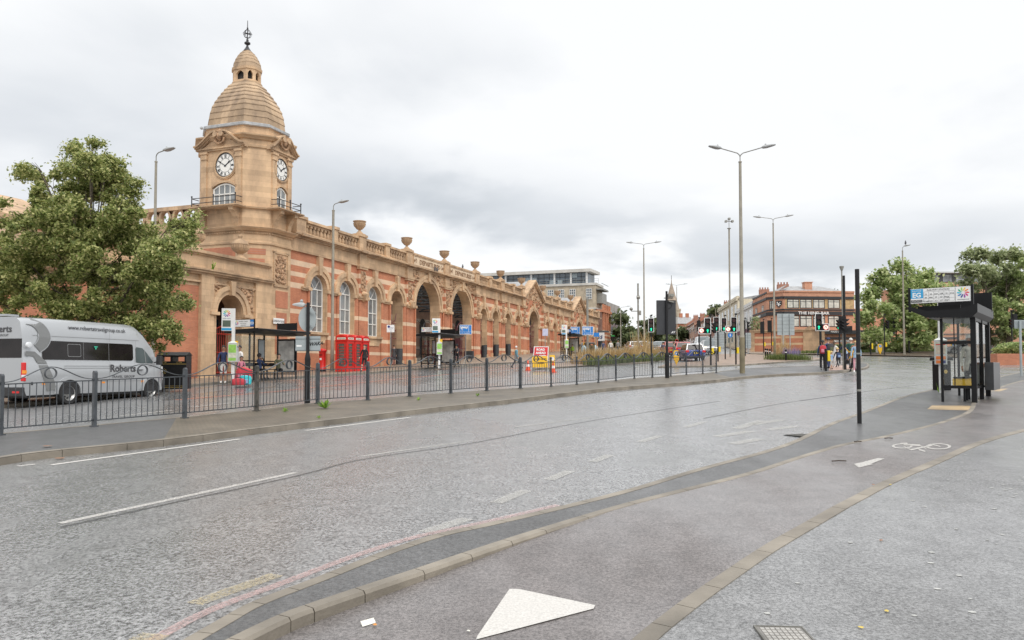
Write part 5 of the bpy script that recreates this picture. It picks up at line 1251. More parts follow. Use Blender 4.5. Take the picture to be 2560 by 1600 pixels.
m=MB(); m.box(1.2,Lx-.1,-.3,-.09,.3,1.05); m.build('side_cabinet',mat('cabinet_dark',(.05,.052,.055),.3,.3,var=.1),t,None,.01)
m=MB(); 
for x in (.4,.8,1.2): m.box(x-.02,x+.02,.25,.3,0,.62)
m.box(.2,1.35,.15,.5,.62,.66); m.prism([(.2,.12,.72),(.2,.08,1.0),(.2,.12,1.02),(.2,.16,.74)],(1.15,0,0)); b=m.build('bench',SHB,t)
m=MB(); 
for x in (.22,.55,.88,1.18): m.box(x,x+.17,.1,.52,.44,.6)
m.box(.22,1.35,.1,.52,.6,.615); m.build('seat_panel',YEL,b)
m=MB()
for y in (0,1.45): m.box(-.06,0,y-.03,y+.03,h+.2,h+.86)
m.box(-.05,0,-.0,1.47,h+.42,h+.82); b=m.build('route_board',SHB,t)
X=-.053; q=MB(); z0,z1=h+.43,h+.815
def yq(a,b,za,zb,mm,o=0): q.quad((X-o,b,za),(X-o,a,za),(X-o,a,zb),(X-o,b,zb),mm)
# board reads left to right towards -y
yq(.03,1.44,z0,z1,0); yq(1.12,1.43,z0+.13,z1-.01,1,.002); yq(1.14,1.41,z0+.02,z0+.09,2,.002)
fp=q.build('route_panel',[WHT,CYAN,BLK],b)
q=MB(); text(q,'EG',.17,(X-.004,1.275,z0+.16),(0,-1,0),(0,0,1),0,'CENTER',.001,.006); text(q,'BUS STOP',.05,(X-.004,1.275,z1-.075),(0,-1,0),(0,0,1),0,'CENTER',.001); text(q,'STATION',.055,(X-.004,1.275,z0+.04),(0,-1,0),(0,0,1),0,'CENTER',.001); q.build('stop_letters',WHT,fp)
q=MB(); text(q,'RAILWAY STATION',.06,(X-.003,.77,z1-.065),(0,-1,0),(0,0,1),0,'CENTER',.001); 
for r,row in enumerate((('15','22','22A','22B','31','31A'),('44','44A','47','87','Mega',''),('Broughton','','X3','X7','X27',''))):
    for c,s in enumerate(row):
        if s: text(q,s,.052,(X-.003,1.06-c*.122+(-.05 if len(s)>6 else 0),z0+.215-r*.09),(0,-1,0),(0,0,1),0,'CENTER',.001)
for r in range(4): q.quad((X-.002,1.11,z0+.022+r*.091),(X-.002,.40,z0+.022+r*.091),(X-.002,.40,z0+.026+r*.091),(X-.002,1.11,z0+.026+r*.091))
for c in range(7): y=1.11-c*.1185; q.quad((X-.002,y,z0+.03),(X-.002,y-.004,z0+.03),(X-.002,y-.004,z0+.295),(X-.002,y,z0+.295))
q.quad((X-.002,.38,z0+.01),(X-.002,.372,z0+.01),(X-.002,.372,z1-.01),(X-.002,.38,z1-.01)); text(q,'interchange travel',.036,(X-.003,.2,z0+.04),(0,-1,0),(0,0,1),0,'CENTER',.001)
q.build('route_numbers',BLK,fp); pinwheel(fp,(X-.004,.2,z0+.225),(0,-1,0),(0,0,1),.14)
m=MB(); m.box(2.6,2.65,-.15,1.2,h+.3,h+.85); m.build('rear_board',SHB,t); m=MB(); m.box(.2,.24,.3,1.3,h+.2,h+.36); m.build('roof_fin',SHB,t)
# bus stop pole with timetable case by the EG shelter
p=G(2354,990,.0); p=gp(p.x,p.y,.09); t=thing('bus_stop_pole','white bus stop pole with a red timetable case, left of the EG shelter','bus stop',p,R(-30)); H=zv(722,p.y)-p.z
m=MB(); m.tube([(0,0,0),(0,0,H)],.065,12); m.build('pole',WHT,t,40)
m=MB(); m.lathe([(.24,0),(.24,.72),(.26,.74),(.05,.84)],(0,0,.88),4,0,1,1,PI/4); c=m.build('timetable_case',MATS['case_grey_white'],t)
for mm,z0,z1,x0,x1 in ((REDP,1.47,1.5,-.13,.13),(MATS['leaflet_cream'],1.2,1.56,-.14,.14),(ORG,1.03,1.13,-.13,.13),(ORG,.91,1.0,-.13,.0),(NAVY,.91,1.0,.01,.13)):
    q=MB(); o=.172 if mm is not MATS['leaflet_cream'] else .1705; q.box(x0,x1,-o-.003,-o,z0,z1); q.build('leaflet',mm,c)
q=MB()
for r in range(6):
    for k in range(4): q.box(-.12+k*.062,-.07+k*.062,-.176,-.1736,1.21+r*.04,1.216+r*.04)
q.build('timetable_print',REDP,c)
m=MB(); m.box(-.1,.52,-.03,.03,H-.18,H+.02); f=m.build('flag',WHT,t); pinwheel(f,(.26,-.034,H-.16),(1,0,0),(0,0,1),.15)
m=MB(); m.box(-.09,-.01,-.034,-.031,H-.17,H); m.build('flag_strip',SIGNBACK,f)
t=thing('litter_bin','black litter bin behind the white bus stop pole at the EG shelter','litter bin',gp(*G(2355,982).xy,.09),R(10)); m=MB(); m.box(-.2,.2,-.18,.18,0,.95); m.build('body',SHB,t,None,.02); m=MB(); m.lathe([(.34,0),(.32,.1),(.1,.2)],(0,0,.96),4,0,1,1,PI/4); m.build('lid',SHB,t); m=MB(); m.lathe([(.06,0),(.06,.004),(.04,.004),(.04,0)],(0,0,0),12)
for i,q in enumerate(m.v): m.v[i]=Vector((q.x,-.183-q.z,q.y+.6))
m.build('gold_badge',GOLD,t)
# --- street name plate, parking plate, temporary signs
t=thing('street_name_plate','white LONDON ROAD street name plate on the station wall, above the ED shelter','sign',S(39.95,30.33,0)+Vector((0,0,zv(800,46.5))),RZS-0)
m=MB(); m.box(-.5,.6,-.03,0,-.17,.2); m.build('plate',WHT,t); m=MB(); text(m,'LONDON ROAD',.2,(.05,-.034,-.06),(1,0,0),(0,0,1),0,'CENTER',.001,.003,.8); m.build('lettering',BLK,t)
def post(t,H,r=.035,m=GREYM,x=0): mb=MB(); mb.tube([(x,0,-.05),(x,0,H)],r,8); return mb.build('pole',m,t,40)
p=G(976,922,.11); t=thing('parking_sign','white small-print plate on a grey pole by the fourth station arch','sign',p,R(5)); H=zv(812,p.y)-p.z; post(t,H,.045); m=MB(); m.box(-.28,.28,-.05,-.03,H-.55,H); f=m.build('plate',WHT,t)
m=MB(); m.lathe([(.0,0),(.09,0),(.09,.002),(0,.002)],(0,0,0),16)
for i,q in enumerate(m.v): m.v[i]=Vector((q.x-.13,-.053-q.z,q.y+H-.14))
m.build('roundel',[NAVY],f); m=MB()
for r in range(4): text(m,('No stopping','Buses only','At any','time')[r],.075,(.02,-.053,H-.22-r*.09),(1,0,0),(0,0,1),0,'CENTER',.001)
m.build('lettering',NAVY,f)
def blue_sign(label,u,v,vt,rz=0,w=1.35,h=1.15,tripod=False,thick=.05,Y=None,name='route_sign'):
    p=G(u,v,.0); t=thing(name,label,'sign',p,rz); H=zv(vt,p.y)-p.z; 
    if tripod:
        m=MB(); m.tube([(0,0,.0),(0,0,H)],.035,8)
        for a in (0,2.1,4.2): m.tube([(0,0,.75),(.55*math.cos(a),.55*math.sin(a),0)],.022,6)
        m.build('stand',GREYM,t)
    else: post(t,H+ (2.6 if thick>.06 else 0),thick)
    m=MB(); m.box(-w/2,w/2,-thick-.03,-thick-.01,H-h,H); f=m.build('plate',WHT,t); y=-thick-.034
    m=MB(); 
    m.quad((-w/2+.03,y,H-h+.03),(w/2-.03,y,H-h+.03),(w/2-.03,y,H-h*.74),(-w/2+.03,y,H-h*.74)); m.quad((-w/2+.03,y,H-h*.72),(w*.24,y,H-h*.72),(w*.24,y,H-.03),(-w/2+.03,y,H-.03)); m.quad((w*.27,y,H-h*.72),(w/2-.03,y,H-h*.72),(w/2-.03,y,H-.03),(w*.27,y,H-.03))
    m.build('blue_field',BLUE,f)
    m=MB(); y-=.003
    # bus pictogram, bicycle and lettering
    m.box(-w*.42,w*.16,y-.002,y,H-h*.36,H-h*.12)
    for x in (-w*.33,w*.06): m.cbox((x,y-.001,H-h*.37),.13,.002,.08)
    m.tube([(-w*.36,y,H-h*.58),(-w*.3,y,H-h*.48),(-w*.22,y,H-h*.58)],.02,4); m.tube([(-w*.28,y,H-h*.58),(-w*.24,y,H-h*.5)],.02,4)
    text(m,'01 - 10 July 2024',.11,(0,y,H-h*.92),(1,0,0),(0,0,1),0,'CENTER',.001,.002,.85); m.build('pictogram',WHT,f)
    m=MB(); y-=.004
    for k in range(4): x=-w*.38+k*w*.135; m.box(x,x+w*.1,y-.001,y,H-h*.24,H-h*.15)
    m.build('bus_windows',BLUE,f); return t
blue_sign('blue bus and cycle sign on a grey tripod stand beside the cyclist',1164,918,812,R(3),.98,.78,True)
blue_sign('small far blue bus sign above the far shelter, beside the second gable',1438,892,817,R(8),1.1,.88)
blue_sign('blue bus and cycle sign on a tall thick grey pole left of the dry grasses',1469,908,816,R(3),1.0,.78,False,.1)
t=thing('blue_plate','smallest blue sign, on a thin pole by the shop at the far station end','sign',G(1491,884,.1),0); H=zv(832,G(1491,884).y)-G(1491,884).z-.1; post(t,H,.05); m=MB(); m.box(-.35,.35,-.08,-.06,H-.52,H); m.build('plate',BLUE,t)
p=G(1363,899,.11); t=thing('parking_sign','small pale roundel plate on a thin pole in front of the blind arches','sign',p,R(5)); H=zv(822,p.y)-p.z; post(t,H,.04); m=MB(); m.box(-.28,.28,-.06,-.04,H-.7,H); m.build('plate',mat('pale_violet_plate',(.5,.52,.68),.4,var=.1),t)
# --- road closed signs, cones
p=G(1352,925); t=thing('road_closed_sign','red ROAD AHEAD CLOSED sign standing behind the railing','sign',p,R(2)); k=p.y/FPX; H=zv(866,p.y)-p.z; w=38*k; 
m=MB(); 
for x in (-w*.42,w*.42): m.tube([(x,-.05,0),(x*.95,.1,H*.5)],.025,6); m.tube([(x,.55,0),(x*.95,.12,H*.6)],.025,6)
m.build('frame',GREYM,t)
m=MB(); m.add([(-w/2-.03,-.02,H*.3),(w/2-.03,-.02,H*.3),(w/2+.03,.1,H),(-w/2+.06,.1,H)],[(0,1,2,3)]); m.prism([(-w/2-.03,0,H*.3),(w/2-.03,0,H*.3),(w/2+.03,.12,H),(-w/2+.06,.12,H)],(0,.03,0)); f=m.build('plate',WHT,t)
m=MB(); e=.05; m.add([(-w/2-.03+e,-.026,H*.3+e),(w/2-.03-e,-.026,H*.3+e),(w/2+.03-e,.094-.008,H-e),(-w/2+.06+e,.094-.008,H-e)],[(0,1,2,3)]); m.build('red_field',REDP,f)
m=MB(); 
for i,s in enumerate(('ROAD','AHEAD','CLOSED')): text(m,s,.22,(.0,.082-.035*i*1.0-.04,H-.29-i*.235),(1,0,0),(0,.17,1),0,'CENTER',.002,.008,.95)
m.build('lettering',WHT,f)
def board(label,u,v,w,h,dy=0,name='warning_board'):
    p=G(u,v); t=thing(name,label,'sign',p,R(2)); m=MB(); m.prism([(-w/2,0,.25),(w/2,0,.25),(w/2,.1,.25+h),(-w/2,.1,.25+h)],(0,.03,0)); f=m.build('plate',YEL,t)
    m=MB(); 
    for x in (-w*.4,w*.4): m.tube([(x,0,0),(x,.06,.5)],.022,6); m.tube([(x,.5,0),(x,.12,.6)],.022,6)
    m.build('frame',GREYM,t); return t,f
t,f=board('plain yellow board with black lettering propped in front of the red road closed sign',1350,928,1.02,.75); m=MB(); text(m,'ROAD END',.17,(0,.06,.74),(1,0,0),(0,.13,1),0,'CENTER',.002,.004); text(m,'ACCESS',.15,(0,.02,.5),(1,0,0),(0,.13,1),0,'CENTER',.002,.004); m.build('lettering',BLK,f)
t,f=board('small yellow sign frame with a white disc, right of the red road closed sign',1381,929,.34,.82); m=MB(); m.lathe([(0,0),(.13,0),(.13,.003),(0,.003)],(0,0,0),20)
for i,q in enumerate(m.v): m.v[i]=Vector((q.x,.06-q.z,q.y+.82))
m.build('disc',WHT,f)
CONE=mat('cone_orange',(.75,.09,.03),.5,var=.1)
def cone(label,u,v,first=[None]):
    p=G(u,v)
    if first[0]: return dup(first[0],p,0,label)
    t=thing('traffic_cone',label,'traffic cone',p,0,'traffic cones at the road works'); first[0]=t
    m=MB(); m.box(-.2,.2,-.2,.2,0,.05); m.lathe([(.15,.05),(.11,.26)],(0,0,0),14); m.lathe([(.08,.42),(.03,.7),(.02,.72)],(0,0,0),14); m.build('body',CONE,t,40)
    m=MB(); m.lathe([(.112,.26),(.08,.42)],(0,0,0),14); m.build('white_band',WHT,t,40); return t
cone('orange and white traffic cone left of the yellow board',1320,926); cone('orange and white traffic cone in front of the small yellow sign frame',1383,931)
# --- keep-left bollards
def keepleft(label,u,v,first=[None]):
    p=G(u,v,.1)
    if first[0]: return dup(first[0],p,0,label)
    t=thing('traffic_bollard',label,'bollard',p,0,'yellow keep left bollards'); first[0]=t
    m=MB(); m.prism([(-.2,-.08,1.0),(-.2,-.08,.5),(0,-.08,.05),(.2,-.08,.5),(.2,-.08,1.0),(.12,-.08,1.12),(-.12,-.08,1.12)],(0,.16,0)); m.build('body',YEL,t,None,.02)
    m=MB(); m.lathe([(0,0),(.15,0),(.15,.004),(0,.004)],(0,0,0),20)
    for i,q in enumerate(m.v): m.v[i]=Vector((q.x,-.084-q.z,q.y+.9))
    f=m.build('blue_disc',BLUE,t); m=MB(); m.tube([(.07,-.093,.97),(-.06,-.093,.84)],.018,4); m.poly([(-.1,-.094,.8),(-.0,-.094,.82),(-.08,-.094,.9)]); m.build('arrow',WHT,f); return t
keepleft('yellow traffic bollard behind the railing, left of the blue car',1691,914); keepleft('yellow keep left bollard on the refuge left of the pale street lamp',2200,887); keepleft('yellow keep left bollard seen through the EG shelter glass',2383,884)
# --- black bollards by the flower bed
for i,(u,v,l) in enumerate(((1914,896,'leftmost of the three short black bollards beside the flower bed'),(1919,897,'middle one of the three short black bollards beside the flower bed'),(1925,898,'rightmost of the three short black bollards left of the two-armed lamp'),(1965,901,'single short black bollard right of the two-armed lamp'))):
    t=thing('bollard',l,'bollard',G(u,v,.1),0,'short black bollards'); m=MB(); m.lathe([(.08,0),(.075,.8),(.09,.82),(.09,.9),(.05,.95)],(0,0,0),10); m.build('body',BLK,t,40); m=MB(); m.lathe([(.078,.66),(.078,.74)],(0,0,0),10); m.build('band',WHT,t,40)
# --- manhole, drain, street litter
p=G(1962,1598); t=thing('manhole_cover','square ribbed metal manhole cover in the footway at the bottom of the picture','manhole cover',gp(p.x,p.y,hfoot(p.x,p.y)+.004),R(-4))
m=MB(); w=.13; m.box(-w,w,-w,w,-.02,.006); m.build('plate',mat('wet_cast_iron',(.17,.16,.145),.45,.0,var=.3,scale=12),t); m=MB()
for i in range(8):
    for j in range(5): x=-w+.016+i*.0295; y=-w+.02+j*.0455; m.box(x,x+.022,y,y+.035,.006,.009)
m.build('tread',mat('cast_iron_tread',(.34,.325,.30),.4,.0,var=.2,scale=12),t); m=MB(); 
for x0,x1,y0,y1 in ((-w-.012,w+.012,-w-.012,-w-.001),(-w-.012,w+.012,w+.001,w+.012),(-w-.012,-w-.001,-w,w),(w+.001,w+.012,-w,w)): m.box(x0,x1,y0,y1,-.02,.009)
m.build('frame',mat('iron_frame',(.12,.115,.1),.5,var=.3),t)
t=thing('drain_grate','iron gully grate in the road at the kerb, left of the tall black pole','drain',gp(*G(2005,1089).xy,.004),R(28)); m=MB(); m.box(-.25,.25,-.2,.2,-.02,.003)
for i in range(9): x=-.22+i*.05; m.box(x,x+.025,-.18,.18,.003,.012,1)
m.build('grate',[BLK,MATS['iron_frame']],t)
LITW=mat('wet_paper',(.7,.68,.6),.5,var=.1); LEAFB=mat('dead_leaf_brown',(.3,.13,.05),.7,var=.3); LEAFY=mat('dead_leaf_yellow',(.55,.42,.1),.7,var=.3); TWIG=mat('twig_bark',(.06,.045,.035),.8,var=.2)
rnd=random.Random(4)
def leaf(label,u,v,m_,s,name='fallen_leaf',h=None):
    p=G(u,v); z=gz(p.x,p.y)+(hfoot(p.x,p.y) if h is None else h)+.004; a=rnd.random()*6
    mb=MB(); n=8; mb.add([(s*math.cos(2*PI*i/n)*(1 if i%2 else .72),s*.6*math.sin(2*PI*i/n),.004+.006*rnd.random()) for i in range(n)]+[(0,0,.012)],[(i,(i+1)%n,n) for i in range(n)])
    o=mb.build(name,m_); o.location=(p.x,p.y,z); o.rotation_euler=(0,0,a); return o
for i,(u,v,m_) in enumerate(((2203,1373,LEAFB),(2227,1246,LEAFY),(2184,1246,LEAFB),(2217,1538,LEAFY),(2152,1579,LEAFY))):
    tag(leaf('',u,v,m_,.022,h=hk3(*G(u,v).xy)+.008 if v==1246 else None),('reddish brown fallen leaf alone on the middle of the footway','yellow fallen leaf lying on the footway kerb','reddish fallen leaf at the cycle track edge of the footway kerb','pale yellow fallen leaf near the manhole cover','pale fallen leaf on the footway just right of the manhole cover')[i],'leaf','fallen leaves on the footway')
t=thing('paper_scrap','white paper scrap caught against the cycle track kerb','litter',gp(*G(921,1568).xy,.016),R(40)); m=MB(); m.prism([(-.045,-.01,0),(.045,-.01,.005),(.045,.015,.025),(-.045,.015,.022)],(0,.004,.002)); m.build('sheet',LITW,t)
t=leaf('',937,1572,mat('orange_leaf',(.6,.25,.05),.6,var=.3),.022,h=.016); tag(t,'orange dead leaf beside the paper scrap at the cycle track kerb','leaf','fallen leaves on the footway')
t=leaf('',1171,1588,LITW,.014,'paper_scrap',.016); tag(t,'tiny crumpled white scrap left of the give way triangle','litter')
for i,(u,v,l,L) in enumerate(((2098,1174,'dark twig lying left of the cycle track arrow',.2),(2145,1122,'dark twig on the kerb above the cycle arrow',.12),(2222,1113,'dark broken twig beside the kerb above the cycle symbol',.14))):
    p=G(u,v); o=MB(); o.tube([(-L/2,0,.01),(0,.01,.014),(L/2,0,.01)],.009,5); o=o.build('twig',TWIG); o.location=gp(p.x,p.y,hcyc(p.x,p.y)+.012); o.rotation_euler=(0,0,.1); tag(o,l,'twig')
for i,(u,v,l) in enumerate(((150,1148,'brown leaf litter in the gutter at the left of the near road'),(118,1136,'scrap of dead leaves on the left median kerb'))):
    o=leaf('',u,v,LEAFB,.09,h=.01 if i==0 else .13); tag(o,l,'leaf')
# pale chewing-gum spots on the footway: one scatter nobody would count
mb=MB(); rnd=random.Random(11)
for _ in range(420):
    x=1.2+rnd.random()*9; y=3.4+rnd.random()*8
    if x<1.0+(y-4)*.83: continue
    r=.008+rnd.random()*.014; z=gz(x,y)+hfoot(x,y)+.003; mb.add([(x+r*math.cos(i)*1.2,y+r*math.sin(i),z) for i in (0,1.05,2.1,3.15,4.2,5.25)],[(0,1,2,3,4,5)])
o=mb.build('gum_spots',mat('gum_grey',(.42,.42,.40),.6,var=.2)); o['kind']='stuff'
# ================================================================ VEHICLES AND SIGNALS
def paint_mat(n,c,metal=.0,rough=.22): return mat(n,c,rough,metal,var=.03,scale=1,coat=.6)
TYRE=mat('tyre_rubber',(.022,.022,.023),.8,var=.2); RIM=mat('wheel_rim',(.38,.38,.37),.35,.6,var=.15); DGL=mat('dark_vehicle_glass',(.016,.013,.013),.05,var=.3,scale=2,spec=.35); CGL=mat('car_glass',(.09,.11,.115),.05,var=.3,scale=1,spec=.9); BPL=mat('black_plastic',(.03,.03,.032),.55,var=.15); TAILR=mat('tail_light_red',(.6,.02,.02),.25,var=.1); AMB=mat('amber_lens',(.85,.3,.03),.3,var=.05); CLR=mat('clear_lens',(.7,.72,.74),.15,var=.05); PLY=mat('yellow_number_plate',(.75,.55,.05),.4,var=.05)
def wheel(parent,x,y,z,r,w,side,rimr=.62,parentname='wheel'):
    """axle along y; side=-1 shows its rim towards -y"""
    m=MB(); R_=lambda a,rr,yy:(x+rr*math.cos(a),yy,z+rr*math.sin(a)); n=24
    prof=[(r*.66,-w/2),(r*.93,-w/2),(r,-w*.36),(r,w*.36),(r*.93,w/2),(r*.66,w/2)]
    vs=[R_(2*PI*j/n,a,y+b) for a,b in prof for j in range(n)]
    m.add(vs,[(i*n+j,i*n+(j+1)%n,(i+1)*n+(j+1)%n,(i+1)*n+j) for i in range(len(prof)-1) for j in range(n)]); t=m.build('tyre',TYRE,parent,40)
    m=MB(); o=side*w*.42
    prof=[(.01,o*.75),(r*.16,o*.8),(r*.2,o*.55),(r*.5,o*.3),(r*.6,o*.75),(r*.67,o*1.05),(r*.67,-o)]
    vs=[R_(2*PI*j/n,a,y+b) for a,b in prof for j in range(n)]
    m.add(vs,[(i*n+j,i*n+(j+1)%n,(i+1)*n+(j+1)%n,(i+1)*n+j) for i in range(len(prof)-1) for j in range(n)],0)
    for j in range(8):
        a=2*PI*j/8; c=R_(a,r*.4,y+o*.45); m.cbox(c,r*.16,.02,r*.16,None,1)
    m.build('rim',[RIM,BPL],t,40); return t
# --- the silver minibus (x forwards, right side at -y faces the camera)
SILV=mat('silver_paint',(.41,.425,.44),.3,.3,var=.02,scale=1,coat=.5); GRAPH=mat('grey_graphic',(.20,.205,.205),.4,.1,var=.03); SEAM=mat('panel_seam',(.25,.255,.26),.5,var=0)
pr=G(171,1011); pf=Vector((-13.31,27.3,0)); fw=(pf-pr); fw.z=0; fw.normalize()
pr=gp(pr.x,pr.y); vz=math.atan2(fw.y,fw.x)
van=thing('minibus','silver minibus with a big grey letter graphic, driving behind the railing','minibus',pr,vz)
# x=0 rear axle, +x forwards; y=0 on the right flank, +y into the vehicle; width 2.06
VW=2.06
def ss(x,a,b): t=min(1,max(0,(x-a)/(b-a))); return t*t*(3-2*t)
XR,XF=-1.62,4.66
def roofz(x): 
    if x<3.0: return 2.80-.03*ss(-x,.6,1.62)
    pts=[(3.0,2.80),(3.2,2.74),(3.45,2.55),(3.75,2.2),(4.02,1.72)]
    if x>=4.02: return 1.72-.0
    for (a,b),(c,d) in zip(pts,pts[1:]):
        if a<=x<=c: return b+(d-b)*(x-a)/(c-a)
def hood(x): return 1.72-.0 if x<4.02 else 1.66-.62*ss(x,4.1,4.95)
# body shell: stations along x, section in y/z
st_x=[-1.62,-1.58,-1.45,-1.0,-.5,0,.6,1.2,1.8,2.4,3.0,3.1,3.2,3.32,3.45,3.6,3.75,3.9,4.02,4.2,4.4,4.55,4.64,4.68]
sec=[]
for x in st_x:
    top=roofz(x) if x<4.02 else hood(x)
    inset=0 if x<4.2 else .22*ss(x,4.2,4.7); rear=.05*(1-ss(x,-1.62,-1.5)); zb=.34 if x<4.5 else .34+.06*ss(x,4.5,4.68)
    tuck=.13 if x<3.0 else .13*ss(-x,-4.02,-3.0)+.02
    pr_=[(0.03+inset+rear,zb),(0.0+inset+rear,zb+.25),(0.0+inset+rear,.95),(.015+inset+rear,1.3 if top>1.6 else min(1.3,top-.2)),(.05+inset+rear,1.36 if top>1.6 else top-.12),(.05+tuck*.35+inset+rear,max(1.37,top-.62) if top>2.1 else top-.09),(.05+tuck+inset+rear,top-.16 if top>2.1 else top-.05),(.05+tuck+.12+inset+rear,top-.04 if top>2.1 else top-.02),(.05+tuck+.35+inset+rear,top)]
    full=pr_+[(VW-y,z) for y,z in pr_[::-1]]
    sec.append([(x,y,z) for y,z in full])
m=MB(); n=len(sec[0]); vs=[p for s in sec for p in s]
m.add(vs,[(i*n+j,i*n+j+1,(i+1)*n+j+1,(i+1)*n+j) for i in range(len(sec)-1) for j in range(n-1)]+[tuple(range(n)),tuple((len(sec)-1)*n+j for j in range(n))])
body=m.build('body',SILV,van,35); van.scale=(1,1,.975)
def sideY(x,z):
    """flank surface y at height z"""
    i=min(range(len(st_x)),key=lambda q:abs(st_x[q]-x)); S_=sec[i][:9]
    for (xa,ya,za),(xb,yb,zb_) in zip(S_,S_[1:]):
        if za<=z<=zb_ and zb_>za: return ya+(yb-ya)*(z-za)/(zb_-za)
    return S_[-1][1] if z>S_[-1][2] else S_[0][1]
def decal(name,poly,mm,o=.006,parent=None,nz=1,thick=True):
    """thin panel lying on the right flank"""
    mb=MB(); 
    pts=[(x,sideY(x,z)-o,z) for x,z in poly]; mb.add(pts,[tuple(range(len(pts)))]); return mb.build(name,mm,parent or van)
def rrect(x0,x1,z0,z1,r=.09,n=5):
    out=[]
    for cx,cz,a0 in ((x1-r,z1-r,0),(x0+r,z1-r,90),(x0+r,z0+r,180),(x1-r,z0+r,270)):
        for i in range(n+1): a=R(a0+90*i/n); out.append((cx+r*math.cos(a),cz+r*math.sin(a)))
    return out
def flat(name,poly,mm,y,parent=None,shear=0):
    mb=MB(); mb.add([(x,y+shear*(z-1.38),z) for x,z in poly],[tuple(range(len(poly)))]); return mb.build(name,mm,parent or van)
ZW0,ZW1=1.46,2.06; SH=.0555
w1=flat('side_window',rrect(-.98,2.88,ZW0,ZW1,.09),DGL,.038,None,SH)
for x in (.62,1.72): flat('window_seam',[(x,ZW0),(x+.012,ZW0),(x+.012,ZW1),(x,ZW1)],SEAM,.032,w1,SH)
mb=MB(); q=rrect(-.02,.52,ZW0+.1,ZW1-.08,.05); q2=rrect(-.005,.505,ZW0+.115,ZW1-.095,.045)
mb.add([(x,.031+SH*(z-1.38),z) for x,z in q+q2],[(i,(i+1)%len(q),len(q)+(i+1)%len(q),len(q)+i) for i in range(len(q))]); mb.build('emergency_window_line',SEAM,w1)
mb=MB(); mb.box(1.05,1.2,.03,.034,1.9,1.93); mb.box(1.1,1.15,.03,.034,1.83,1.89); mb.build('exit_sticker',mat('green_sticker',(.05,.55,.35),.4,var=0),w1)
dw=flat('driver_window',[(3.02,1.40),(3.02,1.9),(3.06,1.96),(3.36,1.93),(3.55,1.78),(3.9,1.42),(3.86,1.38),(3.3,1.36)],CGL,.04,None,SH); flat('quarter_bar',[(3.5,1.37),(3.53,1.37),(3.47,1.86),(3.44,1.88)],SEAM,.034,dw,SH)
mb=MB(); mb.add([(3.42,.22,2.5),(3.42,VW-.22,2.5),(4.02,VW-.14,1.73),(4.02,.14,1.73)],[(0,1,2,3)])
for i,q in enumerate(mb.v): mb.v[i]=q+Vector((.03,0,.03))
mb.build('windscreen',CGL,van)
# wheel-arch openings, dark underneath, wheels
for x,r in ((0,.45),(3.75,.43)):
    pts=[(x+r*math.cos(PI*i/16),.36+r*math.sin(PI*i/16)) for i in range(17)]; flat('wheel_arch',[(x+r,.33)]+pts+[(x-r,.33)],BPL,-.004)
    mb=MB(); A=[(x+(r+.0)*math.cos(PI*i/16),.36+(r)*math.sin(PI*i/16)) for i in range(17)]; B=[(x+(r+.1)*math.cos(PI*i/16),.36+(r+.1)*math.sin(PI*i/16)) for i in range(17)]
    for i in range(16):
        a,b,c,d=A[i],A[i+1],B[i+1],B[i]; mb.quad((a[0],-.05,a[1]),(b[0],-.05,b[1]),(c[0],-.045,c[1]),(d[0],-.045,d[1])); mb.quad((d[0],-.045,d[1]),(c[0],-.045,c[1]),(c[0],.02,c[1]),(d[0],.02,d[1])); mb.quad((a[0],-.05,a[1]),(b[0],-.05,b[1]),(b[0],.0,b[1]),(a[0],.0,a[1]))
    mb.build('arch_lip',SILV,van,40)
for x in (0,3.75):
    wheel(van,x,.085 if x==0 else .1,.36,.36,.24,-1); wheel(van,x,VW-.13,.36,.36,.24,1)
mb=MB(); mb.box(-1.5,4.5,.12,VW-.12,.26,.5); mb.box(-1.66,-1.5,.05,VW-.05,.3,.52); mb.build('underbody',BPL,van)
# graphics: the big curved letter, texts, belt lines
def arcband(cx,cz,r0,r1,a0,a1,n=14):
    f=lambda r:[(cx+r[0]*math.cos(R(a0+(a1-a0)*i/n)),cz+r[1]*math.sin(R(a0+(a1-a0)*i/n))) for i in range(n+1)]
    return f(r1),f(r0)
def GY(x,z): return sideY(x,z)-.018
mb=MB()
def gq(pts,off=0): mb.add([(x,GY(-1,z)-off,z) for x,z in pts],[tuple(range(len(pts)))])
P,Q=arcband(-1.45,2.20,(.36,.34),(.79,.575),92,-60,22)
for i in range(22): gq([P[i],P[i+1],Q[i+1],Q[i]])
gq([(-1.57,1.71),(-1.25,1.70),(-1.12,1.6),(-1.3,1.55),(-1.57,1.57)]); gq([(-1.12,1.6),(-.85,1.40),(-1.2,1.40),(-1.3,1.55)]); gq([(-1.2,1.40),(-.85,1.40),(-.83,1.35),(-1.18,1.35)]); gq([(-1.18,1.34),(-.83,1.34),(-.66,.98),(-1.02,.98)]); gq([(-1.02,.98),(-.66,.98),(-.46,.5),(-.83,.45)])
mb.build('letter_graphic',GRAPH,van)
mb=MB()
for rx,rz in ((.35,.33),(.80,.585)):
    P,Q=arcband(-1.45,2.20,(rx-.012,rz-.012),(rx+.012,rz+.012),12,-60,16)
    for i in range(16): gq([P[i],P[i+1],Q[i+1],Q[i]],.004)
mb.build('letter_outline',SILV,van)
mb=MB(); text(mb,'www.robertstravelgroup.co.uk',.2,(1.33,.13,2.47),(1,0,0),(0,.2,1),0,'CENTER',.001,.002,1.0); text(mb,'Roberts',.36,(2.35,-.006,1.06),(1,0,0),(0,0,1),0,'CENTER',.001,.008,1.05); text(mb,'TRAVEL GROUP',.13,(2.35,-.008,.84),(1,0,0),(0,0,1),0,'CENTER',.001,.0,1.2); mb.build('lettering',mat('dark_grey_lettering',(.06,.06,.065),.4,var=0),van)
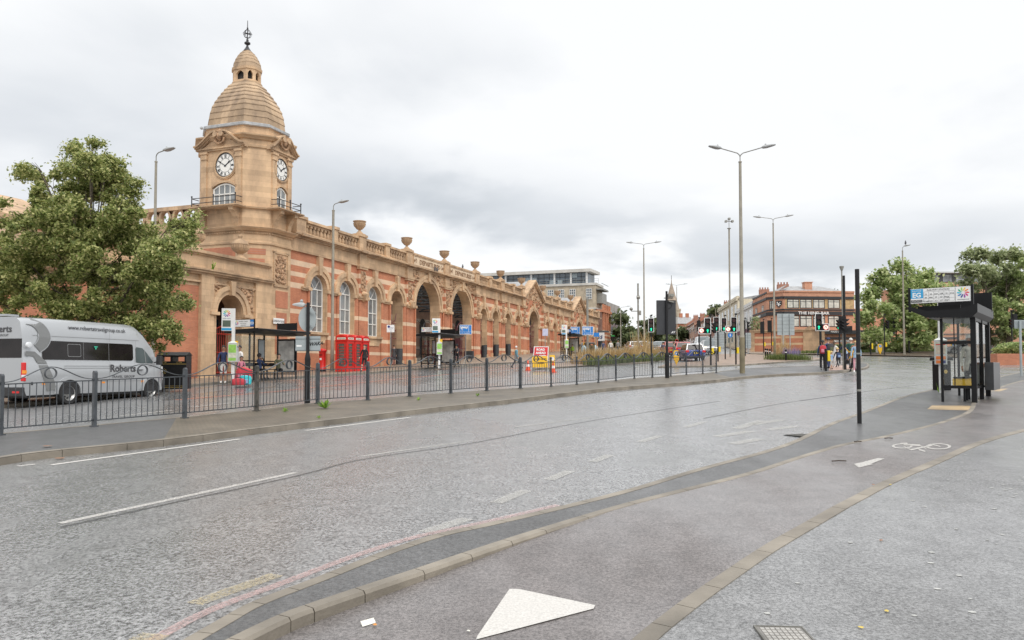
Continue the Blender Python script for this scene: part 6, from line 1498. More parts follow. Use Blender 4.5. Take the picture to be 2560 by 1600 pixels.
for z,x0,x1 in ((1.25,-.2,2.9),(1.18,-.2,2.9),(.72,.6,3.2),(2.2,-1.3,3.2)): 
    mb=MB(); mb.add([(x0,GY(0,z)+.008,z),(x1,GY(0,z)+.008,z),(x1,GY(0,z)+.008,z+.014),(x0,GY(0,z)+.008,z+.014)],[(0,1,2,3)]); mb.build('body_crease',SEAM,van)
for x,z0,z1 in ((2.96,.45,2.2),(1.72,2.1,2.6),(3.28+.62,.5,1.38),(1.72,.45,1.42)): flat('panel_seam',[(x,z0),(x+.012,z0),(x+.012,z1),(x,z1)],SEAM,-.003 if z1<1.5 else .04)
for x in (-.95,1.45,3.3): flat('side_marker',rrect(x-.07,x+.07,.66,.73,.02,2),AMB,-.006)
flat('fuel_flap',rrect(-1.42,-1.34,.66,.76,.03,3),BPL,-.006)
mb=MB(); mb.cbox((3.2,-.02,1.12),.2,.03,.03); mb.build('door_handle',BPL,van)
mb=MB(); mb.cbox((4.0,-.14,1.48),.14,.18,.34); mb.tube([(3.95,.05,1.4),(4.0,-.08,1.42)],.03,5); mb.build('wing_mirror',[BPL],van,None,.03)
# rear doors (seen at the picture edge), rear lights
mb=MB(); mb.box(-1.63,-1.56,.0+.02,.16,.78,1.36); lt=mb.build('tail_light',TAILR,van,None,.02)
mb=MB(); mb.box(-1.635,-1.55,.015,.1,1.02,1.12); mb.build('indicator_lens',AMB,lt); mb=MB(); mb.box(-1.636,-1.55,.012,.12,.9,.98); mb.build('reverse_lens',CLR,lt)
mb=MB(); mb.box(-1.63,-1.6,.14,VW-.14,1.5,2.1); mb.build('rear_window',DGL,van,None,.02); mb=MB(); mb.box(-1.72,-1.6,.02,VW-.02,.32,.6); mb.build('rear_bumper',BPL,van,None,.02); mb=MB(); mb.box(-1.726,-1.72,.1,.35,.42,.48); mb.build('reflector',TAILR,van)
mb=MB(); text(mb,'Roberts',.3,(-1.632,1.0,2.3),(0,-1,0),(0,0,1),0,'CENTER',.001,.006); text(mb,'TRAVEL GROUP',.1,(-1.632,1.0,2.17),(0,-1,0),(0,0,1),0,'CENTER',.001); mb.build('rear_lettering',MATS['dark_grey_lettering'],van)
mb=MB(); mb.lathe([(0,0),(.09,0),(.09,.06),(.07,.07),(0,.07)],(0,0,0),14)
for i,q in enumerate(mb.v): mb.v[i]=Vector((-1.52+q.x,.03-q.z,1.9+q.y))
mb.build('door_hinge',CLR,van,40)
mb=MB(); mb.box(4.5,4.7,.25,.5,.95,1.25); mb.build('headlight',CLR,van,None,.02)
mb=MB(); mb.box(4.45,4.73,.2,VW-.2,.38,.75); mb.build('front_bumper',BPL,van,None,.04)
mb=MB(); mb.box(-1.62,-1.2,VW*.35,VW*.65,2.8,2.86); mb.build('roof_vent',SILV,van)
# --- cars
def car(name,label,p,rz,col,L=4.2,Wd=1.78,H=1.5,roofcol=None,hatch=True,lights=False,group=None,suv=False):
    """x forwards; origin at the ground under the middle"""
    t=thing(name,label,'car',p,rz,group); a,b=-L/2,L/2; bel=H*.60; r=.32
    P=[(a+.02,.34),(a,.55),(a+.03,bel-.03),(a+.1,bel+.02)]
    if hatch: P+=[(b-1.15,bel+.03),(b-.3,bel-.14),(b-.03,bel-.32),(b,.5),(b-.03,.3)]
    else: P+=[(b-1.15,bel+.03),(b-.3,bel-.14),(b-.03,bel-.32),(b,.5),(b-.03,.3)]
    def arch(c): return [(c+(r+.07)*math.cos(PI*i/10),.3+(r+.07)*math.sin(PI*i/10)) for i in range(11)]
    P+=[(b-.45,.24)]+arch(b-.85)+arch(a+.8)+[(a+.3,.24)]
    m=MB(); w=Wd/2
    n=len(P); vs=[(x,-w+.05*(z>bel-.1)+.06*(x>b-.2 or x<a+.03),z) for x,z in P]+[(x,w-.05*(z>bel-.1)-.06*(x>b-.2 or x<a+.03),z) for x,z in P]
    m.add(vs,[tuple(range(n)),tuple(range(n,2*n))]+[(i,(i+1)%n,n+(i+1)%n,n+i) for i in range(n)]); m.build('body',col,t,None,.05)
    gx=[(a+.12,bel),(a+.42 if hatch else a+.8,H-.04),(a+.75 if hatch else a+1.1,H),(b-2.05,H),(b-1.75,H-.05),(b-1.1,bel)]
    m=MB(); n=6; tw=.17
    def yy(z): return w-.06-tw*max(0,(z-bel))/(H-bel)
    vs=[(x,-yy(z),z) for x,z in gx]+[(x,yy(z),z) for x,z in gx]
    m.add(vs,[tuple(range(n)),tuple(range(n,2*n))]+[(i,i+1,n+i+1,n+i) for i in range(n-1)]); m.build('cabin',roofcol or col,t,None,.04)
    m=MB(); e=.012
    def side(s):
        z0,z1=bel+.04,H-.11
        for x0,x1,x2,x3 in ((a+.34,a+.55,-.12,-.12),(-.05,-.05,b-1.95,b-1.4)): m.quad((x0,s*(yy(z0)+e),z0),(x3,s*(yy(z0)+e),z0),(x2,s*(yy(z1)+e),z1),(x1,s*(yy(z1)+e),z1))
    side(1); side(-1); m.build('side_window',DGL,t)
    m=MB(); m.quad((b-1.14+.02,-yy(bel)+.1,bel+.03),(b-1.14+.02,yy(bel)-.1,bel+.03),(b-1.72,yy(H)-.05,H-.07),(b-1.72,-yy(H)+.05,H-.07))
    for i,q in enumerate(m.v): m.v[i]=q+Vector((.02,0,.02))
    m.build('windscreen',CGL,t)
    m=MB(); x1=gx[1][0]; m.quad((a+.13,-yy(bel)+.12,bel+.06),(a+.13,yy(bel)-.12,bel+.06),(x1-.02,yy(H)-.06,H-.12),(x1-.02,-yy(H)+.06,H-.12))
    for i,q in enumerate(m.v): m.v[i]=q+Vector((-.03,0,.015))
    m.build('rear_window',DGL,t)
    for s in(-1,1):
        m=MB(); m.cbox((a+.05,s*(w-.16),bel-.1),.12,.28,.2); m.build('tail_light',TAILR,t,None,.02)
        m=MB(); m.cbox((b-.15,s*(w-.22),bel-.24),.22,.34,.14); m.build('headlight',LAMPW if lights else CLR,t,None,.02)
        m=MB(); m.cbox((b-1.45,s*(w+.06),bel+.1),.12,.16,.12); m.build('wing_mirror',col,t,None,.02)
    m=MB(); m.box(a-.012,a-.002,-.26,.26,.62,.74); m.build('number_plate',PLY,t); m=MB(); m.box(b+.002,b+.012,-.26,.26,.42,.53); m.build('number_plate',WHT,t)
    m=MB(); m.box(a-.02,a+.2,-w+.1,w-.1,.24,.42); m.box(b-.2,b+.015,-w+.1,w-.1,.22,.40); m.box(b-.04,b+.01,-.5,.5,.56,.68); m.build('bumper_trim',BPL,t,None,.02)
    for x in (a+.8,b-.85):
        for s in(-1,1): wheel(t,x,s*(w-.12),r,r,.2,s)
    return t
LAMPW=mat('headlamp_lit',(1,.75,.5),.3,var=0,emit=1.2)
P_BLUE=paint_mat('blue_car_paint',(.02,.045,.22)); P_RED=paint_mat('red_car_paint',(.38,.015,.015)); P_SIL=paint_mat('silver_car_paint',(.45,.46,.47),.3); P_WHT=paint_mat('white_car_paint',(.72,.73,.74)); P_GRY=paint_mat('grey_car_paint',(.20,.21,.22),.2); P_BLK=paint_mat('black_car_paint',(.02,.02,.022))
AWAY=PI/2-R(6)
car('car','blue hatchback seen from behind, sky reflection painted pale on its cabin, waiting at the signals',G(1727,902),PI/2-R(2),P_BLUE,4.4,1.8,1.56,P_SIL)  # silver cabin colour stands in for sky reflected in the rear window
car('car','red estate car seen from behind, left of the blue car',G(1702,893),PI/2-R(4),P_RED,4.5,1.8,1.6)
car('car','red car with an orange flank half hidden by the man in the grey coat',G(1673,892),PI/2-R(4),P_RED,4.4,1.8,1.62)
car('car','silver people carrier facing the viewer with lit lamps, right of the blue car',G(1773,886),-PI/2-R(8),P_SIL,4.5,1.82,1.72,lights=True)
car('car','white van-like car behind the silver people carrier',G(1757,881),-PI/2-R(8),P_WHT,5,1.95,2.1)
car('car','grey estate car crossing the junction, seen through the EG shelter glass',G(2415,886),R(170),P_GRY,4.6,1.82,1.55)
for i,(u,v,c,l) in enumerate(((1650,880,P_WHT,'white car far up the road, left of the red cars'),(1581,880,P_SIL,'distant silver car beyond the tall grasses'),(1629,882,P_BLK,'dark car far up the road near the slim signal'),(1600,879,P_WHT,'distant white car by the far trees'))):
    car('car',l,G(u,v),PI/2+R(3) if i%2 else -PI/2,c,4.3,1.78,1.5,group='distant cars up the hill')
# --- distant green bus
t=thing('bus','green and yellow single deck bus far up the road beyond the dry grasses','bus',gp((1513-1280)/FPX*175,175),-PI/2+R(8)); w,h=1.25,3.0
GBUS=paint_mat('green_bus_paint',(.03,.33,.07)); m=MB(); m.box(-5,5,-w,w,.35,h); m.build('body',GBUS,t,None,.12); m=MB(); m.box(4.98,5.03,-w+.12,w-.12,1.2,2.5); m.build('windscreen',DGL,t); m=MB(); m.box(-4.6,4.6,w,w+.02,1.4,2.4); m.box(-4.6,4.6,-w-.02,-w,1.4,2.4); m.build('side_window',DGL,t); m=MB(); m.box(4.99,5.05,-w+.05,w-.05,.4,1.1); m.build('front_panel',mat('yellow_bus_front',(.7,.5,.03),.4,var=.05),t)
m=MB(); text(m,'31',.4,(5.04,0,2.6),(0,-1,0),(0,0,1),0,'CENTER',.001); m.build('number',WHT,t)
for x in (-3.2,3): 
    for s in(-1,1): wheel(t,x,s*(w-.15),.48,.48,.28,s)
# --- traffic signals
GLOW=mat('green_signal_glow',(.02,.75,.42),.4,var=0,emit=1.1); LENSR=mat('dark_red_lens',(.06,.012,.012),.2,var=0); LENSA=mat('dark_amber_lens',(.06,.03,.012),.2,var=0); SBLK=mat('signal_black',(.014,.014,.015),.5,var=.15,spec=.25); PINKG=mat('lit_sign_pale',(1,.78,.66),.4,var=0,emit=.6); YBOX=mat('push_button_yellow',(.75,.55,.02),.4,var=.05)
def sighead(t,x,z0,z1,rz,board=True,side=None,arrow='up',back=False,name='signal_head',lit=True):
    """a three-lamp head with white-edged backing board; side=-1/+1 adds an illuminated ban sign beside the green"""
    e=bpy.data.objects.new(name,None); hh=z1-z0; w=hh*.40
    M=Matrix.Rotation(rz,3,'Z')
    def fn(a,b,c): return M@Vector((a,b,0))+Vector((x,0,c))
    bpy.data.objects.remove(e)
    m=MB(fn); d=.0
    m.box(-w*.36,w*.36,d,d+.16,z0+.04,z1-.04,0)
    if board:
        m.box(-w/2,w/2,d+.02,d+.035,z0,z1,0)
        if side: m.box(min(side*w/2,side*(w/2+hh*.36)),max(side*w/2,side*(w/2+hh*.36)),d+.02,d+.035,z0,z0+hh*.42,0); 
        b=.035*hh/1.0
        rim=[(-w/2,-w/2+b,z0,z1),(w/2-b,w/2,z0,z1),(-w/2,w/2,z0,z0+b),(-w/2,w/2,z1-b,z1)]
        if side:
            xa,xb=side*w/2,side*(w/2+hh*.36); lo,hi=min(xa,xb),max(xa,xb)
            rim=[r for r in rim if not (r[0]==(w/2-b if side>0 else -w/2) and r[1]-r[0]<w*.5)]
            rim+=[(lo,hi,z0,z0+b),(lo,hi,z0+hh*.42-b,z0+hh*.42),((hi-b) if side>0 else lo,hi if side>0 else lo+b,z0,z0+hh*.42),(w/2-b if side>0 else -w/2,w/2 if side>0 else -w/2+b,z0+hh*.42,z1)]
        if not back:
            for r in rim: m.box(r[0],r[1],d+.012,d+.02,r[2],r[3],1)
    h=m.build(name,[SBLK,WHT],t)
    if back: return h
    rr=hh*.125
    for i,(mm,nm) in enumerate(((LENSR,'red_lens'),(LENSA,'amber_lens'),(GLOW if lit else SBLK,'green_lens'))):
        zc=z0+hh*(.80-.30*i); q=MB(fn); n=14
        if i==2 and lit and arrow:
            a={'up':[(0,1),(.8,.15),(.3,.15),(.3,-.9),(-.3,-.9),(-.3,.15),(-.8,.15)],'left':[(-.1,1),(.6,.35),(.3,.1),(.1,-.9),(-.4,-.9),(-.25,.1),(-.8,.2)]}[arrow]
            q.poly([(px_*rr*.9,-.012,zc+pz_*rr*.9) for px_,pz_ in a]); q.poly([(rr*math.cos(2*PI*j/n),-.006,zc+rr*math.sin(2*PI*j/n)) for j in range(n)],1); q.build(nm,[GLOW,SBLK],h)
        else:
            q.poly([(rr*math.cos(2*PI*j/n),-.008,zc+rr*math.sin(2*PI*j/n)) for j in range(n)]); q.build(nm,mm,h)
        v=MB(fn); N=10
        for j in range(N):
            a0,a1=PI*(-.1+1.2*j/N),PI*(-.1+1.2*(j+1)/N); r2=rr*1.12
            v.quad((r2*math.cos(a0),0,zc+r2*math.sin(a0)),(r2*math.cos(a1),0,zc+r2*math.sin(a1)),(r2*math.cos(a1),-.2*(.4+.6*math.sin(max(0,a1) if a1<PI else 0)),zc+r2*math.sin(a1)),(r2*math.cos(a0),-.2*(.4+.6*math.sin(max(0,a0) if a0<PI else 0)),zc+r2*math.sin(a0)))
        v.build('hood',SBLK,h)
    if side:
        cx=side*(w/2+hh*.18)-side*.01; zc=z0+hh*.21; q=MB(fn); n=18; r2=hh*.155
        q.poly([(cx+r2*math.cos(2*PI*j/n),-.004,zc+r2*math.sin(2*PI*j/n)) for j in range(n)],0)
        for j in range(n):
            a0,a1=2*PI*j/n,2*PI*(j+1)/n; q.quad((cx+r2*math.cos(a0),-.008,zc+r2*math.sin(a0)),(cx+r2*math.cos(a1),-.008,zc+r2*math.sin(a1)),(cx+r2*.8*math.cos(a1),-.008,zc+r2*.8*math.sin(a1)),(cx+r2*.8*math.cos(a0),-.008,zc+r2*.8*math.sin(a0)),1)
        if side<0: q.tube([(cx+r2*.35,-.01,zc-r2*.5),(cx+r2*.3,-.01,zc),(cx-r2*.3,-.01,zc+r2*.3)],r2*.12,4,2)
        else: q.tube([(cx-r2*.3,-.01,zc-r2*.45),(cx-r2*.3,-.01,zc+r2*.2),(cx,-.01,zc+r2*.45),(cx+r2*.3,-.01,zc+r2*.2),(cx+r2*.3,-.01,zc-r2*.45)],r2*.12,4,2)
        q.build('ban_sign',[PINKG,TAILR,SBLK],h)
    return h
def signal(label,u,vb,heads,vtop=None,box=False,r=.06,Y=None,detector=True,name='traffic_signal',du=0):
    p=G(u,vb,.1) if Y is None else gp((u-1280)/FPX*Y,Y,.1); t=thing(name,label,'traffic light',p,0); k=p.y/FPX
    zt=max(zv(h[1],p.y) for h in heads)-p.z if vtop is None else zv(vtop,p.y)-p.z
    m=MB(); m.tube([(0,.1,-.1),(0,.1,zt+.05)],r,10); m.build('pole',BLK,t,40)
    for (uc,v0,v1,kind,side,arrow) in heads:
        x=(uc-u)*k; z0,z1=zv(v1,p.y)-p.z,zv(v0,p.y)-p.z
        rz={'front':R(-4),'back':0,'left':R(-75),'right':R(70)}[kind]
        sighead(t,x,z0,z1,rz,board=(kind in('front','back') and side is not None),side=side or None,arrow=arrow,back=kind=='back',lit=arrow is not None)
    if detector: m=MB(); m.cbox((0,.0,zt+.2),.14,.2,.12); m.tube([(0,.1,zt),(0,.1,zt+.15)],.025,6); m.build('detector',SBLK,t)
    if box: m=MB(); m.cbox((.12,.05,1.05),.16,.2,.45); m.build('push_button_box',YBOX,t,None,.02)
    return t
signal('traffic signal with a green arrow, alone left of the black sign back',1629,909,[(1628.5,795,830.5,'front',0,'up')])
signal('leftmost traffic signal with a no-left-turn sign beside its green arrow, by the blue car',1778,914,[(1770,794,835,'front',-1,'up')],box=True,r=.07)
signal('traffic signal with green arrow and dark side head, left of the slimmest signal',1796,904,[(1792,792,829,'front',0,'left'),(1785,806,834,'left',None,None)],box=True)
signal('slim middle traffic signal with green arrow above the blue roundel sign',1814,898,[(1811,794,829,'front',0,'left')])
signal('traffic signal with a no-left-turn sign, directly left of the tallest lamp',1841,912,[(1836,792,831,'front',-1,'up')],box=True)
signal('black-backed traffic signal left of the signals by the silver people carrier',1749,0,[(1748,800,829,'back',None,None)],Y=66)
signal('black-backed pair of traffic signal heads just right of the tallest lamp',1864,890,[(1860,800,829,'back',None,None),(1872,803,830,'right',None,None)])
signal('black-backed traffic signal in front of the left end of the low banded wall',1910,883,[(1907,803,835,'back',None,None)],box=True)
signal('black-backed traffic signal left of the lamp with the grey sign backs',1930,880,[(1925,800,831.5,'back',None,None)],box=True)
signal('traffic signal with a no-U-turn sign beside the green arrow, behind the red backpack',2054,919,[(2049,783,827.5,'front',1,'left')],r=.075,detector=False)
signal('tall traffic signal pole with clustered black heads among the group of people',2115,924.5,[(2109,790,832.6,'back',1,None),(2118,795,828,'right',None,None),(2110,800,826,'left',None,None)],vtop=690,r=.07,detector=False)
signal('dark traffic signal behind the people, its side lamp facing left',2101,905,[(2097,798,825,'left',None,'up')])
signal('black traffic signal pair left of the pale street lamp, by the refuge',2213,887,[(2219,800,822,'left',None,None)],vtop=791,box=True)
signal('dark traffic signal pole nearest the pale street lamp',2243,882,[(2236,793,824,'right',None,None)],vtop=791,box=True)
signal('dark traffic signal at the right edge behind the grey sign back',2533,893,[(2529,796,821,'left',None,None),(2541,783,818,'back',None,None)],vtop=782,box=True)
# extra side arms at the tall pole: a thin detector mast
p=G(2115,924.5,.1)
t=thing('detector_mast','thin grey mast with a small sensor on top, rising behind the crossing group','mast',p+Vector((0,.35,0))); H=zv(674,p.y)-p.z; m=MB(); m.tube([(0,0,-.1),(0,0,H)],.04,8); m.build('pole',GREYM,t,40); m=MB(); m.lathe([(.05,0),(.13,.2),(.13,.26),(.05,.28)],(0,0,H),8); m.build('sensor',GREYM,t,40)
for (l,u,vb,vt,bx) in (('short black post with a yellow push-button box, in front of the red backpack',2065,928,872,True),('short pole beside the refuge kerb right of the pale lamp',2273,884,852,False),('short black post with a yellow box on the refuge, left of the keep left bollard',2177,887,856,True)):
    p=G(u,vb,.1); t=thing('push_button_post',l,'post',p); H=zv(vt,p.y)-p.z; post(t,H,.07,BLK)
    if bx: m=MB(); m.box(.07,.22,-.1,.1,H*.45,H*.92); m.build('push_button_box',YBOX,t,None,.02)
    else: m=MB(); m.box(-.1,.1,-.12,.05,H-.3,H); m.build('push_button_box',BLK,t)
# big grey sign backs
def signback(label,u0,u1,v0,v1,vb,posts,Y=None,u=None):
    p=G((u0+u1)/2,vb) if Y is None else gp(((u0+u1)/2-1280)/FPX*Y,Y); t=thing('road_sign',label,'sign',p); k=p.y/FPX; w=(u1-u0)*k/2; z0,z1=zv(v1,p.y)-p.z,zv(v0,p.y)-p.z
    m=MB(); m.box(-w,w,-.01,.01,z0,z1); 
    for i in range(1,6): z=z0+(z1-z0)*i/6; m.box(-w,w,-.022,-.01,z-.02,z+.02,1)
    m.build('panel',[SIGNBACK,mat('sign_rail',(.25,.28,.29),.5,var=.1)],t)
    m=MB(); 
    for x in posts: m.tube([(x*w,-.06,-.1),(x*w,-.06,z1-.03)],.05,8)
    m.build('pole',SIGNBACK,t,40); return t
signback('large grey sign back on two posts behind the two-armed lamp and flower bed',1944,1987,784,838,896,(-.35,.45))
signback('grey sign back behind the signals near the silver car',1787,1811,830,868,888,(0,))
signback('wide low grey sign back left of the silver car',1765,1786,845,868,886,(0,))
signback('tall grey sign back right of the tallest lamp, against the shop',1862,1878,832,870,886,(0,))
signback('pale grey sign back at the right picture edge on a black pole',2539,2566,800,821,945,(-.1,))
t=thing('roundel_sign','blue round sign with a white arrow, below the slim middle signal','sign',gp(*G(1826,895).xy,.1)+Vector((-.06,-.2,0))); p=t.location; zc=zv(838,p.y)-p.z; m=MB(); m.lathe([(0,0),(.24,0),(.24,.02),(0,.02)],(0,0,0),20)
for i,q in enumerate(m.v): m.v[i]=Vector((q.x,-q.z,q.y+zc))
f=m.build('plate',BLUE,t); m=MB(); m.prism([(0,-.03,zc-.17),(.06,-.03,zc-.0),(.03,-.03,zc),(.03,-.03,zc+.15),(-.03,-.03,zc+.15),(-.03,-.03,zc),(-.06,-.03,zc)],(0,.006,0)); m.build('arrow',WHT,f); m=MB(); m.tube([(0,.05,0),(0,.05,zc+.2)],.03,6); m.build('pole',GREYM,t)
t=thing('round_warning_sign','small red-edged round sign left of the red cars','sign',G(1692,884)); m=MB(); H=zv(846,t.location.y)-t.location.z; m.tube([(0,0,0),(0,0,H)],.05,6); m.build('pole',GREYM,t); m=MB(); m.lathe([(0,0),(.15,0),(.15,.02),(0,.02)],(0,0,0),16); m.lathe([(.15,-.01),(.2,-.01),(.2,.02),(.15,.02)],(0,0,0),16,1)
for i,q in enumerate(m.v): m.v[i]=Vector((q.x,-.06-q.z,q.y+H-.3))
m.build('plate',[WHT,REDP],t)
# ================================================================ TREES AND PLANTS
def leafmat(name,dark,mid,light,share=.3):
    m=bpy.data.materials.new(name); m.use_nodes=True; MATS[name]=m
    nt=m.node_tree; nt.nodes.clear(); N=nt.nodes.new; L=nt.links.new
    o=N('ShaderNodeOutputMaterial'); g=N('ShaderNodeNewGeometry'); r=N('ShaderNodeValToRGB'); e=r.color_ramp.elements
    e[0].position=0; e[0].color=(*dark,1); e[1].position=1; e[1].color=(*light,1); x=e.new(1-share-.12); x.color=(*mid,1)
    L(g.outputs['Random Per Island'],r.inputs[0])
    d=N('ShaderNodeBsdfPrincipled'); d.inputs['Roughness'].default_value=.5; d.inputs['Specular IOR Level'].default_value=.35; L(r.outputs[0],d.inputs['Base Color'])
    t=N('ShaderNodeBsdfTranslucent'); L(r.outputs[0],t.inputs[0]); mx=N('ShaderNodeMixShader'); mx.inputs[0].default_value=.48; L(d.outputs[0],mx.inputs[1]); L(t.outputs[0],mx.inputs[2]); L(mx.outputs[0],o.inputs[0]); return m
BARK=mat('tree_bark',(.10,.08,.06),.9,var=.35,scale=6,bump=.6,bscale=20)
LIME=leafmat('lime_leaves',(.11,.15,.045),(.29,.34,.11),(.70,.67,.32),.38); LEAF2=leafmat('maple_leaves',(.19,.26,.09),(.40,.49,.20),(.66,.69,.38),.32); LEAF3=leafmat('ash_leaves',(.16,.20,.09),(.34,.39,.20),(.55,.58,.36),.3); LEAFD=leafmat('dark_far_leaves',(.08,.10,.05),(.15,.185,.085),(.27,.31,.15),.25)
def tree(name,label,base,blobs,lm,n,leaf,trunk_r=.22,trunk_top=None,group=None,seed=1,sub=.42,limbs=True,flat=.75):
    """blobs: (x,y,z,r) relative to the base; every blob is filled with loose leaf clusters"""
    t=thing(name,label,'tree',base,0,group); rnd=random.Random(seed)
    tot=sum(b[3]**2 for b in blobs); vs=[]; fs=[]
    for bx,by,bz,br in blobs:
        k=int(n*br*br/tot); nc=max(4,int(br*br*7/ (sub*sub*6))); per=max(6,k//nc)
        for _ in range(nc):
            while True:
                p=Vector((rnd.gauss(0,1),rnd.gauss(0,1),rnd.gauss(0,1))); 
                if p.length>.1: break
            p.normalize(); rr=br*(.25+.85*rnd.random()**.7); c=Vector((bx,by,bz))+Vector((p.x*rr,p.y*rr,p.z*rr*flat)); cr=sub*(.6+.8*rnd.random())
            for _ in range(per):
                q=c+Vector((rnd.gauss(0,.45),rnd.gauss(0,.45),rnd.gauss(0,.34)-.12))*cr
                a=Vector((rnd.gauss(0,1),rnd.gauss(0,1),rnd.gauss(-.25,.6))).normalized(); b=a.cross(Vector((rnd.gauss(0,.5),rnd.gauss(0,.5),1))); b=b.normalized() if b.length>.01 else Vector((1,0,0))
                L=leaf*(.6+.8*rnd.random()); w=L*.36; i=len(vs); dn=Vector((0,0,-L*.15))
                vs+=[q-a*L*.5,q+b*w,q+a*L*.5+dn,q-b*w]; fs.append((i,i+1,i+2,i+3))
    me=bpy.data.meshes.new('crown'); me.from_pydata([tuple(v) for v in vs],[],fs); me.materials.append(lm); o=bpy.data.objects.new('crown',me); COL.objects.link(o); o.parent=t
    mb=MB(); top=trunk_top or max(b[2] for b in blobs)*.8; mb.tube([(0,0,-.15),(0,0,.1),(.05,0,top*.3),(-.05,.05,top*.6),(0,0,top)],[trunk_r*1.4,trunk_r*1.05,trunk_r*.85,trunk_r*.55,trunk_r*.15],10)
    if limbs:
        for bx,by,bz,br in blobs:
            h=max(top*.25,min(top*.85,bz-.6*math.hypot(bx,by)-.3)); mid=Vector((bx*.45,by*.45,h+(bz-h)*.35)); mb.tube([(0,0,h),tuple(mid),(bx*.85,by*.85,bz),(bx,by,bz+br*.4)],[trunk_r*.26,trunk_r*.16,trunk_r*.08,.008],6)
            for _ in range(3): p=Vector((rnd.gauss(0,.5)*br,rnd.gauss(0,.5)*br,rnd.random()*br*.6)); mb.tube([(bx*.8,by*.8,bz-.1),(bx+p.x,by+p.y,bz+p.z)],[trunk_r*.06,.006],4)
    mb.build('trunk',BARK,t,60); return t
def blobs_px(L,Y,base,spread,seed,kz=1):
    rnd=random.Random(seed); out=[]
    for u,v,r in L:
        y=Y+rnd.uniform(-spread,spread); p=Vector(((u-1280)/FPX*y,y,zv(v,y))); out.append((p.x-base.x,p.y-base.y,p.z-base.z,r*Y/FPX))
    return out
bl=gp((223-1280)/FPX*30,30,.1)
LB=[(220,392,42),(196,385,34),(262,412,42),(228,470,72),(180,440,45),(75,436,34),(60,412,22),(100,462,34),(288,430,32),(300,470,42),(325,500,30),(170,560,84),(62,560,74),(20,640,74),(250,590,94),(350,600,66),(400,625,55),(455,570,36),(470,545,24),(435,600,32),(120,680,100),(250,720,110),(350,720,92),(425,715,50),(445,755,34),(400,800,52),(355,832,38),(300,795,72),(180,780,70),(80,745,74),(40,715,64),(-20,650,58),(-35,760,58),(120,500,40),(330,560,46),(310,820,40),(395,845,26),(218,372,36),(222,358,22),(190,475,50),(250,440,46),(140,525,56),(215,425,44),(300,520,56),(100,610,70),(380,660,64),(240,650,80)]
tree('lime_tree','large leafy lime tree with yellowish blossom bracts, behind the silver minibus',bl,blobs_px([(u,v,r*1.1) for u,v,r in LB],30,bl,1.9,5),LIME,150000,.122,.2,6.6,seed=3,sub=.36,flat=.88)
def ptree(name,label,u,vb,L,lm,n,leaf,seed,Y=None,r=.25,group=None,spread=2.5,sub=.5,limbs=True):
    p=G(u,vb) if Y is None else gp((u-1280)/FPX*Y,Y); return tree(name,label,p,blobs_px(L,p.y,p,spread,seed),lm,n,leaf,r,None,group,seed,sub,limbs)
ptree('street_tree','round bright green tree beyond the junction, behind the pale street lamp',2272,0,[(2268,665,26),(2230,690,34),(2300,690,40),(2210,735,44),(2265,730,58),(2330,735,46),(2190,785,42),(2250,800,56),(2320,790,54),(2350,760,30),(2180,830,30),(2230,850,36),(2300,840,40),(2345,830,30),(2200,700,22),(2370,720,20)],LEAF2,24000,.40,11,Y=84,r=.3,spread=3,sub=.85)
ptree('street_tree','tall darker tree with an open top rising behind the EG shelter',2470,0,[(2470,630,26),(2440,640,20),(2510,640,28),(2540,630,18),(2455,690,40),(2520,690,48),(2430,730,32),(2490,750,50),(2550,730,40),(2440,790,36),(2500,800,46),(2480,840,36),(2535,830,30)],LEAF3,16000,.34,12,Y=72,r=.28,spread=2.5,sub=.75)
ptree('street_tree','pale green tree at the right picture edge with a visible trunk',2521,890,[(2550,670,36),(2580,640,44),(2530,710,40),(2590,720,54),(2510,760,36),(2560,780,46),(2610,780,46),(2530,810,26),(2590,830,40),(2500,790,22)],LEAF2,18000,.26,13,r=.22,spread=2,sub=.55)
for i,(u,Y,L,l) in enumerate(((1562,150,[(1562,800,18),(1555,830,24),(1580,840,22),(1570,866,22),(1545,860,14)],'feathery tree beyond the art deco building, left of the CCTV pole'),(1640,190,[(1640,800,20),(1650,820,26),(1628,845,24),(1655,850,26),(1640,868,20)],'green tree half hidden behind the black sign back'),(1612,215,[(1610,820,20),(1595,845,20),(1620,850,22),(1605,866,14)],'dark tree on the far road left of the slim traffic signal'),(1690,230,[(1690,845,18),(1705,835,16),(1690,865,16)],'dark tree at the foot of the brick terrace'),(1580,270,[(1580,845,14),(1570,860,12),(1590,862,12)],'smallest dark tree at the end of the far road'),(1830,175,[(1796,778,9),(1802,786,8)],'bit of green treetop above the terrace roofs'))):
    ptree('far_tree',l,u,0,L,LEAFD,2600,.95 if Y<200 else 1.1,30+i,Y=Y,r=.3,group='trees along the far road',spread=6,sub=1.3,limbs=False)
for i,(u,Y,L,l) in enumerate(((2085,120,[(2080,735,10),(2095,745,10)],'sprig of dark treetop above the brick side wing'),)): ptree('far_tree',l,u,0,L,LEAFD,400,.7,50+i,Y=Y,group='trees along the far road',spread=2,sub=.8,limbs=False)
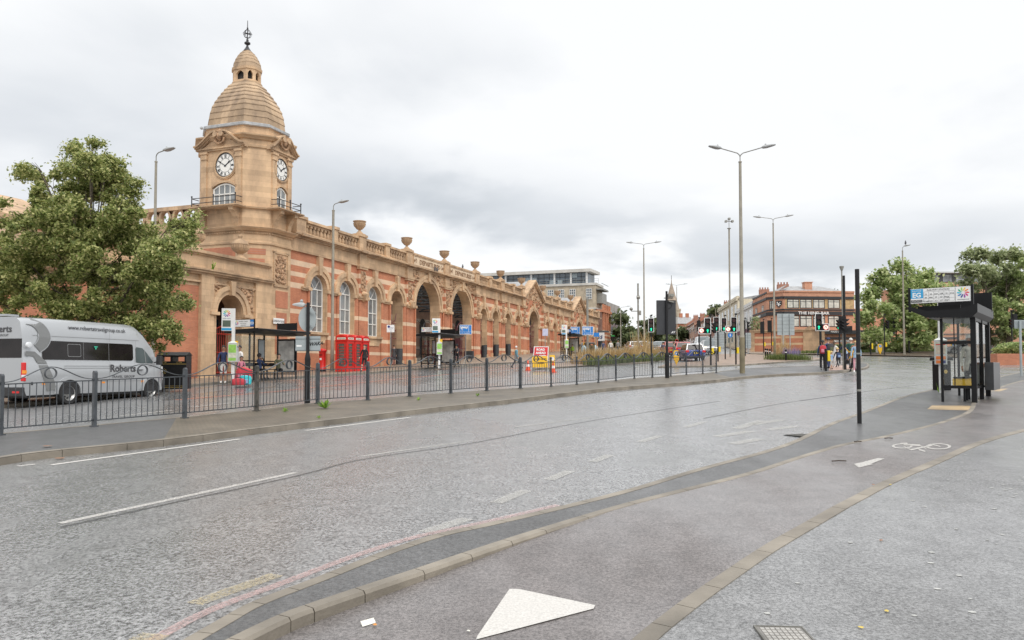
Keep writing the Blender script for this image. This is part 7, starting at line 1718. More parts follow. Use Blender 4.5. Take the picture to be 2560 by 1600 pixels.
# low shrubs in front of the far brick wall: each a thing
def shrub(label,u,vb,w,h,lm,n,leaf,seed,name='shrub',Y=None):
    p=G(u,vb) if Y is None else gp((u-1280)/FPX*Y,Y); k=p.y/FPX; rnd=random.Random(seed); t=thing(name,label,'shrub',p); vs=[]; fs=[]
    for _ in range(n):
        a=rnd.random()*2*PI; x=w*k/2*rnd.uniform(-1,1); z=h*k*rnd.random()**.7*(1-.5*abs(x/(w*k/2))**3); y=rnd.uniform(-.7,.7); q=Vector((x,y,z)); d=Vector((rnd.gauss(0,1),rnd.gauss(0,1),rnd.gauss(0,.7))).normalized(); b=d.cross(Vector((rnd.gauss(0,.5),.2,1))).normalized(); L=leaf*(.6+.8*rnd.random()); i=len(vs)
        vs+=[q-d*L*.5,q+b*L*.35,q+d*L*.5,q-b*L*.35]; fs.append((i,i+1,i+2,i+3))
    me=bpy.data.meshes.new('foliage'); me.from_pydata([tuple(v) for v in vs],[],fs); me.materials.append(lm); o=bpy.data.objects.new('foliage',me); COL.objects.link(o); o.parent=t
    m=MB()
    for _ in range(7): x=rnd.uniform(-.8,.8)*w*k/2; m.tube([(x*.6,0,-.05),(x,rnd.uniform(-.3,.3),h*k*.7)],[.03,.01],4)
    m.build('stem',BARK,t); return t
for i,(u,vb,w,h,l) in enumerate(((2110,882,90,22,'dark green shrub right of the signal pole group'),(2170,882,70,26,'green shrub left of the keep left bollard on the refuge'),(2225,880,70,22,'low shrub at the foot of the pale street lamp'),(2290,878,80,24,'green shrub behind the black dash of post, right of the pale lamp'),(2480,884,60,40,'dark bushy shrub behind the right end of the EG shelter'),(2070,884,50,22,'small shrub behind the red backpack group'))):
    shrub(l,u,vb,w,h,LEAF3,1300,.3,60+i)
# brick planter with ground-cover shrub at the right
p=gp((2545-1280)/FPX*50,50); t=thing('brick_planter','low red brick planter with a mound of ground cover, at the right edge','planter',p+Vector((0,0,0))); m=MB(); m.box(-1.6,2.6,-.3,2,-.1,.75); m.build('wall',PLAINBRICK,t,None,.02)
shrub('mound of green ground cover growing in the brick planter',2550,0,110,30,LEAF2,1800,.2,77,Y=51).location.z+=.7
# guard railing at the right
a,b=G(2464,893),G(2575,893); t=thing('guard_railing','grey guard railing at the right, beyond the EG shelter','railing',a); m=MB(); d=b-a; L=d.length
for i in range(int(L/.11)): q=d*(i*.11/L); m.tube([(q.x,q.y,q.z+.1),(q.x,q.y,q.z+1.0)],.012,4)
for z in (.1,1.0): m.tube([(0,0,z),(d.x,d.y,d.z+z)],.025,5)
m.build('panel',RAILM,t)
for f in (0,.5,1): m=MB(); q=d*f; m.tube([tuple(q),(q.x,q.y,q.z+1.12)],.05,8); m.build('post',RAILM,t,40)
# tall dry ornamental grasses
def blades(mb,c,n,h,r,rnd,w=.014,lean=.5):
    for _ in range(n):
        a=rnd.random()*2*PI; rr=r*rnd.random()**.5; x,y=c[0]+rr*math.cos(a),c[1]+rr*math.sin(a); hh=h*(.55+.6*rnd.random()); la=rnd.random()*2*PI; ln=lean*hh*rnd.random(); dx,dy=math.cos(la)*ln,math.sin(la)*ln; b=rnd.random()*PI; wx,wy=w*math.cos(b),w*math.sin(b)
        mb.add([(x-wx,y-wy,c[2]),(x+wx,y+wy,c[2]),(x+dx*.35+wx*.7,y+dy*.35+wy*.7,c[2]+hh*.6),(x+dx*.35-wx*.7,y+dy*.35-wy*.7,c[2]+hh*.6),(x+dx,y+dy,c[2]+hh)],[(0,1,2,3),(3,2,4)])
STRAW=leafmat('dry_grass_straw',(.30,.20,.09),(.50,.36,.17),(.66,.52,.30),.3); GRASSG=leafmat('green_grass_blades',(.07,.10,.03),(.15,.19,.06),(.28,.32,.12),.3); WEED=leafmat('fresh_weed_green',(.12,.24,.03),(.22,.40,.05),(.38,.55,.1),.3)
rnd=random.Random(21)
def grassmass(name,cl,m_,w=.02,lean=.5):
    mb=MB()
    for (u,v,r,h,n) in cl: p=G(u,v,.1); blades(mb,p,n,h,r,rnd,w,lean)
    o=mb.build(name,m_); o['kind']='stuff'; return o
grassmass('dry_grass',[(1455+i*12,911-i*.8-rnd.random()*6,.9,.95+.45*math.sin(i*1.7)**2,150) for i in range(17)],STRAW,.022)
grassmass('dry_grass_plumes',[(1440+i*19,908-i*.9,1.2,1.6,20) for i in range(11)]+[(1610,898,1.0,3.0,60),(1600,896,1,2.8,40)],STRAW,.03,.4)
grassmass('green_grass',[(1478+i*13,913-i*.9,.7,.7,130) for i in range(14)],GRASSG,.022)
grassmass('flower_bed_grass',[(1935+i*7,899+i*.15,.9,.55,120) for i in range(11)],GRASSG,.02)
grassmass('flower_bed_straw',[(1955,897,.7,1.6,110),(1962,896,.5,1.8,70),(1945,898,.5,1.0,60)],STRAW,.02)
LAV=leafmat('lavender_flowers',(.16,.12,.24),(.30,.25,.42),(.42,.36,.52),.3); grassmass('lavender',[(1975,898,.7,1.1,120),(1985,898.5,.6,1.0,90)],LAV,.025)
grassmass('verge_grass',[(2000+i*13,883.5-i*.2,1.6,.35,90) for i in range(28)],GRASSG,.05)
# weeds at the railing foot: each a small plant
def weed(label,u,v,h,n,seed):
    p=G(u,v,.12); r_=random.Random(seed); mb=MB()
    for _ in range(n):
        a=r_.random()*2*PI; L=h*(.5+.7*r_.random()); e=R(25+50*r_.random()); d=Vector((math.cos(a)*math.cos(e),math.sin(a)*math.cos(e),math.sin(e))); s=Vector((-d.y,d.x,0)).normalized()*L*.13; q=d*L; mb.add([(0,0,0),tuple(q*.55+s),tuple(q*1.0-Vector((0,0,L*.12))),tuple(q*.55-s)],[(0,1,2,3)])
    o=mb.build('weed',WEED); o.location=p; tag(o,label,'plant','weeds along the railing foot')
weed('bushy bright green weed at the railing foot, right of the black lamp post',813,1021,.26,46,1); weed('small green weed at the railing foot left of the black lamp post',712,1030,.13,16,2); weed('small green weed on the median paving between railing and kerb',797,1046,.09,14,3); weed('green weed under the railing near the middle of the picture',1194,990,.14,20,4); weed('faint low weed under the railing left of the middle weed',1046,1001,.12,14,5)
tag_o=weed
mb=MB(); r_=random.Random(6)
for _ in range(26): a=r_.random()*6.3; L=.5*(.4+r_.random()); mb.add([(0,0,0),(.05*math.cos(a),.05*math.sin(a),L*.6),(.25*L*math.cos(a),.1*math.sin(a),L*(r_.random()*1.6-.6))],[(0,1,2)])
o=mb.build('weed',WEED); o.location=S(33.7,30.0,7.3); tag(o,'scruffy plant growing out of the porch cornice','plant')
mb=MB()
for _ in range(20): a=r_.random()*6.3; L=.25*(.5+r_.random()); mb.add([(0,0,0),(.06*math.cos(a),.06*math.sin(a),L*.6),(.3*L*math.cos(a),.3*L*math.sin(a),L)],[(0,1,2)])
p=gp(*G(2349,990).xy,.09)
o=mb.build('weed',WEED); o.location=p; tag(o,'green weed at the foot of the white bus stop pole','plant')
# ================================================================ BACKGROUND BUILDINGS
DECO=stonework('portland_stone',(.53,.455,.345),bw=1.2,rh=.6,streak=.4); DECOR=mat('deco_brick',(.22,.13,.10),.8,var=.3,scale=1.2); GLZ=mat('blue_grey_glazing',(.07,.10,.13),.08,var=.5,scale=.6,spec=.9); CONCR=mat('pale_concrete',(.52,.50,.46),.7,var=.15,scale=.6); WFR=WHITEP; CURT=mat('net_curtain',(.55,.55,.50),.5,var=.25,scale=2.5)
# art deco block beyond the far end of the station; local frame = station s/y
t=thing('office_building','pale stone office block with a glass top storey, behind the far station end','building',S(141,45,0),RZS)
def fn(s,y,z): return Vector((s-141,y-45,z))
B=lambda: MB(fn)
m=B(); m.box(141,147,33,80,0,18.2); m.build('wall',DECO,t)
m=B(); m.box(140.8,147.2,32.8,80,17.9,18.35); m.box(140.85,147.1,32.85,80,13.2,13.5); m.box(140.9,147.1,32.9,80,10.2,10.5); m.build('string_course',CONCR,t)
m=B(); m.prism([(142,35,18.3),(142,80,18.3),(146.5,80,18.3),(146.5,34.5,18.3)],(0,0,2.3)); g=m.build('glazed_storey',GLZ,t)
m=B(); m.prism([(141,34,20.6),(141,80,20.6),(147.5,80,20.6),(147.5,33.6,20.6)],(0,0,.6)); m.build('roof_slab',CONCR,t)
m=B()
for y in (35,38.2,41.6,46.5,52,58,64,70,76): m.box(141.85,142.1,y-.18,y+.18,18.3,20.6)
m.build('glazing_post',WHT,g); m=B()
rnd=random.Random(1)
for y in [35+i*1.1 for i in range(40)]: m.box(141.93,142.0,y-.04,y+.04,18.3,20.6)
for z in (19.0,19.8): m.box(141.93,142.0,35,80,z-.04,z+.04)
m.build('glazing_bar',IRON,g); m=B()
for i in range(16): y=36+rnd.random()*42; z=rnd.choice((18.4,19.1,19.6)); m.quad((141.9,y,z),(141.9,y+1.0,z),(141.9,y+1.0,z+.85),(141.9,y,z+.85))
m.build('blind',mat('pale_blind',(.30,.36,.39),.4,var=.3),g)
m=B(); 
for y in [32.5+i*1.5 for i in range(32)]: m.tube([(141.3,y,18.3),(141.3,y,19.2)],.03,4)
for z in (18.75,19.2): m.tube([(141.3,32.5,z),(141.3,80,z)],.03,4)
m.build('terrace_rail',GREYM,t)
def bars(mb,y0,y1,z0,z1,s,ny,nz,tt=.05):
    for i in range(ny+1): y=y0+(y1-y0)*i/ny; mb.box(s-.06,s,y-tt,y+tt,z0,z1)
    for i in range(nz+1): z=z0+(z1-z0)*i/nz; mb.box(s-.06,s,y0,y1,z-tt,z+tt)
for y in (34.3,37.6,39.9,42.1,44.4,47,49.6,52,55):
    for z0,z1 in ((15.2,17.2),(11.2,12.8)):
        m=B(); m.box(140.93,140.97,y-.55,y+.55,z0,z1); w_=m.build('window',GLZ,t); m=B(); bars(m,y-.55,y+.55,z0,z1,140.92,3,4,.04); m.build('frame',WFR,w_)
m=B(); m.prism([(141.4,33,0),(141.4,31.9,0),(149,31.9,0),(149,33,0)],(0,0,13)); m.build('side_wing',DECOR,t)
m=B(); 
for i in range(4): m.box(142+i*1.9,142.6+i*1.9,31.6,31.9,0,14.2)
m.box(141.3,149.2,31.5,33,12.6,13.1); m.build('brick_pier',BRICK,t)
m=B(); m.box(142,146,31.9,33,14.4,16.4); m.tube([(141.2,31.8,17.3),(147,31.8,17.3)],.06,4); m.tube([(141.2,31.8,18.2),(147,31.8,18.2)],.06,4); m.box(141.2,147,31.7,33,17.0,17.2); m.build('plant_screen',GREYM,t)
m=B(); m.box(139.3,140.9,30.4,36.5,8.55,8.85); m.box(140.3,140.95,31.3,37,3.0,8.6); m.build('shopfront',mat('shopfront_grey',(.09,.10,.105),.4,var=.2),t)
m=B(); m.box(139.2,139.35,30.9,35.6,6.9,8.5); f=m.build('shop_sign',WHT,t); m=B(); text(m,'Xpress',1.35,(139.18,33.2,7.3),(0,-1,0),(0,0,1),0,'CENTER',.01,.02,1.0,.2); m.build('lettering',mat('shop_blue',(.02,.05,.16),.4,var=0),f)
# further block up the far road, left side
t=thing('office_building','narrow grey building edge with balconies, right of the art deco block','building',S(180,30,0),RZS); m=MB(lambda s,y,z: Vector((s-180,y-30,z)))
m.box(156,182,36.5,50,0,17); m.build('wall',mat('grey_render',(.28,.26,.24),.8,var=.3,scale=.5),t); m=MB(lambda s,y,z: Vector((s-180,y-30,z)))
for i in range(6): m.box(155.8,156,37+i*2,38+i*2,9,15.5)
for i in range(12): m.box(157+i*2,158.2+i*2,36.4,36.5,9,15)
m.build('window',GLZ,t)
# church spire
t=thing('church_spire','slender pale stone church spire rising behind the black sign','church',gp((1680-1280)/FPX*300,300)); p=t.location; zt=zv(697,300)-p.z; m=MB(); m.lathe([(4.2,-2),(4.2,14),(4.4,14.3),(4.4,15)],(0,0,0),4,0,1,1,PI/4); m.build('tower',DECO,t); m=MB(); m.lathe([(3.2,15),(.18,zt-1.5),(.1,zt)],(0,0,0),8); m.build('spire',stonework('spire_stone',(.42,.34,.27),streak=.3),t); m=MB(); m.tube([(0,0,zt-.5),(0,0,zt+1.5)],.1,5); m.build('finial',IRON,t)
# right-hand street row: local x = along the frontage away from the viewer, y to the right (into the houses)
HB=Vector((35,103,0)); HA=R(9); HD=Vector((math.sin(HA),math.cos(HA),0)); HN=Vector((math.cos(HA),-math.sin(HA),0))
def H_(x,y,z): return HD*x+HN*y+Vector((0,0,z))
def house(name,label,x0,x1,zt,wallm,roofm,depth=9,win=3,storeys=2,chim=True,parapet=False,frontwin=WHT,roofh=2.6,shop=False,arched=False):
    c=HB+HD*x0; zb=gz((HB+HD*x1).x,(HB+HD*x1).y); z0=gz(c.x,c.y); base=Vector((c.x,c.y,z0)); t=thing(name,label,'house',base); o=HB-base; 
    f=lambda x,y,z: H_(x,y,z)+Vector((o.x,o.y,-z0)); B=lambda: MB(f); zg=z0-.5
    m=B(); m.box(x0,x1,0,depth,zg,zt); m.build('wall',wallm,t)
    if parapet: m=B(); m.box(x0,x1,-.15,.3,zt,zt+.5); m.box(x0,x1,-.25,.3,zt-.3,zt); m.build('parapet',wallm,t)
    m=B(); m.prism([(x0,-.3,zt-.02),(x0,depth/2,zt+roofh),(x0,depth+.3,zt-.02)],(x1-x0,0,0)); rf=m.build('roof',roofm,t)
    if chim:
        m=B(); 
        for x in (x0+.7,): m.box(x-.45,x+.45,depth/2-.8,depth/2+.8,zt+roofh-1,zt+roofh+.8); 
        for j in range(4): m.tube([(x,depth/2-.65+j*.43,zt+roofh+.8),(x,depth/2-.65+j*.43,zt+roofh+1.15)],.12,6)
        m.build('chimney',TB,rf)
    hs=(zt-z0)/storeys; wd=(x1-x0)/win
    for s in range(storeys):
        for i in range(win):
            x=x0+(i+.5)*wd; zz=z0+s*hs+hs*.28; m=B(); m.box(x-wd*.24,x+wd*.24,-.03,.02,zz,zz+hs*.52); w_=m.build('window',frontwin,t); m=B(); 
            for (a,b) in ((-.2,-.02),(.02,.2)):
                for (c0,c1) in ((.04,.47),(.53,.96)): m.quad((x+wd*a,-.035,zz+hs*.52*c0),(x+wd*b,-.035,zz+hs*.52*c0),(x+wd*b,-.035,zz+hs*.52*c1),(x+wd*a,-.035,zz+hs*.52*c1))
            m.build('pane',GLZ,w_)
    if shop: m=B(); m.box(x0+.3,x1-.3,-.2,.05,z0+hs*.82,z0+hs*1.0); m.build('shop_fascia',shop,t)
    # gable end towards the viewer gets two windows as well
    return t
WR=mat('white_render',(.66,.66,.64),.7,var=.12,scale=.8); CR=mat('cream_render',(.60,.53,.40),.7,var=.15,scale=.8); TB=mat('terrace_brick',(.34,.17,.12),.8,var=.3,scale=2); RT=mat('red_roof_tile',(.34,.155,.105),.8,var=.3,scale=2); TB2=mat('pale_terrace_brick',(.40,.24,.17),.8,var=.3,scale=1.5)
house('terrace_house','white rendered house with slate roof, directly left of the brick pub',8.5,24,11.3,WR,SLATE,9,4,2,True,True,roofh=2.2,shop=mat('plum_shop_fascia',(.12,.02,.05),.5,var=.2))
house('terrace_house','cream rendered house with a flat cornice, left of the white house',24.2,52,13.6,CR,SLATE,9,6,2,True,True,roofh=.8,shop=mat('green_shop_fascia',(.03,.12,.09),.5,var=.2))
xs_=[54,72,90,110,132,156,184]
LL=['red brick terrace house nearest to the cream house','second brick terrace house up the hill from the cream house','middle brick terrace house up the hill, pale lintels','paler brick terrace house left of the middle one','far brick terrace house with tall chimney near the black sign','last brick terrace house visible right of the black sign']
for i in range(6):
    x0,x1=xs_[i],xs_[i+1]-.3; c=HB+HD*(x0+x1)/2; house('terrace_house',LL[i],x0,x1,gz(c.x,c.y)+6.1+.4*(i%2),(TB,TB2)[i%2],(RT,SLATE,RT)[i%3],9,4,2,True,False,roofh=3.0)
for i,(u,Y,zt,l,mm) in enumerate(((1722,330,812,'red-roofed house high on the hill behind the terraces',RT),(1750,300,803,'row of chimneys and tiled roof on the skyline left of the cream house',RT),(1700,290,790,'red brick house with slate roof, directly right of the black sign',SLATE))):
    p=gp((u-1280)/FPX*Y,Y); t=thing('hillside_house',l,'house',p); z1=zv(zt,Y)-p.z; m=MB(); m.box(-5,5,0,9,-1,z1-3); m.build('wall',PLAINBRICK if i!=1 else TB,t); m=MB(); m.prism([(-5.4,-.4,z1-3),(-5.4,4.5,z1),(-5.4,9.4,z1-3)],(10.8,0,0)); rf=m.build('roof',mm,t); m=MB(); 
    for x in (-4,-1.2,1.5,4): m.box(x-.6,x+.6,4,5,z1-.6,z1+1.4)
    m.build('chimney',PLAINBRICK,rf); m=MB()
    for x in (-3,0,3): m.box(x-.7,x+.7,-.05,.02,z1-6.2,z1-4.4)
    m.build('window',WHT,t)
# ------------------------------------------------- the corner pub
zg=3.9; Cc=Vector((36.6,99.5,0)); E_=Vector((46.6,100.5,0)); A_=Vector((35.0,101.2,0)); F_=HB+HD*8.3
t=thing('pub_building','two storey red brick corner pub with black bands, black window frames and hipped slate roof','pub',Vector((Cc.x,Cc.y,zg)))
class Wall:
    def __init__(s,a,b): s.a=a; s.t=(b-a); s.w=s.t.length; s.t=s.t/s.w; s.n=Vector((s.t.y,-s.t.x,0))
    def fn(s,w,o,z): p=s.a+s.t*w+s.n*o; return Vector((p.x-Cc.x,p.y-Cc.y,z-zg))
HBR=banded('pub_brick',[],(.62,.33,.215),(.54,.28,.18)); HYB=mat('yellow_stock_brick',(.46,.33,.17),.8,var=.25,scale=2.5); PBLK=mat('pub_black_paint',(.03,.032,.036),.5,var=.15)
zr=zv(727,100)
m=MB(lambda x,y,z: Vector((x-Cc.x,y-Cc.y,z-zg))); pts=[F_,A_,Cc,E_,E_+Vector((0,11,0)),F_+HN*10]; m.prism([(p.x,p.y,2.6) for p in pts],(0,0,zr-2.6)); m.build('wall',HBR,t)
WM=Wall(Cc,E_); WC=Wall(A_,Cc); WS=Wall(F_,A_)
zb=lambda v: zv(v,100)
bm1=None
for W_ in (WM,WC,WS):
    m=MB(W_.fn); 
    for v0,v1,o in ((741,747,.14),(772.5,776,.1),(779,787.5,.16)): m.box(-.02,W_.w+.02,0,o,zb(v1),zb(v0))
    m.build('black_band',PBLK,t); m=MB(W_.fn); m.box(0,W_.w,0,.1,zr-.2,zr+.02); m.build('parapet_coping',PBLK if W_ is WS else HBR,t)
def pubwin(W_,x,z0,z1,w=.86):
    m=MB(W_.fn); m.box(x-w,x+w,.0,.02,z0,z1); m.build('stone_surround',HYB if False else PBLK,t); f=t
    m=MB(W_.fn); q=w-.12; m.quad((x-q,.03,z0+.1),(x-.06,.03,z0+.1),(x-.06,.03,z0+(z1-z0)*.7),(x-q,.03,z0+(z1-z0)*.7)); m.quad((x+.06,.03,z0+.1),(x+q,.03,z0+.1),(x+q,.03,z0+(z1-z0)*.7),(x+.06,.03,z0+(z1-z0)*.7)); m.quad((x-q,.03,z0+(z1-z0)*.76),(x-.06,.03,z0+(z1-z0)*.76),(x-.06,.03,z1-.1),(x-q,.03,z1-.1)); m.quad((x+.06,.03,z0+(z1-z0)*.76),(x+q,.03,z0+(z1-z0)*.76),(x+q,.03,z1-.1),(x+.06,.03,z1-.1)); m.build('window',CURT,t)
for u in (1967,1999.5,2032.5,2071):
    x=(u-1943)/(2124-1943)*WM.w; pubwin(WM,x,zb(771),zb(748)); pubwin(WM,x,zb(817),zb(789))
for x in (.7,1.7): pass
pubwin(WC,WC.w*.28,zb(772),zb(750),.35); pubwin(WS,WS.w*.25,zb(775),zb(757),.7); pubwin(WS,WS.w*.7,zb(775),zb(757),.7)
m=MB(WM.fn)
for u0,u1 in ((1947,1956),(1978,1988),(2011,2020),(2044,2058),(2083,2122)): m.box((u0-1943)/181*WM.w,(u1-1943)/181*WM.w,.0,.015,zb(771),zb(748))
m.build('yellow_brick_panel',HYB,t)
m=MB(WM.fn); text(m,'THE HIND BAR',.52,((2018-1943)/181*WM.w,.175,zb(786)),(1,0,0),(0,0,1),0,'CENTER',.01,.012,1.25); m.build('lettering',WHT,t)
m=MB(WS.fn); text(m,'THE HIND BAR',.36,(WS.w*.5,.175,zb(786)),(1,0,0),(0,0,1),0,'CENTER',.01,.01,1.0); m.build('lettering',WHT,t)
m=MB(WC.fn); x=WC.w*.72; m.prism([(x-.42,.05,zb(752)),(x+.42,.05,zb(752)),(x+.42,.05,zb(761)),(x,.05,zb(769)),(x-.42,.05,zb(761))],(0,0,0.001)); m.prism([(x-.42,.02,zb(752)),(x+.42,.02,zb(752)),(x+.42,.02,zb(761)),(x,.02,zb(769)),(x-.42,.02,zb(761))],(0,.06,0)) if False else None
m=MB(WC.fn); q=[(x-.42,zb(752)),(x+.42,zb(752)),(x+.42,zb(761)),(x,zb(769)),(x-.42,zb(761))]; m.add([(a,.0,b) for a,b in q]+[(a,.08,b) for a,b in q],[(0,1,2,3,4),(5,6,7,8,9)]+[(i,(i+1)%5,5+(i+1)%5,5+i) for i in range(5)]); sh=m.build('shield',PBLK,t); m=MB(WC.fn); m.tube([(x-.25,.09,zb(755)),(x,.09,zb(760)),(x+.25,.09,zb(755))],.06,5); m.tube([(x,.09,zb(760)),(x,.09,zb(765))],.09,5); m.tube([(x-.3,.09,zb(760)),(x+.3,.09,zb(762))],.05,5); m.build('stag_emblem',WHT,sh)
m=MB(lambda x,y,z: Vector((x-Cc.x,y-Cc.y,z-zg))); c0=zr+.02; zt=zv(712,103)
bs=[(37.2,100.6),(46,101.3),(46,110),(37.2,110)]; rd=[(39.3,104.5),(43.6,104.7)]
V=[(x,y,c0) for x,y in bs]+[(x,y,zt) for x,y in rd]; m.add(V,[(0,1,5,4),(1,2,5),(2,3,4,5),(3,0,4)]); rf=m.build('roof',SLATE,t)
m=MB(lambda x,y,z: Vector((x-Cc.x,y-Cc.y,z-zg))); m.box(40.6,41.6,102.2,103.2,c0,zv(706,102.5)); m.box(40.5,41.7,102.1,103.3,zv(706,102.5),zv(704.5,102.5)); m.build('chimney',HBR,rf)
m=MB(lambda x,y,z: Vector((x-Cc.x,y-Cc.y,z-zg))); m.prism([(F_.x,F_.y,zr-1.0),(A_.x,A_.y,zr-1.0),(A_.x+3,A_.y+1,zr+1.0),(F_.x+3,F_.y,zr+1.0)],(0,0,.1)); m.build('side_roof',SLATE,t)
# brick side wing right of the pub with black fascia
p=gp(48.5,99); t=thing('brick_annexe','low red brick annexe with a black fascia, right of the pub','building',p); z=lambda v: zv(v,99)-p.z
m=MB(); m.box(-2.2,9,1.5,9,-1,z(769)); m.build('wall',HBR,t); m=MB(); m.box(-8.0,-1.2,-3.2,1.4,-.6,z(828)); m.box(-8,9,-3.4,1.4,-.6,z(846)); m.build('front_wall',HBR,t); m=MB(); m.box(-8.2,1.0,-3.6,-3.1,z(838),z(829)); m.box(-8.2,9.2,-3.6,-3.3,z(850),z(845.5)); fs=m.build('black_fascia',PBLK,t)
m=MB(); text(m,'FOOD & DRINK',.3,(-6.3,-3.62,z(834.5)),(1,0,0),(0,0,1),0,'CENTER',.01,.004); m.build('lettering',WHT,fs); m=MB(); m.box(-.6,.9,1.4,1.5,z(800),z(792.5)); m.build('window',CURT,t)
m=MB(); m.box(-6.9,-4.6,-3.46,-3.42,z(857.5),z(852.5)); st_=m.build('street_name_plate',WHT,t); m=MB(); text(m,'WATERLOO WAY',.24,(-5.75,-3.47,z(856.8)),(1,0,0),(0,0,1),0,'CENTER',.002,.002,.9); m.build('lettering',BLK,st_)
# low banded boundary wall in front of the pub
p=gp(34.5,93); a=Vector(((1877-1280)/FPX*96,96,0)); b=Vector(((2062-1280)/FPX*92,92,0)); t=thing('boundary_wall','low striped brick and stone boundary wall with moulded coping, in front of the pub','wall',Vector((a.x,a.y,gz(a.x,a.y)))); W_=Wall(a,b); z0=gz(a.x,a.y)
f=lambda w,o,z: (W_.a+W_.t*w+W_.n*o)-t.location+Vector((0,0,0)) if False else Vector(((W_.a+W_.t*w+W_.n*o).x-a.x,(W_.a+W_.t*w+W_.n*o).y-a.y,z))
zt=zv(828,94)-z0; m=MB(f); m.box(0,W_.w,-.5,0,-.4,zt); m.build('wall',banded('boundary_brick',[(.9,1.15),(1.75,2.0),(2.5,4)],(.55,.23,.13),(.48,.195,.11),(.64,.46,.28),6.),t); m=MB(f); m.box(-.1,W_.w+.1,-.62,.14,zt-.12,zt+.05); m.box(-.1,W_.w+.1,-.7,.22,zt+.05,zt+.2); m.build('coping',STONE2,t)
m=MB(f); 
for x0,x1 in ((-.05,.5),(W_.w*.42,W_.w*.48),(W_.w*.72,W_.w*1.0)): m.box(x0,x1,-.55,.1,-.4,zt-.1)
m.build('pier',STONE2,t); m=MB(f); m.prism([(W_.w*.74,.1,zt+.2),(W_.w*.86,.1,zt+.2),(W_.w*.8,.1,zt+.62)],(0,0,0.001)); 
m=MB(f); q=[(W_.w*.74,zt+.2),(W_.w*.86,zt+.2),(W_.w*.8,zt+.6)]; m.add([(x,-.5,z) for x,z in q]+[(x,.12,z) for x,z in q],[(0,1,2),(3,4,5),(0,1,4,3),(1,2,5,4),(2,0,3,5)]); m.build('pediment',STONE2,t)
shrub('straggly brown plant on top of the low striped wall',1889,0,26,40,LEAF3,300,.3,88,Y=97).location.z+=2.6
# far red-brick wall and apartment block behind the right trees
p=gp(58,104); t=thing('garden_wall','long low red brick wall behind the shrubs beyond the junction','wall',p); m=MB(); m.prism([(-12,-2,-.5),(-12,-2.4,-.5),(30,-8.4,-.5),(30,-8,-.5)],(0,0,2.3)); m.build('wall',HBR,t); m=MB(); m.prism([(-12,-1.9,1.8),(-12,-2.5,1.8),(30,-8.5,1.8),(30,-7.9,1.8)],(0,0,.15)); m.build('coping',mat('wall_coping_dark',(.12,.10,.09),.8,var=.3),t)
t=thing('apartment_block','modern red brick apartment block with a dark glazed top floor, behind the right trees','building',gp(74,128)); p=t.location; z=lambda v: zv(v,128)-p.z
m=MB(); m.box(-3,16,0,14,-1,z(706)); m.build('wall',HBR,t); m=MB(); m.box(-2,16,.6,13,z(706),z(682)); m.build('top_storey',mat('dark_cladding',(.06,.065,.07),.5,var=.2),t); m=MB(); m.box(-3.2,17,-.4,14,z(682),z(679)); m.box(2,10,2,10,z(679),z(674)); m.build('roof',mat('pale_roof_edge',(.50,.52,.53),.5,var=.1),t)
for i in range(7):
    m=MB(); m.box(-1.2+i*2.3,.3+i*2.3,.5,.58,z(703),z(685)); m.build('window',mat('apartment_glass',(.30,.33,.35),.1,var=.5,scale=.8),t)
for i in range(5):
    for j in range(3): m=MB(); m.box(-2+i*3.6,-.4+i*3.6,-.05,.03,z(730+j*40),z(714+j*40)); m.build('window',GLZ,t)
t=thing('utility_cabinet','white utility cabinet on the refuge kerb beyond the junction','cabinet',gp(*G(2206,884).xy,.1)); m=MB(); m.box(-.35,.4,.4,.8,0,1.35); m.build('body',CLKW,t,None,.02); m=MB(); m.box(-.36,.41,.39,.42,1.2,1.22); m.build('lid_seam',GREYM,t)
# ================================================================ PEOPLE
SKIN=[mat('skin_fair',(.52,.32,.23),.55,var=.06),mat('skin_tan',(.36,.19,.12),.55,var=.06),mat('skin_brown',(.20,.10,.065),.55,var=.06)]
def cloth(n,c): return mat('cloth_'+n,c,.85,var=.22,scale=9)
CL={k:cloth(k,c) for k,c in dict(navy=(.03,.045,.12),black=(.018,.018,.02),white=(.72,.70,.68),grey=(.25,.25,.25),pale=(.45,.46,.44),green=(.03,.10,.075),olive=(.10,.105,.06),teal=(.12,.27,.34),yellow=(.72,.38,.02),pink=(.55,.2,.27),red=(.48,.045,.06),denim=(.30,.42,.55),skyblue=(.28,.42,.66),beige=(.47,.45,.40),char=(.06,.06,.065),lime=(.42,.65,.05),lightblue=(.40,.52,.68),cyan=(.05,.50,.55),blue=(.045,.07,.16),tweed=(.20,.19,.165),pattern=(.55,.28,.32)).items()}
HAIR={k:mat('hair_'+k,c,.6,var=.25,scale=20) for k,c in dict(black=(.015,.013,.012),brown=(.07,.04,.02),grey=(.38,.37,.35),blond=(.62,.45,.2),red=(.25,.09,.03),white=(.62,.61,.58)).items()}
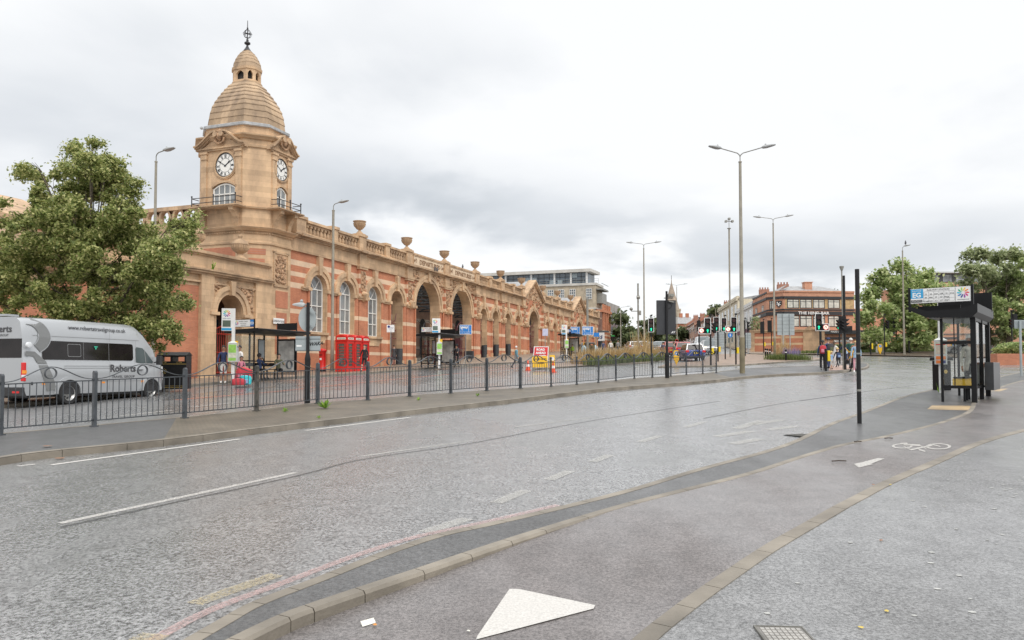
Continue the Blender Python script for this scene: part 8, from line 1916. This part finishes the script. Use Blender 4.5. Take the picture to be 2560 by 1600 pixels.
def person(label,p,rz,H=1.72,top='navy',bot='black',shoe='black',skin=0,hair=('brown','short'),pose='stand',arms=((12,8),(12,8)),stride=0,lean=0,bulk=1.0,sleeves=True,legs=True,skirt=None,hood=None,cap=None,group=None,head_turn=0,seat=.46,child=False,coat=None):
    """faces +y; arms: per side (swing forward, elbow bend) in degrees; stride in degrees"""
    t=thing('person',label,'person',p,rz,group); k=H/1.75; hs=1.25 if child else 1.0
    V=[];E=[];Rr=[];Z=[]
    def nd(co,r,z,par=None):
        V.append(Vector(co)*k); Rr.append((r if isinstance(r,tuple) else (r,r))); Z.append(z); i=len(V)-1
        if par is not None: E.append((par,i))
        return i
    T,B,S_,K=0,1,2,3   # top, bottom, shoe, skin
    sit=pose=='sit'; ride=pose=='ride'; hz=.93 if not sit else seat/k+.09
    if ride: hz=.98
    ln=math.radians(lean); up=lambda d:(0,math.sin(ln)*d,hz+math.cos(ln)*d)
    pel=nd((0,0,hz),(.135*bulk,.105*bulk),B); wa=nd(up(.17),(.125*bulk,.10*bulk),T,pel); ch=nd(up(.38),(.15*bulk,.11*bulk),T,wa); sh=nd(up(.50),(.105,.085),T,ch); ne=nd(up(.575),.055,K,sh)
    c,s_=math.cos(R(head_turn)),math.sin(R(head_turn)); hx,hy,hz_=up(.60)
    h1=nd((hx+.01*s_,hy+.015,hz_+.06*hs),(.075*hs,.085*hs),K,ne); h2=nd((hx,hy+.005,hz_+.165*hs),(.082*hs,.095*hs),K,h1); nd((hx,hy-.005,hz_+.21*hs),.05*hs,K,h2)
    hc=Vector((hx,hy,hz_+.135*hs))
    for sd,(sw,el) in zip((-1,1),arms):
        sx,sy,sz=up(.47); a=nd((sd*.17*bulk,sy,sz),.062*bulk,T,sh); o=R(sw); L1=.28; e0=Vector((sd*(.17*bulk+.07),sy+math.sin(o)*L1,sz-math.cos(o)*L1)); e=nd(e0,.048*bulk,T,a); o2=R(sw+el); w0=e0+Vector((-sd*.03*(el>40),math.sin(o2)*.235,-math.cos(o2)*.235)); w=nd(w0,.033,T if sleeves else K,e)
        d=Vector((-sd*.01,math.sin(o2),-math.cos(o2))); pm=nd(w0+d*.075,(.036,.022),K,w); side=Vector((0,math.cos(o2),math.sin(o2)))
        for j in range(4): f1=nd(w0+d*(.125-.008*abs(j-1.4))+side*(.028-.019*j),.0095,K,pm); nd(w0+d*(.165-.012*abs(j-1.4))+side*(.030-.019*j)+Vector((-sd*.02,0,0)),.008,K,f1)
        th=nd(w0+d*.07+side*.042,.0105,K,pm); nd(w0+d*.105+side*.055+Vector((-sd*.012,0,0)),.009,K,th)
    for sd in(-1,1):
        q=R(stride)*sd; hip=nd((sd*.088,0,hz-.05),(.088*bulk,.09*bulk),B,pel)
        if sit: kn0=Vector((sd*.12,.43,hz-.02)); an0=Vector((sd*.12,.45,.09/k)); toe=Vector((0,.14,-.05))
        elif ride: kn0=Vector((sd*.12,.38+.08*sd,hz-.28+.1*sd)); an0=Vector((sd*.12,.2+.12*sd,.42+.12*sd)); toe=Vector((0,.13,-.05))
        else:
            kn0=Vector((sd*.095,math.sin(q)*.42+ (.04 if stride else 0),hz-.05-math.cos(q)*.41)); bend=q-R(14 if (stride and q<0) else 2); an0=kn0+Vector((0,math.sin(bend)*.41,-math.cos(bend)*.405)); 
            an0.z=max(an0.z,.07); toe=Vector((0,.14,-.045 if q>=0 or not stride else -.07))
        z=B if legs else K; kn=nd(kn0,.06*bulk,B if (legs or True) else K,hip); an=nd(an0,.042,z,kn); nd(an0+toe,(.04,.03),S_,an); nd(an0+Vector((0,-.04,-.045)),(.036,.034),S_,an)
    me=bpy.data.meshes.new('tmp'); me.from_pydata([tuple(v) for v in V],E,[]); o=bpy.data.objects.new('tmp',me); COL.objects.link(o)
    m=o.modifiers.new('skin','SKIN'); m.branch_smoothing=.3; m.use_smooth_shade=True
    for i,r in enumerate(Rr): me.skin_vertices[0].data[i].radius=(r[0]*k,r[1]*k)
    me.skin_vertices[0].data[0].use_root=True
    sb_=o.modifiers.new('sub','SUBSURF'); sb_.levels=1; sb_.render_levels=1
    dg=bpy.context.evaluated_depsgraph_get(); b=bpy.data.meshes.new_from_object(o.evaluated_get(dg)); bpy.data.objects.remove(o); bpy.data.meshes.remove(me)
    b.name='body'; mats=[CL[top],CL[bot],CL[shoe],SKIN[skin]]; b.materials.clear()
    for q in mats: b.materials.append(q)
    bones=[(V[i],V[j],Z[j]) for i,j in E]
    for f in b.polygons:
        c0=f.center; best=None
        for a_,b_,z in bones:
            ab=b_-a_; tt=max(0,min(1,(c0-a_).dot(ab)/max(1e-9,ab.length_squared))); dd=(a_+ab*tt-c0).length
            if best is None or dd<best[0]: best=(dd,z)
        f.material_index=best[1]; f.use_smooth=True
    bo=bpy.data.objects.new('body',b); COL.objects.link(bo); bo.parent=t
    # face
    hc=hc*k; fr=Vector((math.sin(R(-head_turn)),math.cos(R(-head_turn)),0)); rt=Vector((fr.y,-fr.x,0)); hk=k*hs
    m=MB()
    for sd in(-1,1): m.ball(tuple(hc+fr*.083*hk+rt*sd*.032*hk+Vector((0,0,.008*hk))),.011*hk,6,0); m.ball(tuple(hc+rt*sd*.083*hk+Vector((0,0,-.005))),.022*hk,6,1,1.4)
    m.lathe([(.004,.03),(.014,-.012),(.004,-.02)],tuple(hc+fr*.098*hk),6,1); m.cbox(tuple(hc+fr*.086*hk+Vector((0,0,-.055*hk))),.04*hk,.012*hk,.008*hk,None,2)
    m.build('face',[HAIR['black'],SKIN[skin],CL['red'] if False else SKIN[min(2,skin+1)]],t,50)
    if hair:
        hm=HAIR[hair[0]]; m=MB(); r=.104*hk; n=14; vs=[]
        for i in range(7):
            th=PI*.5*i/6*1.12
            for j in range(n):
                a=2*PI*j/n; d=fr*math.cos(a)+rt*math.sin(a); fac=1.0+.05*math.sin(5*a+i)
                zz=math.cos(th)*r*1.1; rr=math.sin(th)*r*fac
                if math.cos(a)>.35 and i>3: rr*=.9; zz=max(zz,.035*hk)
                vs.append(tuple(hc+d*rr-fr*.008*hk+Vector((0,0,zz+.012*hk))))
        m.add(vs,[(i*n+j,i*n+(j+1)%n,(i+1)*n+(j+1)%n,(i+1)*n+j) for i in range(6) for j in range(n)])
        if hair[1] in('long','tail'):
            if hair[1]=='long': m.tube([tuple(hc-fr*.06*hk+Vector((0,0,.04*hk))),tuple(hc-fr*.09*hk-Vector((0,0,.12*hk))),tuple(hc-fr*.10*hk-Vector((0,0,.28*hk)))],[.07*hk,.09*hk,.05*hk],8)
            else: m.tube([tuple(hc-fr*.09*hk+Vector((0,0,.06*hk))),tuple(hc-fr*.15*hk),tuple(hc-fr*.13*hk-Vector((0,0,.2*hk)))],[.03*hk,.04*hk,.012*hk],7)
        m.build('hair',hm,t,60)
    if hood: m=MB(); m.ball(tuple(hc+Vector((0,0,.015))-fr*.02*hk),.125*hk,12); m.build('hood',CL[hood],t,60)
    if cap: m=MB(); m.lathe([(.105,0),(.108,.04),(.09,.085),(.03,.11)],tuple(hc+Vector((0,0,.04*hk))),14); m.build('cap',CL[cap],t,60)
    if coat:   # open-bottomed coat skirt from waist to mid-thigh
        L=coat[1]; m=MB(); n=14; u=Vector(up(.2))*k; lo=Vector((0,.02,hz-L))*k; vs=[]
        for c_,ra,rb in ((u,.145,.115),(Vector((0,0,hz))*k,.155,.125),(lo,.165,.14)):
            for j in range(n): a=2*PI*j/n; vs.append((c_.x+ra*bulk*k*math.cos(a),c_.y+rb*bulk*k*math.sin(a),c_.z))
        m.add(vs,[(i*n+j,i*n+(j+1)%n,(i+1)*n+(j+1)%n,(i+1)*n+j) for i in range(2) for j in range(n)]); m.build('coat_skirt',CL[coat[0]],t,60)
    return t
def sack(name,label,cat,p,rz,r,h,d,m_,lid=None,strap=True):
    t=thing(name,label,cat,p,rz); m=MB(); prof=[(.3,0),(.92,.06),(1,.3),(1,.7),(.85,.93),(.3,1)]; n=14; vs=[]
    for a,z in prof:
        for j in range(n): q=2*PI*j/n; e=.6; cx=abs(math.cos(q))**e*(1 if math.cos(q)>0 else -1); cy=abs(math.sin(q))**e*(1 if math.sin(q)>0 else -1); vs.append((a*r*cx,a*d*cy,z*h))
    m.add(vs,[(i*n+j,i*n+(j+1)%n,(i+1)*n+(j+1)%n,(i+1)*n+j) for i in range(5) for j in range(n)]+[tuple(range(n)),tuple(5*n+j for j in range(n))]); m.build('body',m_,t,50)
    if strap: m=MB(); m.tube([(-r*.5,0,h*.95),(-r*.3,0,h*1.12),(r*.3,0,h*1.12),(r*.5,0,h*.95)],.015,5); m.build('handle',CL['black'],t,50)
    if lid: m=MB(); m.cbox((0,-d*1.0,h*.35),r*1.3,d*.35,h*.4); m.build('pocket',lid,t,None,.02)
    return t
def at(u,v,dz=.11): return G(u,v,dz)
LOOK=R(180)   # facing the camera
def back(o,dist,z): # point behind a person
    a=o.rotation_euler.z; return o.location+Vector((math.sin(a)*dist,-math.cos(a)*dist,z))
# group on the crossing island (seen from behind, walking away)
gr='people waiting at the crossing'
a=person('woman in dark clothes with a red backpack, left of the short black post',at(2057,926),R(-15),1.68,'blue','black','grey',1,('black','tail'),stride=8,group=gr)
sack('backpack','red backpack worn by the woman left of the short black post','backpack',back(a,.2,.93),a.rotation_euler.z,.17,.47,.12,CL['red'],CL['pink'])
a=person('man with a dark grey backpack and dark cap, behind the toddler in blue',at(2072,921),R(10),1.8,'blue','navy','black',0,('black','short'),stride=6,cap='navy',group=gr); sack('backpack','dark grey backpack on the man behind the toddler in blue','backpack',back(a,.2,1.0),a.rotation_euler.z,.18,.5,.13,CL['char'],CL['olive'])
person('toddler in a sky blue top and pale shorts, between the two backpack wearers',at(2079,924),R(20),1.02,'skyblue','pale','black',0,('blond','short'),stride=12,child=True,sleeves=False,legs=False,group=gr)
a=person('running child in dark clothes with a blue backpack, middle of the crossing group',at(2094,919.5),R(5),1.18,'black','char','black',0,('blond','short'),stride=24,arms=((20,10),(55,10)),child=True,group=gr); sack('backpack','small blue patterned backpack on the running child','backpack',back(a,.13,.6),a.rotation_euler.z,.12,.32,.09,CL['blue'],CL['skyblue'])
person('woman in a long white top, half hidden behind the running child',at(2086,918),R(-40),1.6,'white','white','white',0,('brown','long'),coat=('white',.5),group=gr)
a=person('red haired woman in a navy coat behind the tall signal pole',at(2113,919),R(0),1.62,'navy','pattern','black',0,('red','long'),stride=6,arms=((45,5),(10,8)),coat=('navy',.35),group=gr,legs=False); sack('shoulder_bag','pale blue shoulder bag on the red haired woman','bag',back(a,.16,.85),0,.14,.2,.08,CL['lightblue'])
person('white haired man in a dark green jacket, right of the tall signal pole',at(2128,921),R(-10),1.78,'green','char','black',0,('white','short'),bulk=1.2,stride=5,group=gr)
a=person('child in a yellow hooded jacket and black leggings, right end of the crossing group',at(2133,930),R(60),1.33,'yellow','black','black',0,('red','long'),arms=((20,10),(85,60)),stride=10,child=True,group=gr); sack('shoulder_bag','black handbag carried beside the child in yellow','bag',a.location+Vector((-.32,.05,.42)),0,.13,.24,.07,CL['black'])
person('blonde woman in a denim jacket and pink patterned leggings, rightmost of the crossing group',at(2141,931),R(150),1.6,'denim','pattern','white',0,('blond','long'),stride=7,coat=('denim',.1),group=gr)
# inside the EG shelter
sp=EG.matrix_world if False else None
ea=EG.rotation_euler.z; q=EG.location+Matrix.Rotation(ea,3,'Z')@Vector((1.75,.3,0))
person('bearded man in a beige jacket and white cap standing inside the EG shelter',gp(q.x,q.y,.09),R(165),1.72,'beige','char','black',1,('grey','short'),cap='white',arms=((15,35),(5,10)),coat=('beige',.15))
m=None
# station front
gs='people along the station front'
person('young man in a navy jacket and white shorts, left of the white totem',at(558,958),R(190),1.74,'navy','white','white',1,('black','short'),legs=False,group=gs)
person('person in a white T-shirt and dark trousers behind the white totem',at(598,956),R(150),1.74,'white','navy','white',1,('black','short'),sleeves=False,group=gs)
person('child in a pink top beside the red bags, behind the totem',at(603,957),R(200),1.2,'pink','navy','white',1,('black','long'),child=True,group=gs)
t=sack('suitcase','bright red bulging bag on the pavement right of the totem','bag',at(603,961),R(20),.36,.78,.28,CL['red'],CL['pink']); t.rotation_euler.y=R(14)
sack('shopping_bag','turquoise shopping bag in front of the red bag','bag',at(613,962),R(5),.27,.42,.14,CL['cyan'],CL['skyblue'])
sack('holdall','crimson holdall lying left of the turquoise bag','bag',at(596,963),R(15),.3,.3,.2,CL['red'])
b1=S(0,0,0)
def bench_at(sh,x): 
    return sh.location+Matrix.Rotation(sh.rotation_euler.z,3,'Z')@Vector((x,.3,0))
SHL=[o for o in bpy.data.objects if o.name.startswith('bus_shelter') and o.parent is None]
s0=SHL[0]
p=at(648,949); person('seated woman in dark headscarf and blue coat, left on the ED shelter bench',p,R(-115),1.66,'blue','black','black',1,None,pose='sit',hood='char',arms=((30,70),(50,100)),group=gs,coat=('blue',.02))
p=at(695,948); person('seated dark haired woman in a dark olive coat, right on the ED shelter bench',p,R(-150),1.64,'olive','black','black',0,('black','long'),pose='sit',lean=14,arms=((35,60),(35,60)),group=gs); 
person('man in a black jacket and shorts walking right of the telephone kiosks',at(911,930),R(165),1.76,'black','black','black',0,('black','short'),stride=14,legs=False,arms=((-8,30),(14,25)),coat=('black',.05),group=gs)
person('person in a dark coat seen from behind in the fourth station arch',S(55.9,30.6,sgz(55.9,30.6)+.12),R(20),1.72,'char','char','black',0,('brown','short'),legs=False,coat=('char',.2),group=gs)
person('woman in a blue jacket crossing the road, left of the red road sign',G(1291,923),R(-70),1.66,'teal','char','black',0,('white','short'),stride=24,bulk=1.15,arms=((25,20),(-15,40)),coat=('grey',.3),group=gs)
person('man in a grey overcoat crossing between the red cars and the black sign',G(1685,906),R(-80),1.78,'tweed','char','black',0,('brown','short'),stride=20,coat=('tweed',.45))
person('dark figure beside the black sign post, left of the red cars',G(1658,899),R(0),1.72,'navy','char','black',0,('black','short'),stride=5)
person('person seated in the far shelter in a lime green vest',at(1431,889),R(150),1.65,'lime','char','black',0,('black','short'),pose='sit',group=gs)
a=person('person in grey leaning near the second gabled arch, among bikes',at(1456,886),R(60),1.75,'grey','navy','black',1,('black','short'),stride=15,group=gs)
person('person in bright yellow beside the dark bin by the second gabled arch',at(1464,886),R(180),1.8,'yellow','char','black',2,('black','short'),bulk=1.1,group=gs)
person('person in a white top walking past the shop at the far station end',G(1527,888,.1),R(170),1.72,'white','char','black',0,('black','short'),stride=12,group=gs)
for i,(u,v,tp,l) in enumerate(((1508,889,'blue','distant walker in blue left of the person in white'),(1545,884,'grey','distant walker in grey beyond the tall grasses'))): person(l,G(u,v,.1),R(180),1.7,tp,'char','black',1,('black','short'),stride=10,group=gs)
# cyclist on the station pavement: the rider sits on a bicycle
p=at(1142,918); bz=R(165)
bk=thing('bicycle','dark bicycle ridden towards the viewer in front of the second tall arch','bicycle',p,bz)
BF=mat('bike_frame_black',(.03,.03,.035),.35,var=.1)
for y in (-.52,.52):
    m=MB(); n=24
    for j in range(n): a0,a1=2*PI*j/n,2*PI*(j+1)/n; m.tube([(0,y+.33*math.cos(a0),.34+.33*math.sin(a0)),(0,y+.33*math.cos(a1),.34+.33*math.sin(a1))],.02,5,cap=False)
    w_=m.build('wheel',TYRE,bk,60); m=MB()
    for j in range(14): a0=2*PI*j/14; m.tube([(0,y,.34),(0,y+.32*math.cos(a0),.34+.32*math.sin(a0))],.003,3)
    m.build('spokes',GREYM,w_)
m=MB(); m.tube([(0,-.52,.34),(0,-.05,.3),(0,.4,.85),(0,-.15,.88),(0,-.05,.3)],.02,6); m.tube([(0,-.52,.34),(0,-.15,.88)],.015,5); m.tube([(0,.52,.34),(0,.4,.85),(0,.36,1.02)],.02,6); m.build('frame',BF,bk,50)
m=MB(); m.tube([(-.3,.28,1.04),(-.2,.38,1.05),(.2,.38,1.05),(.3,.28,1.04)],.016,6); m.build('handlebar',BF,bk,50); m=MB(); m.cbox((0,-.18,.95),.15,.26,.06); m.build('saddle',BLK,bk,None,.02)
m=MB(); m.tube([(-.14,-.05,.3),(.14,-.05,.3)],.012,5); m.cbox((-.14,.1,.36),.09,.1,.02); m.cbox((.14,-.18,.24),.09,.1,.02); m.build('pedals',BF,bk)
person('cyclist in a dark hooded jacket riding a bicycle in front of the second tall arch',Vector((p.x,p.y,p.z))+Vector((math.sin(bz)*.12,-math.cos(bz)*.12,0)),bz,1.75,'char','black','black',1,None,pose='ride',lean=22,arms=((48,20),(48,20)),hood='black',group=gs)
# covered bike, dark bin and stand by the second gable
t=thing('covered_bicycle','bicycle under a pale blue-grey cover on the far station pavement','bicycle',at(1487,885),RZS); m=MB(); m.lathe([(1.0,0),(1.02,.5),(.75,.95),(.2,1.12)],(0,0,0),14,0,1,.35); m.build('cover',mat('tarpaulin_blue_grey',(.30,.42,.47),.5,var=.25,scale=3),t,60); m=MB(); m.lathe([(.3,0),(.28,.28),(.05,.34)],(.7,-.1,.04),8,0,1,.5); m.build('green_bag',CL['lime'],t,60)
bin_twin('far black litter bin with a pale top, right of the person in yellow',1474,886,R(10))
t=thing('tarpaulin_bundle','pale blue bundle leaning by the legs of the person in grey','bundle',at(1460,888)); m=MB(); m.lathe([(.35,0),(.5,.4),(.3,.95),(.08,1.15)],(0,0,0),10,0,1,.6); m.build('cover',MATS['tarpaulin_blue_grey'],t,60)
# driver of the minibus
person('driver in a pale shirt at the wheel of the minibus',van.location+Matrix.Rotation(vz,3,'Z')@Vector((2.75,.55,.78)),vz-PI/2,1.72,'lightblue','char','black',0,('brown','short'),pose='sit',arms=((55,25),(55,25)),seat=.42)
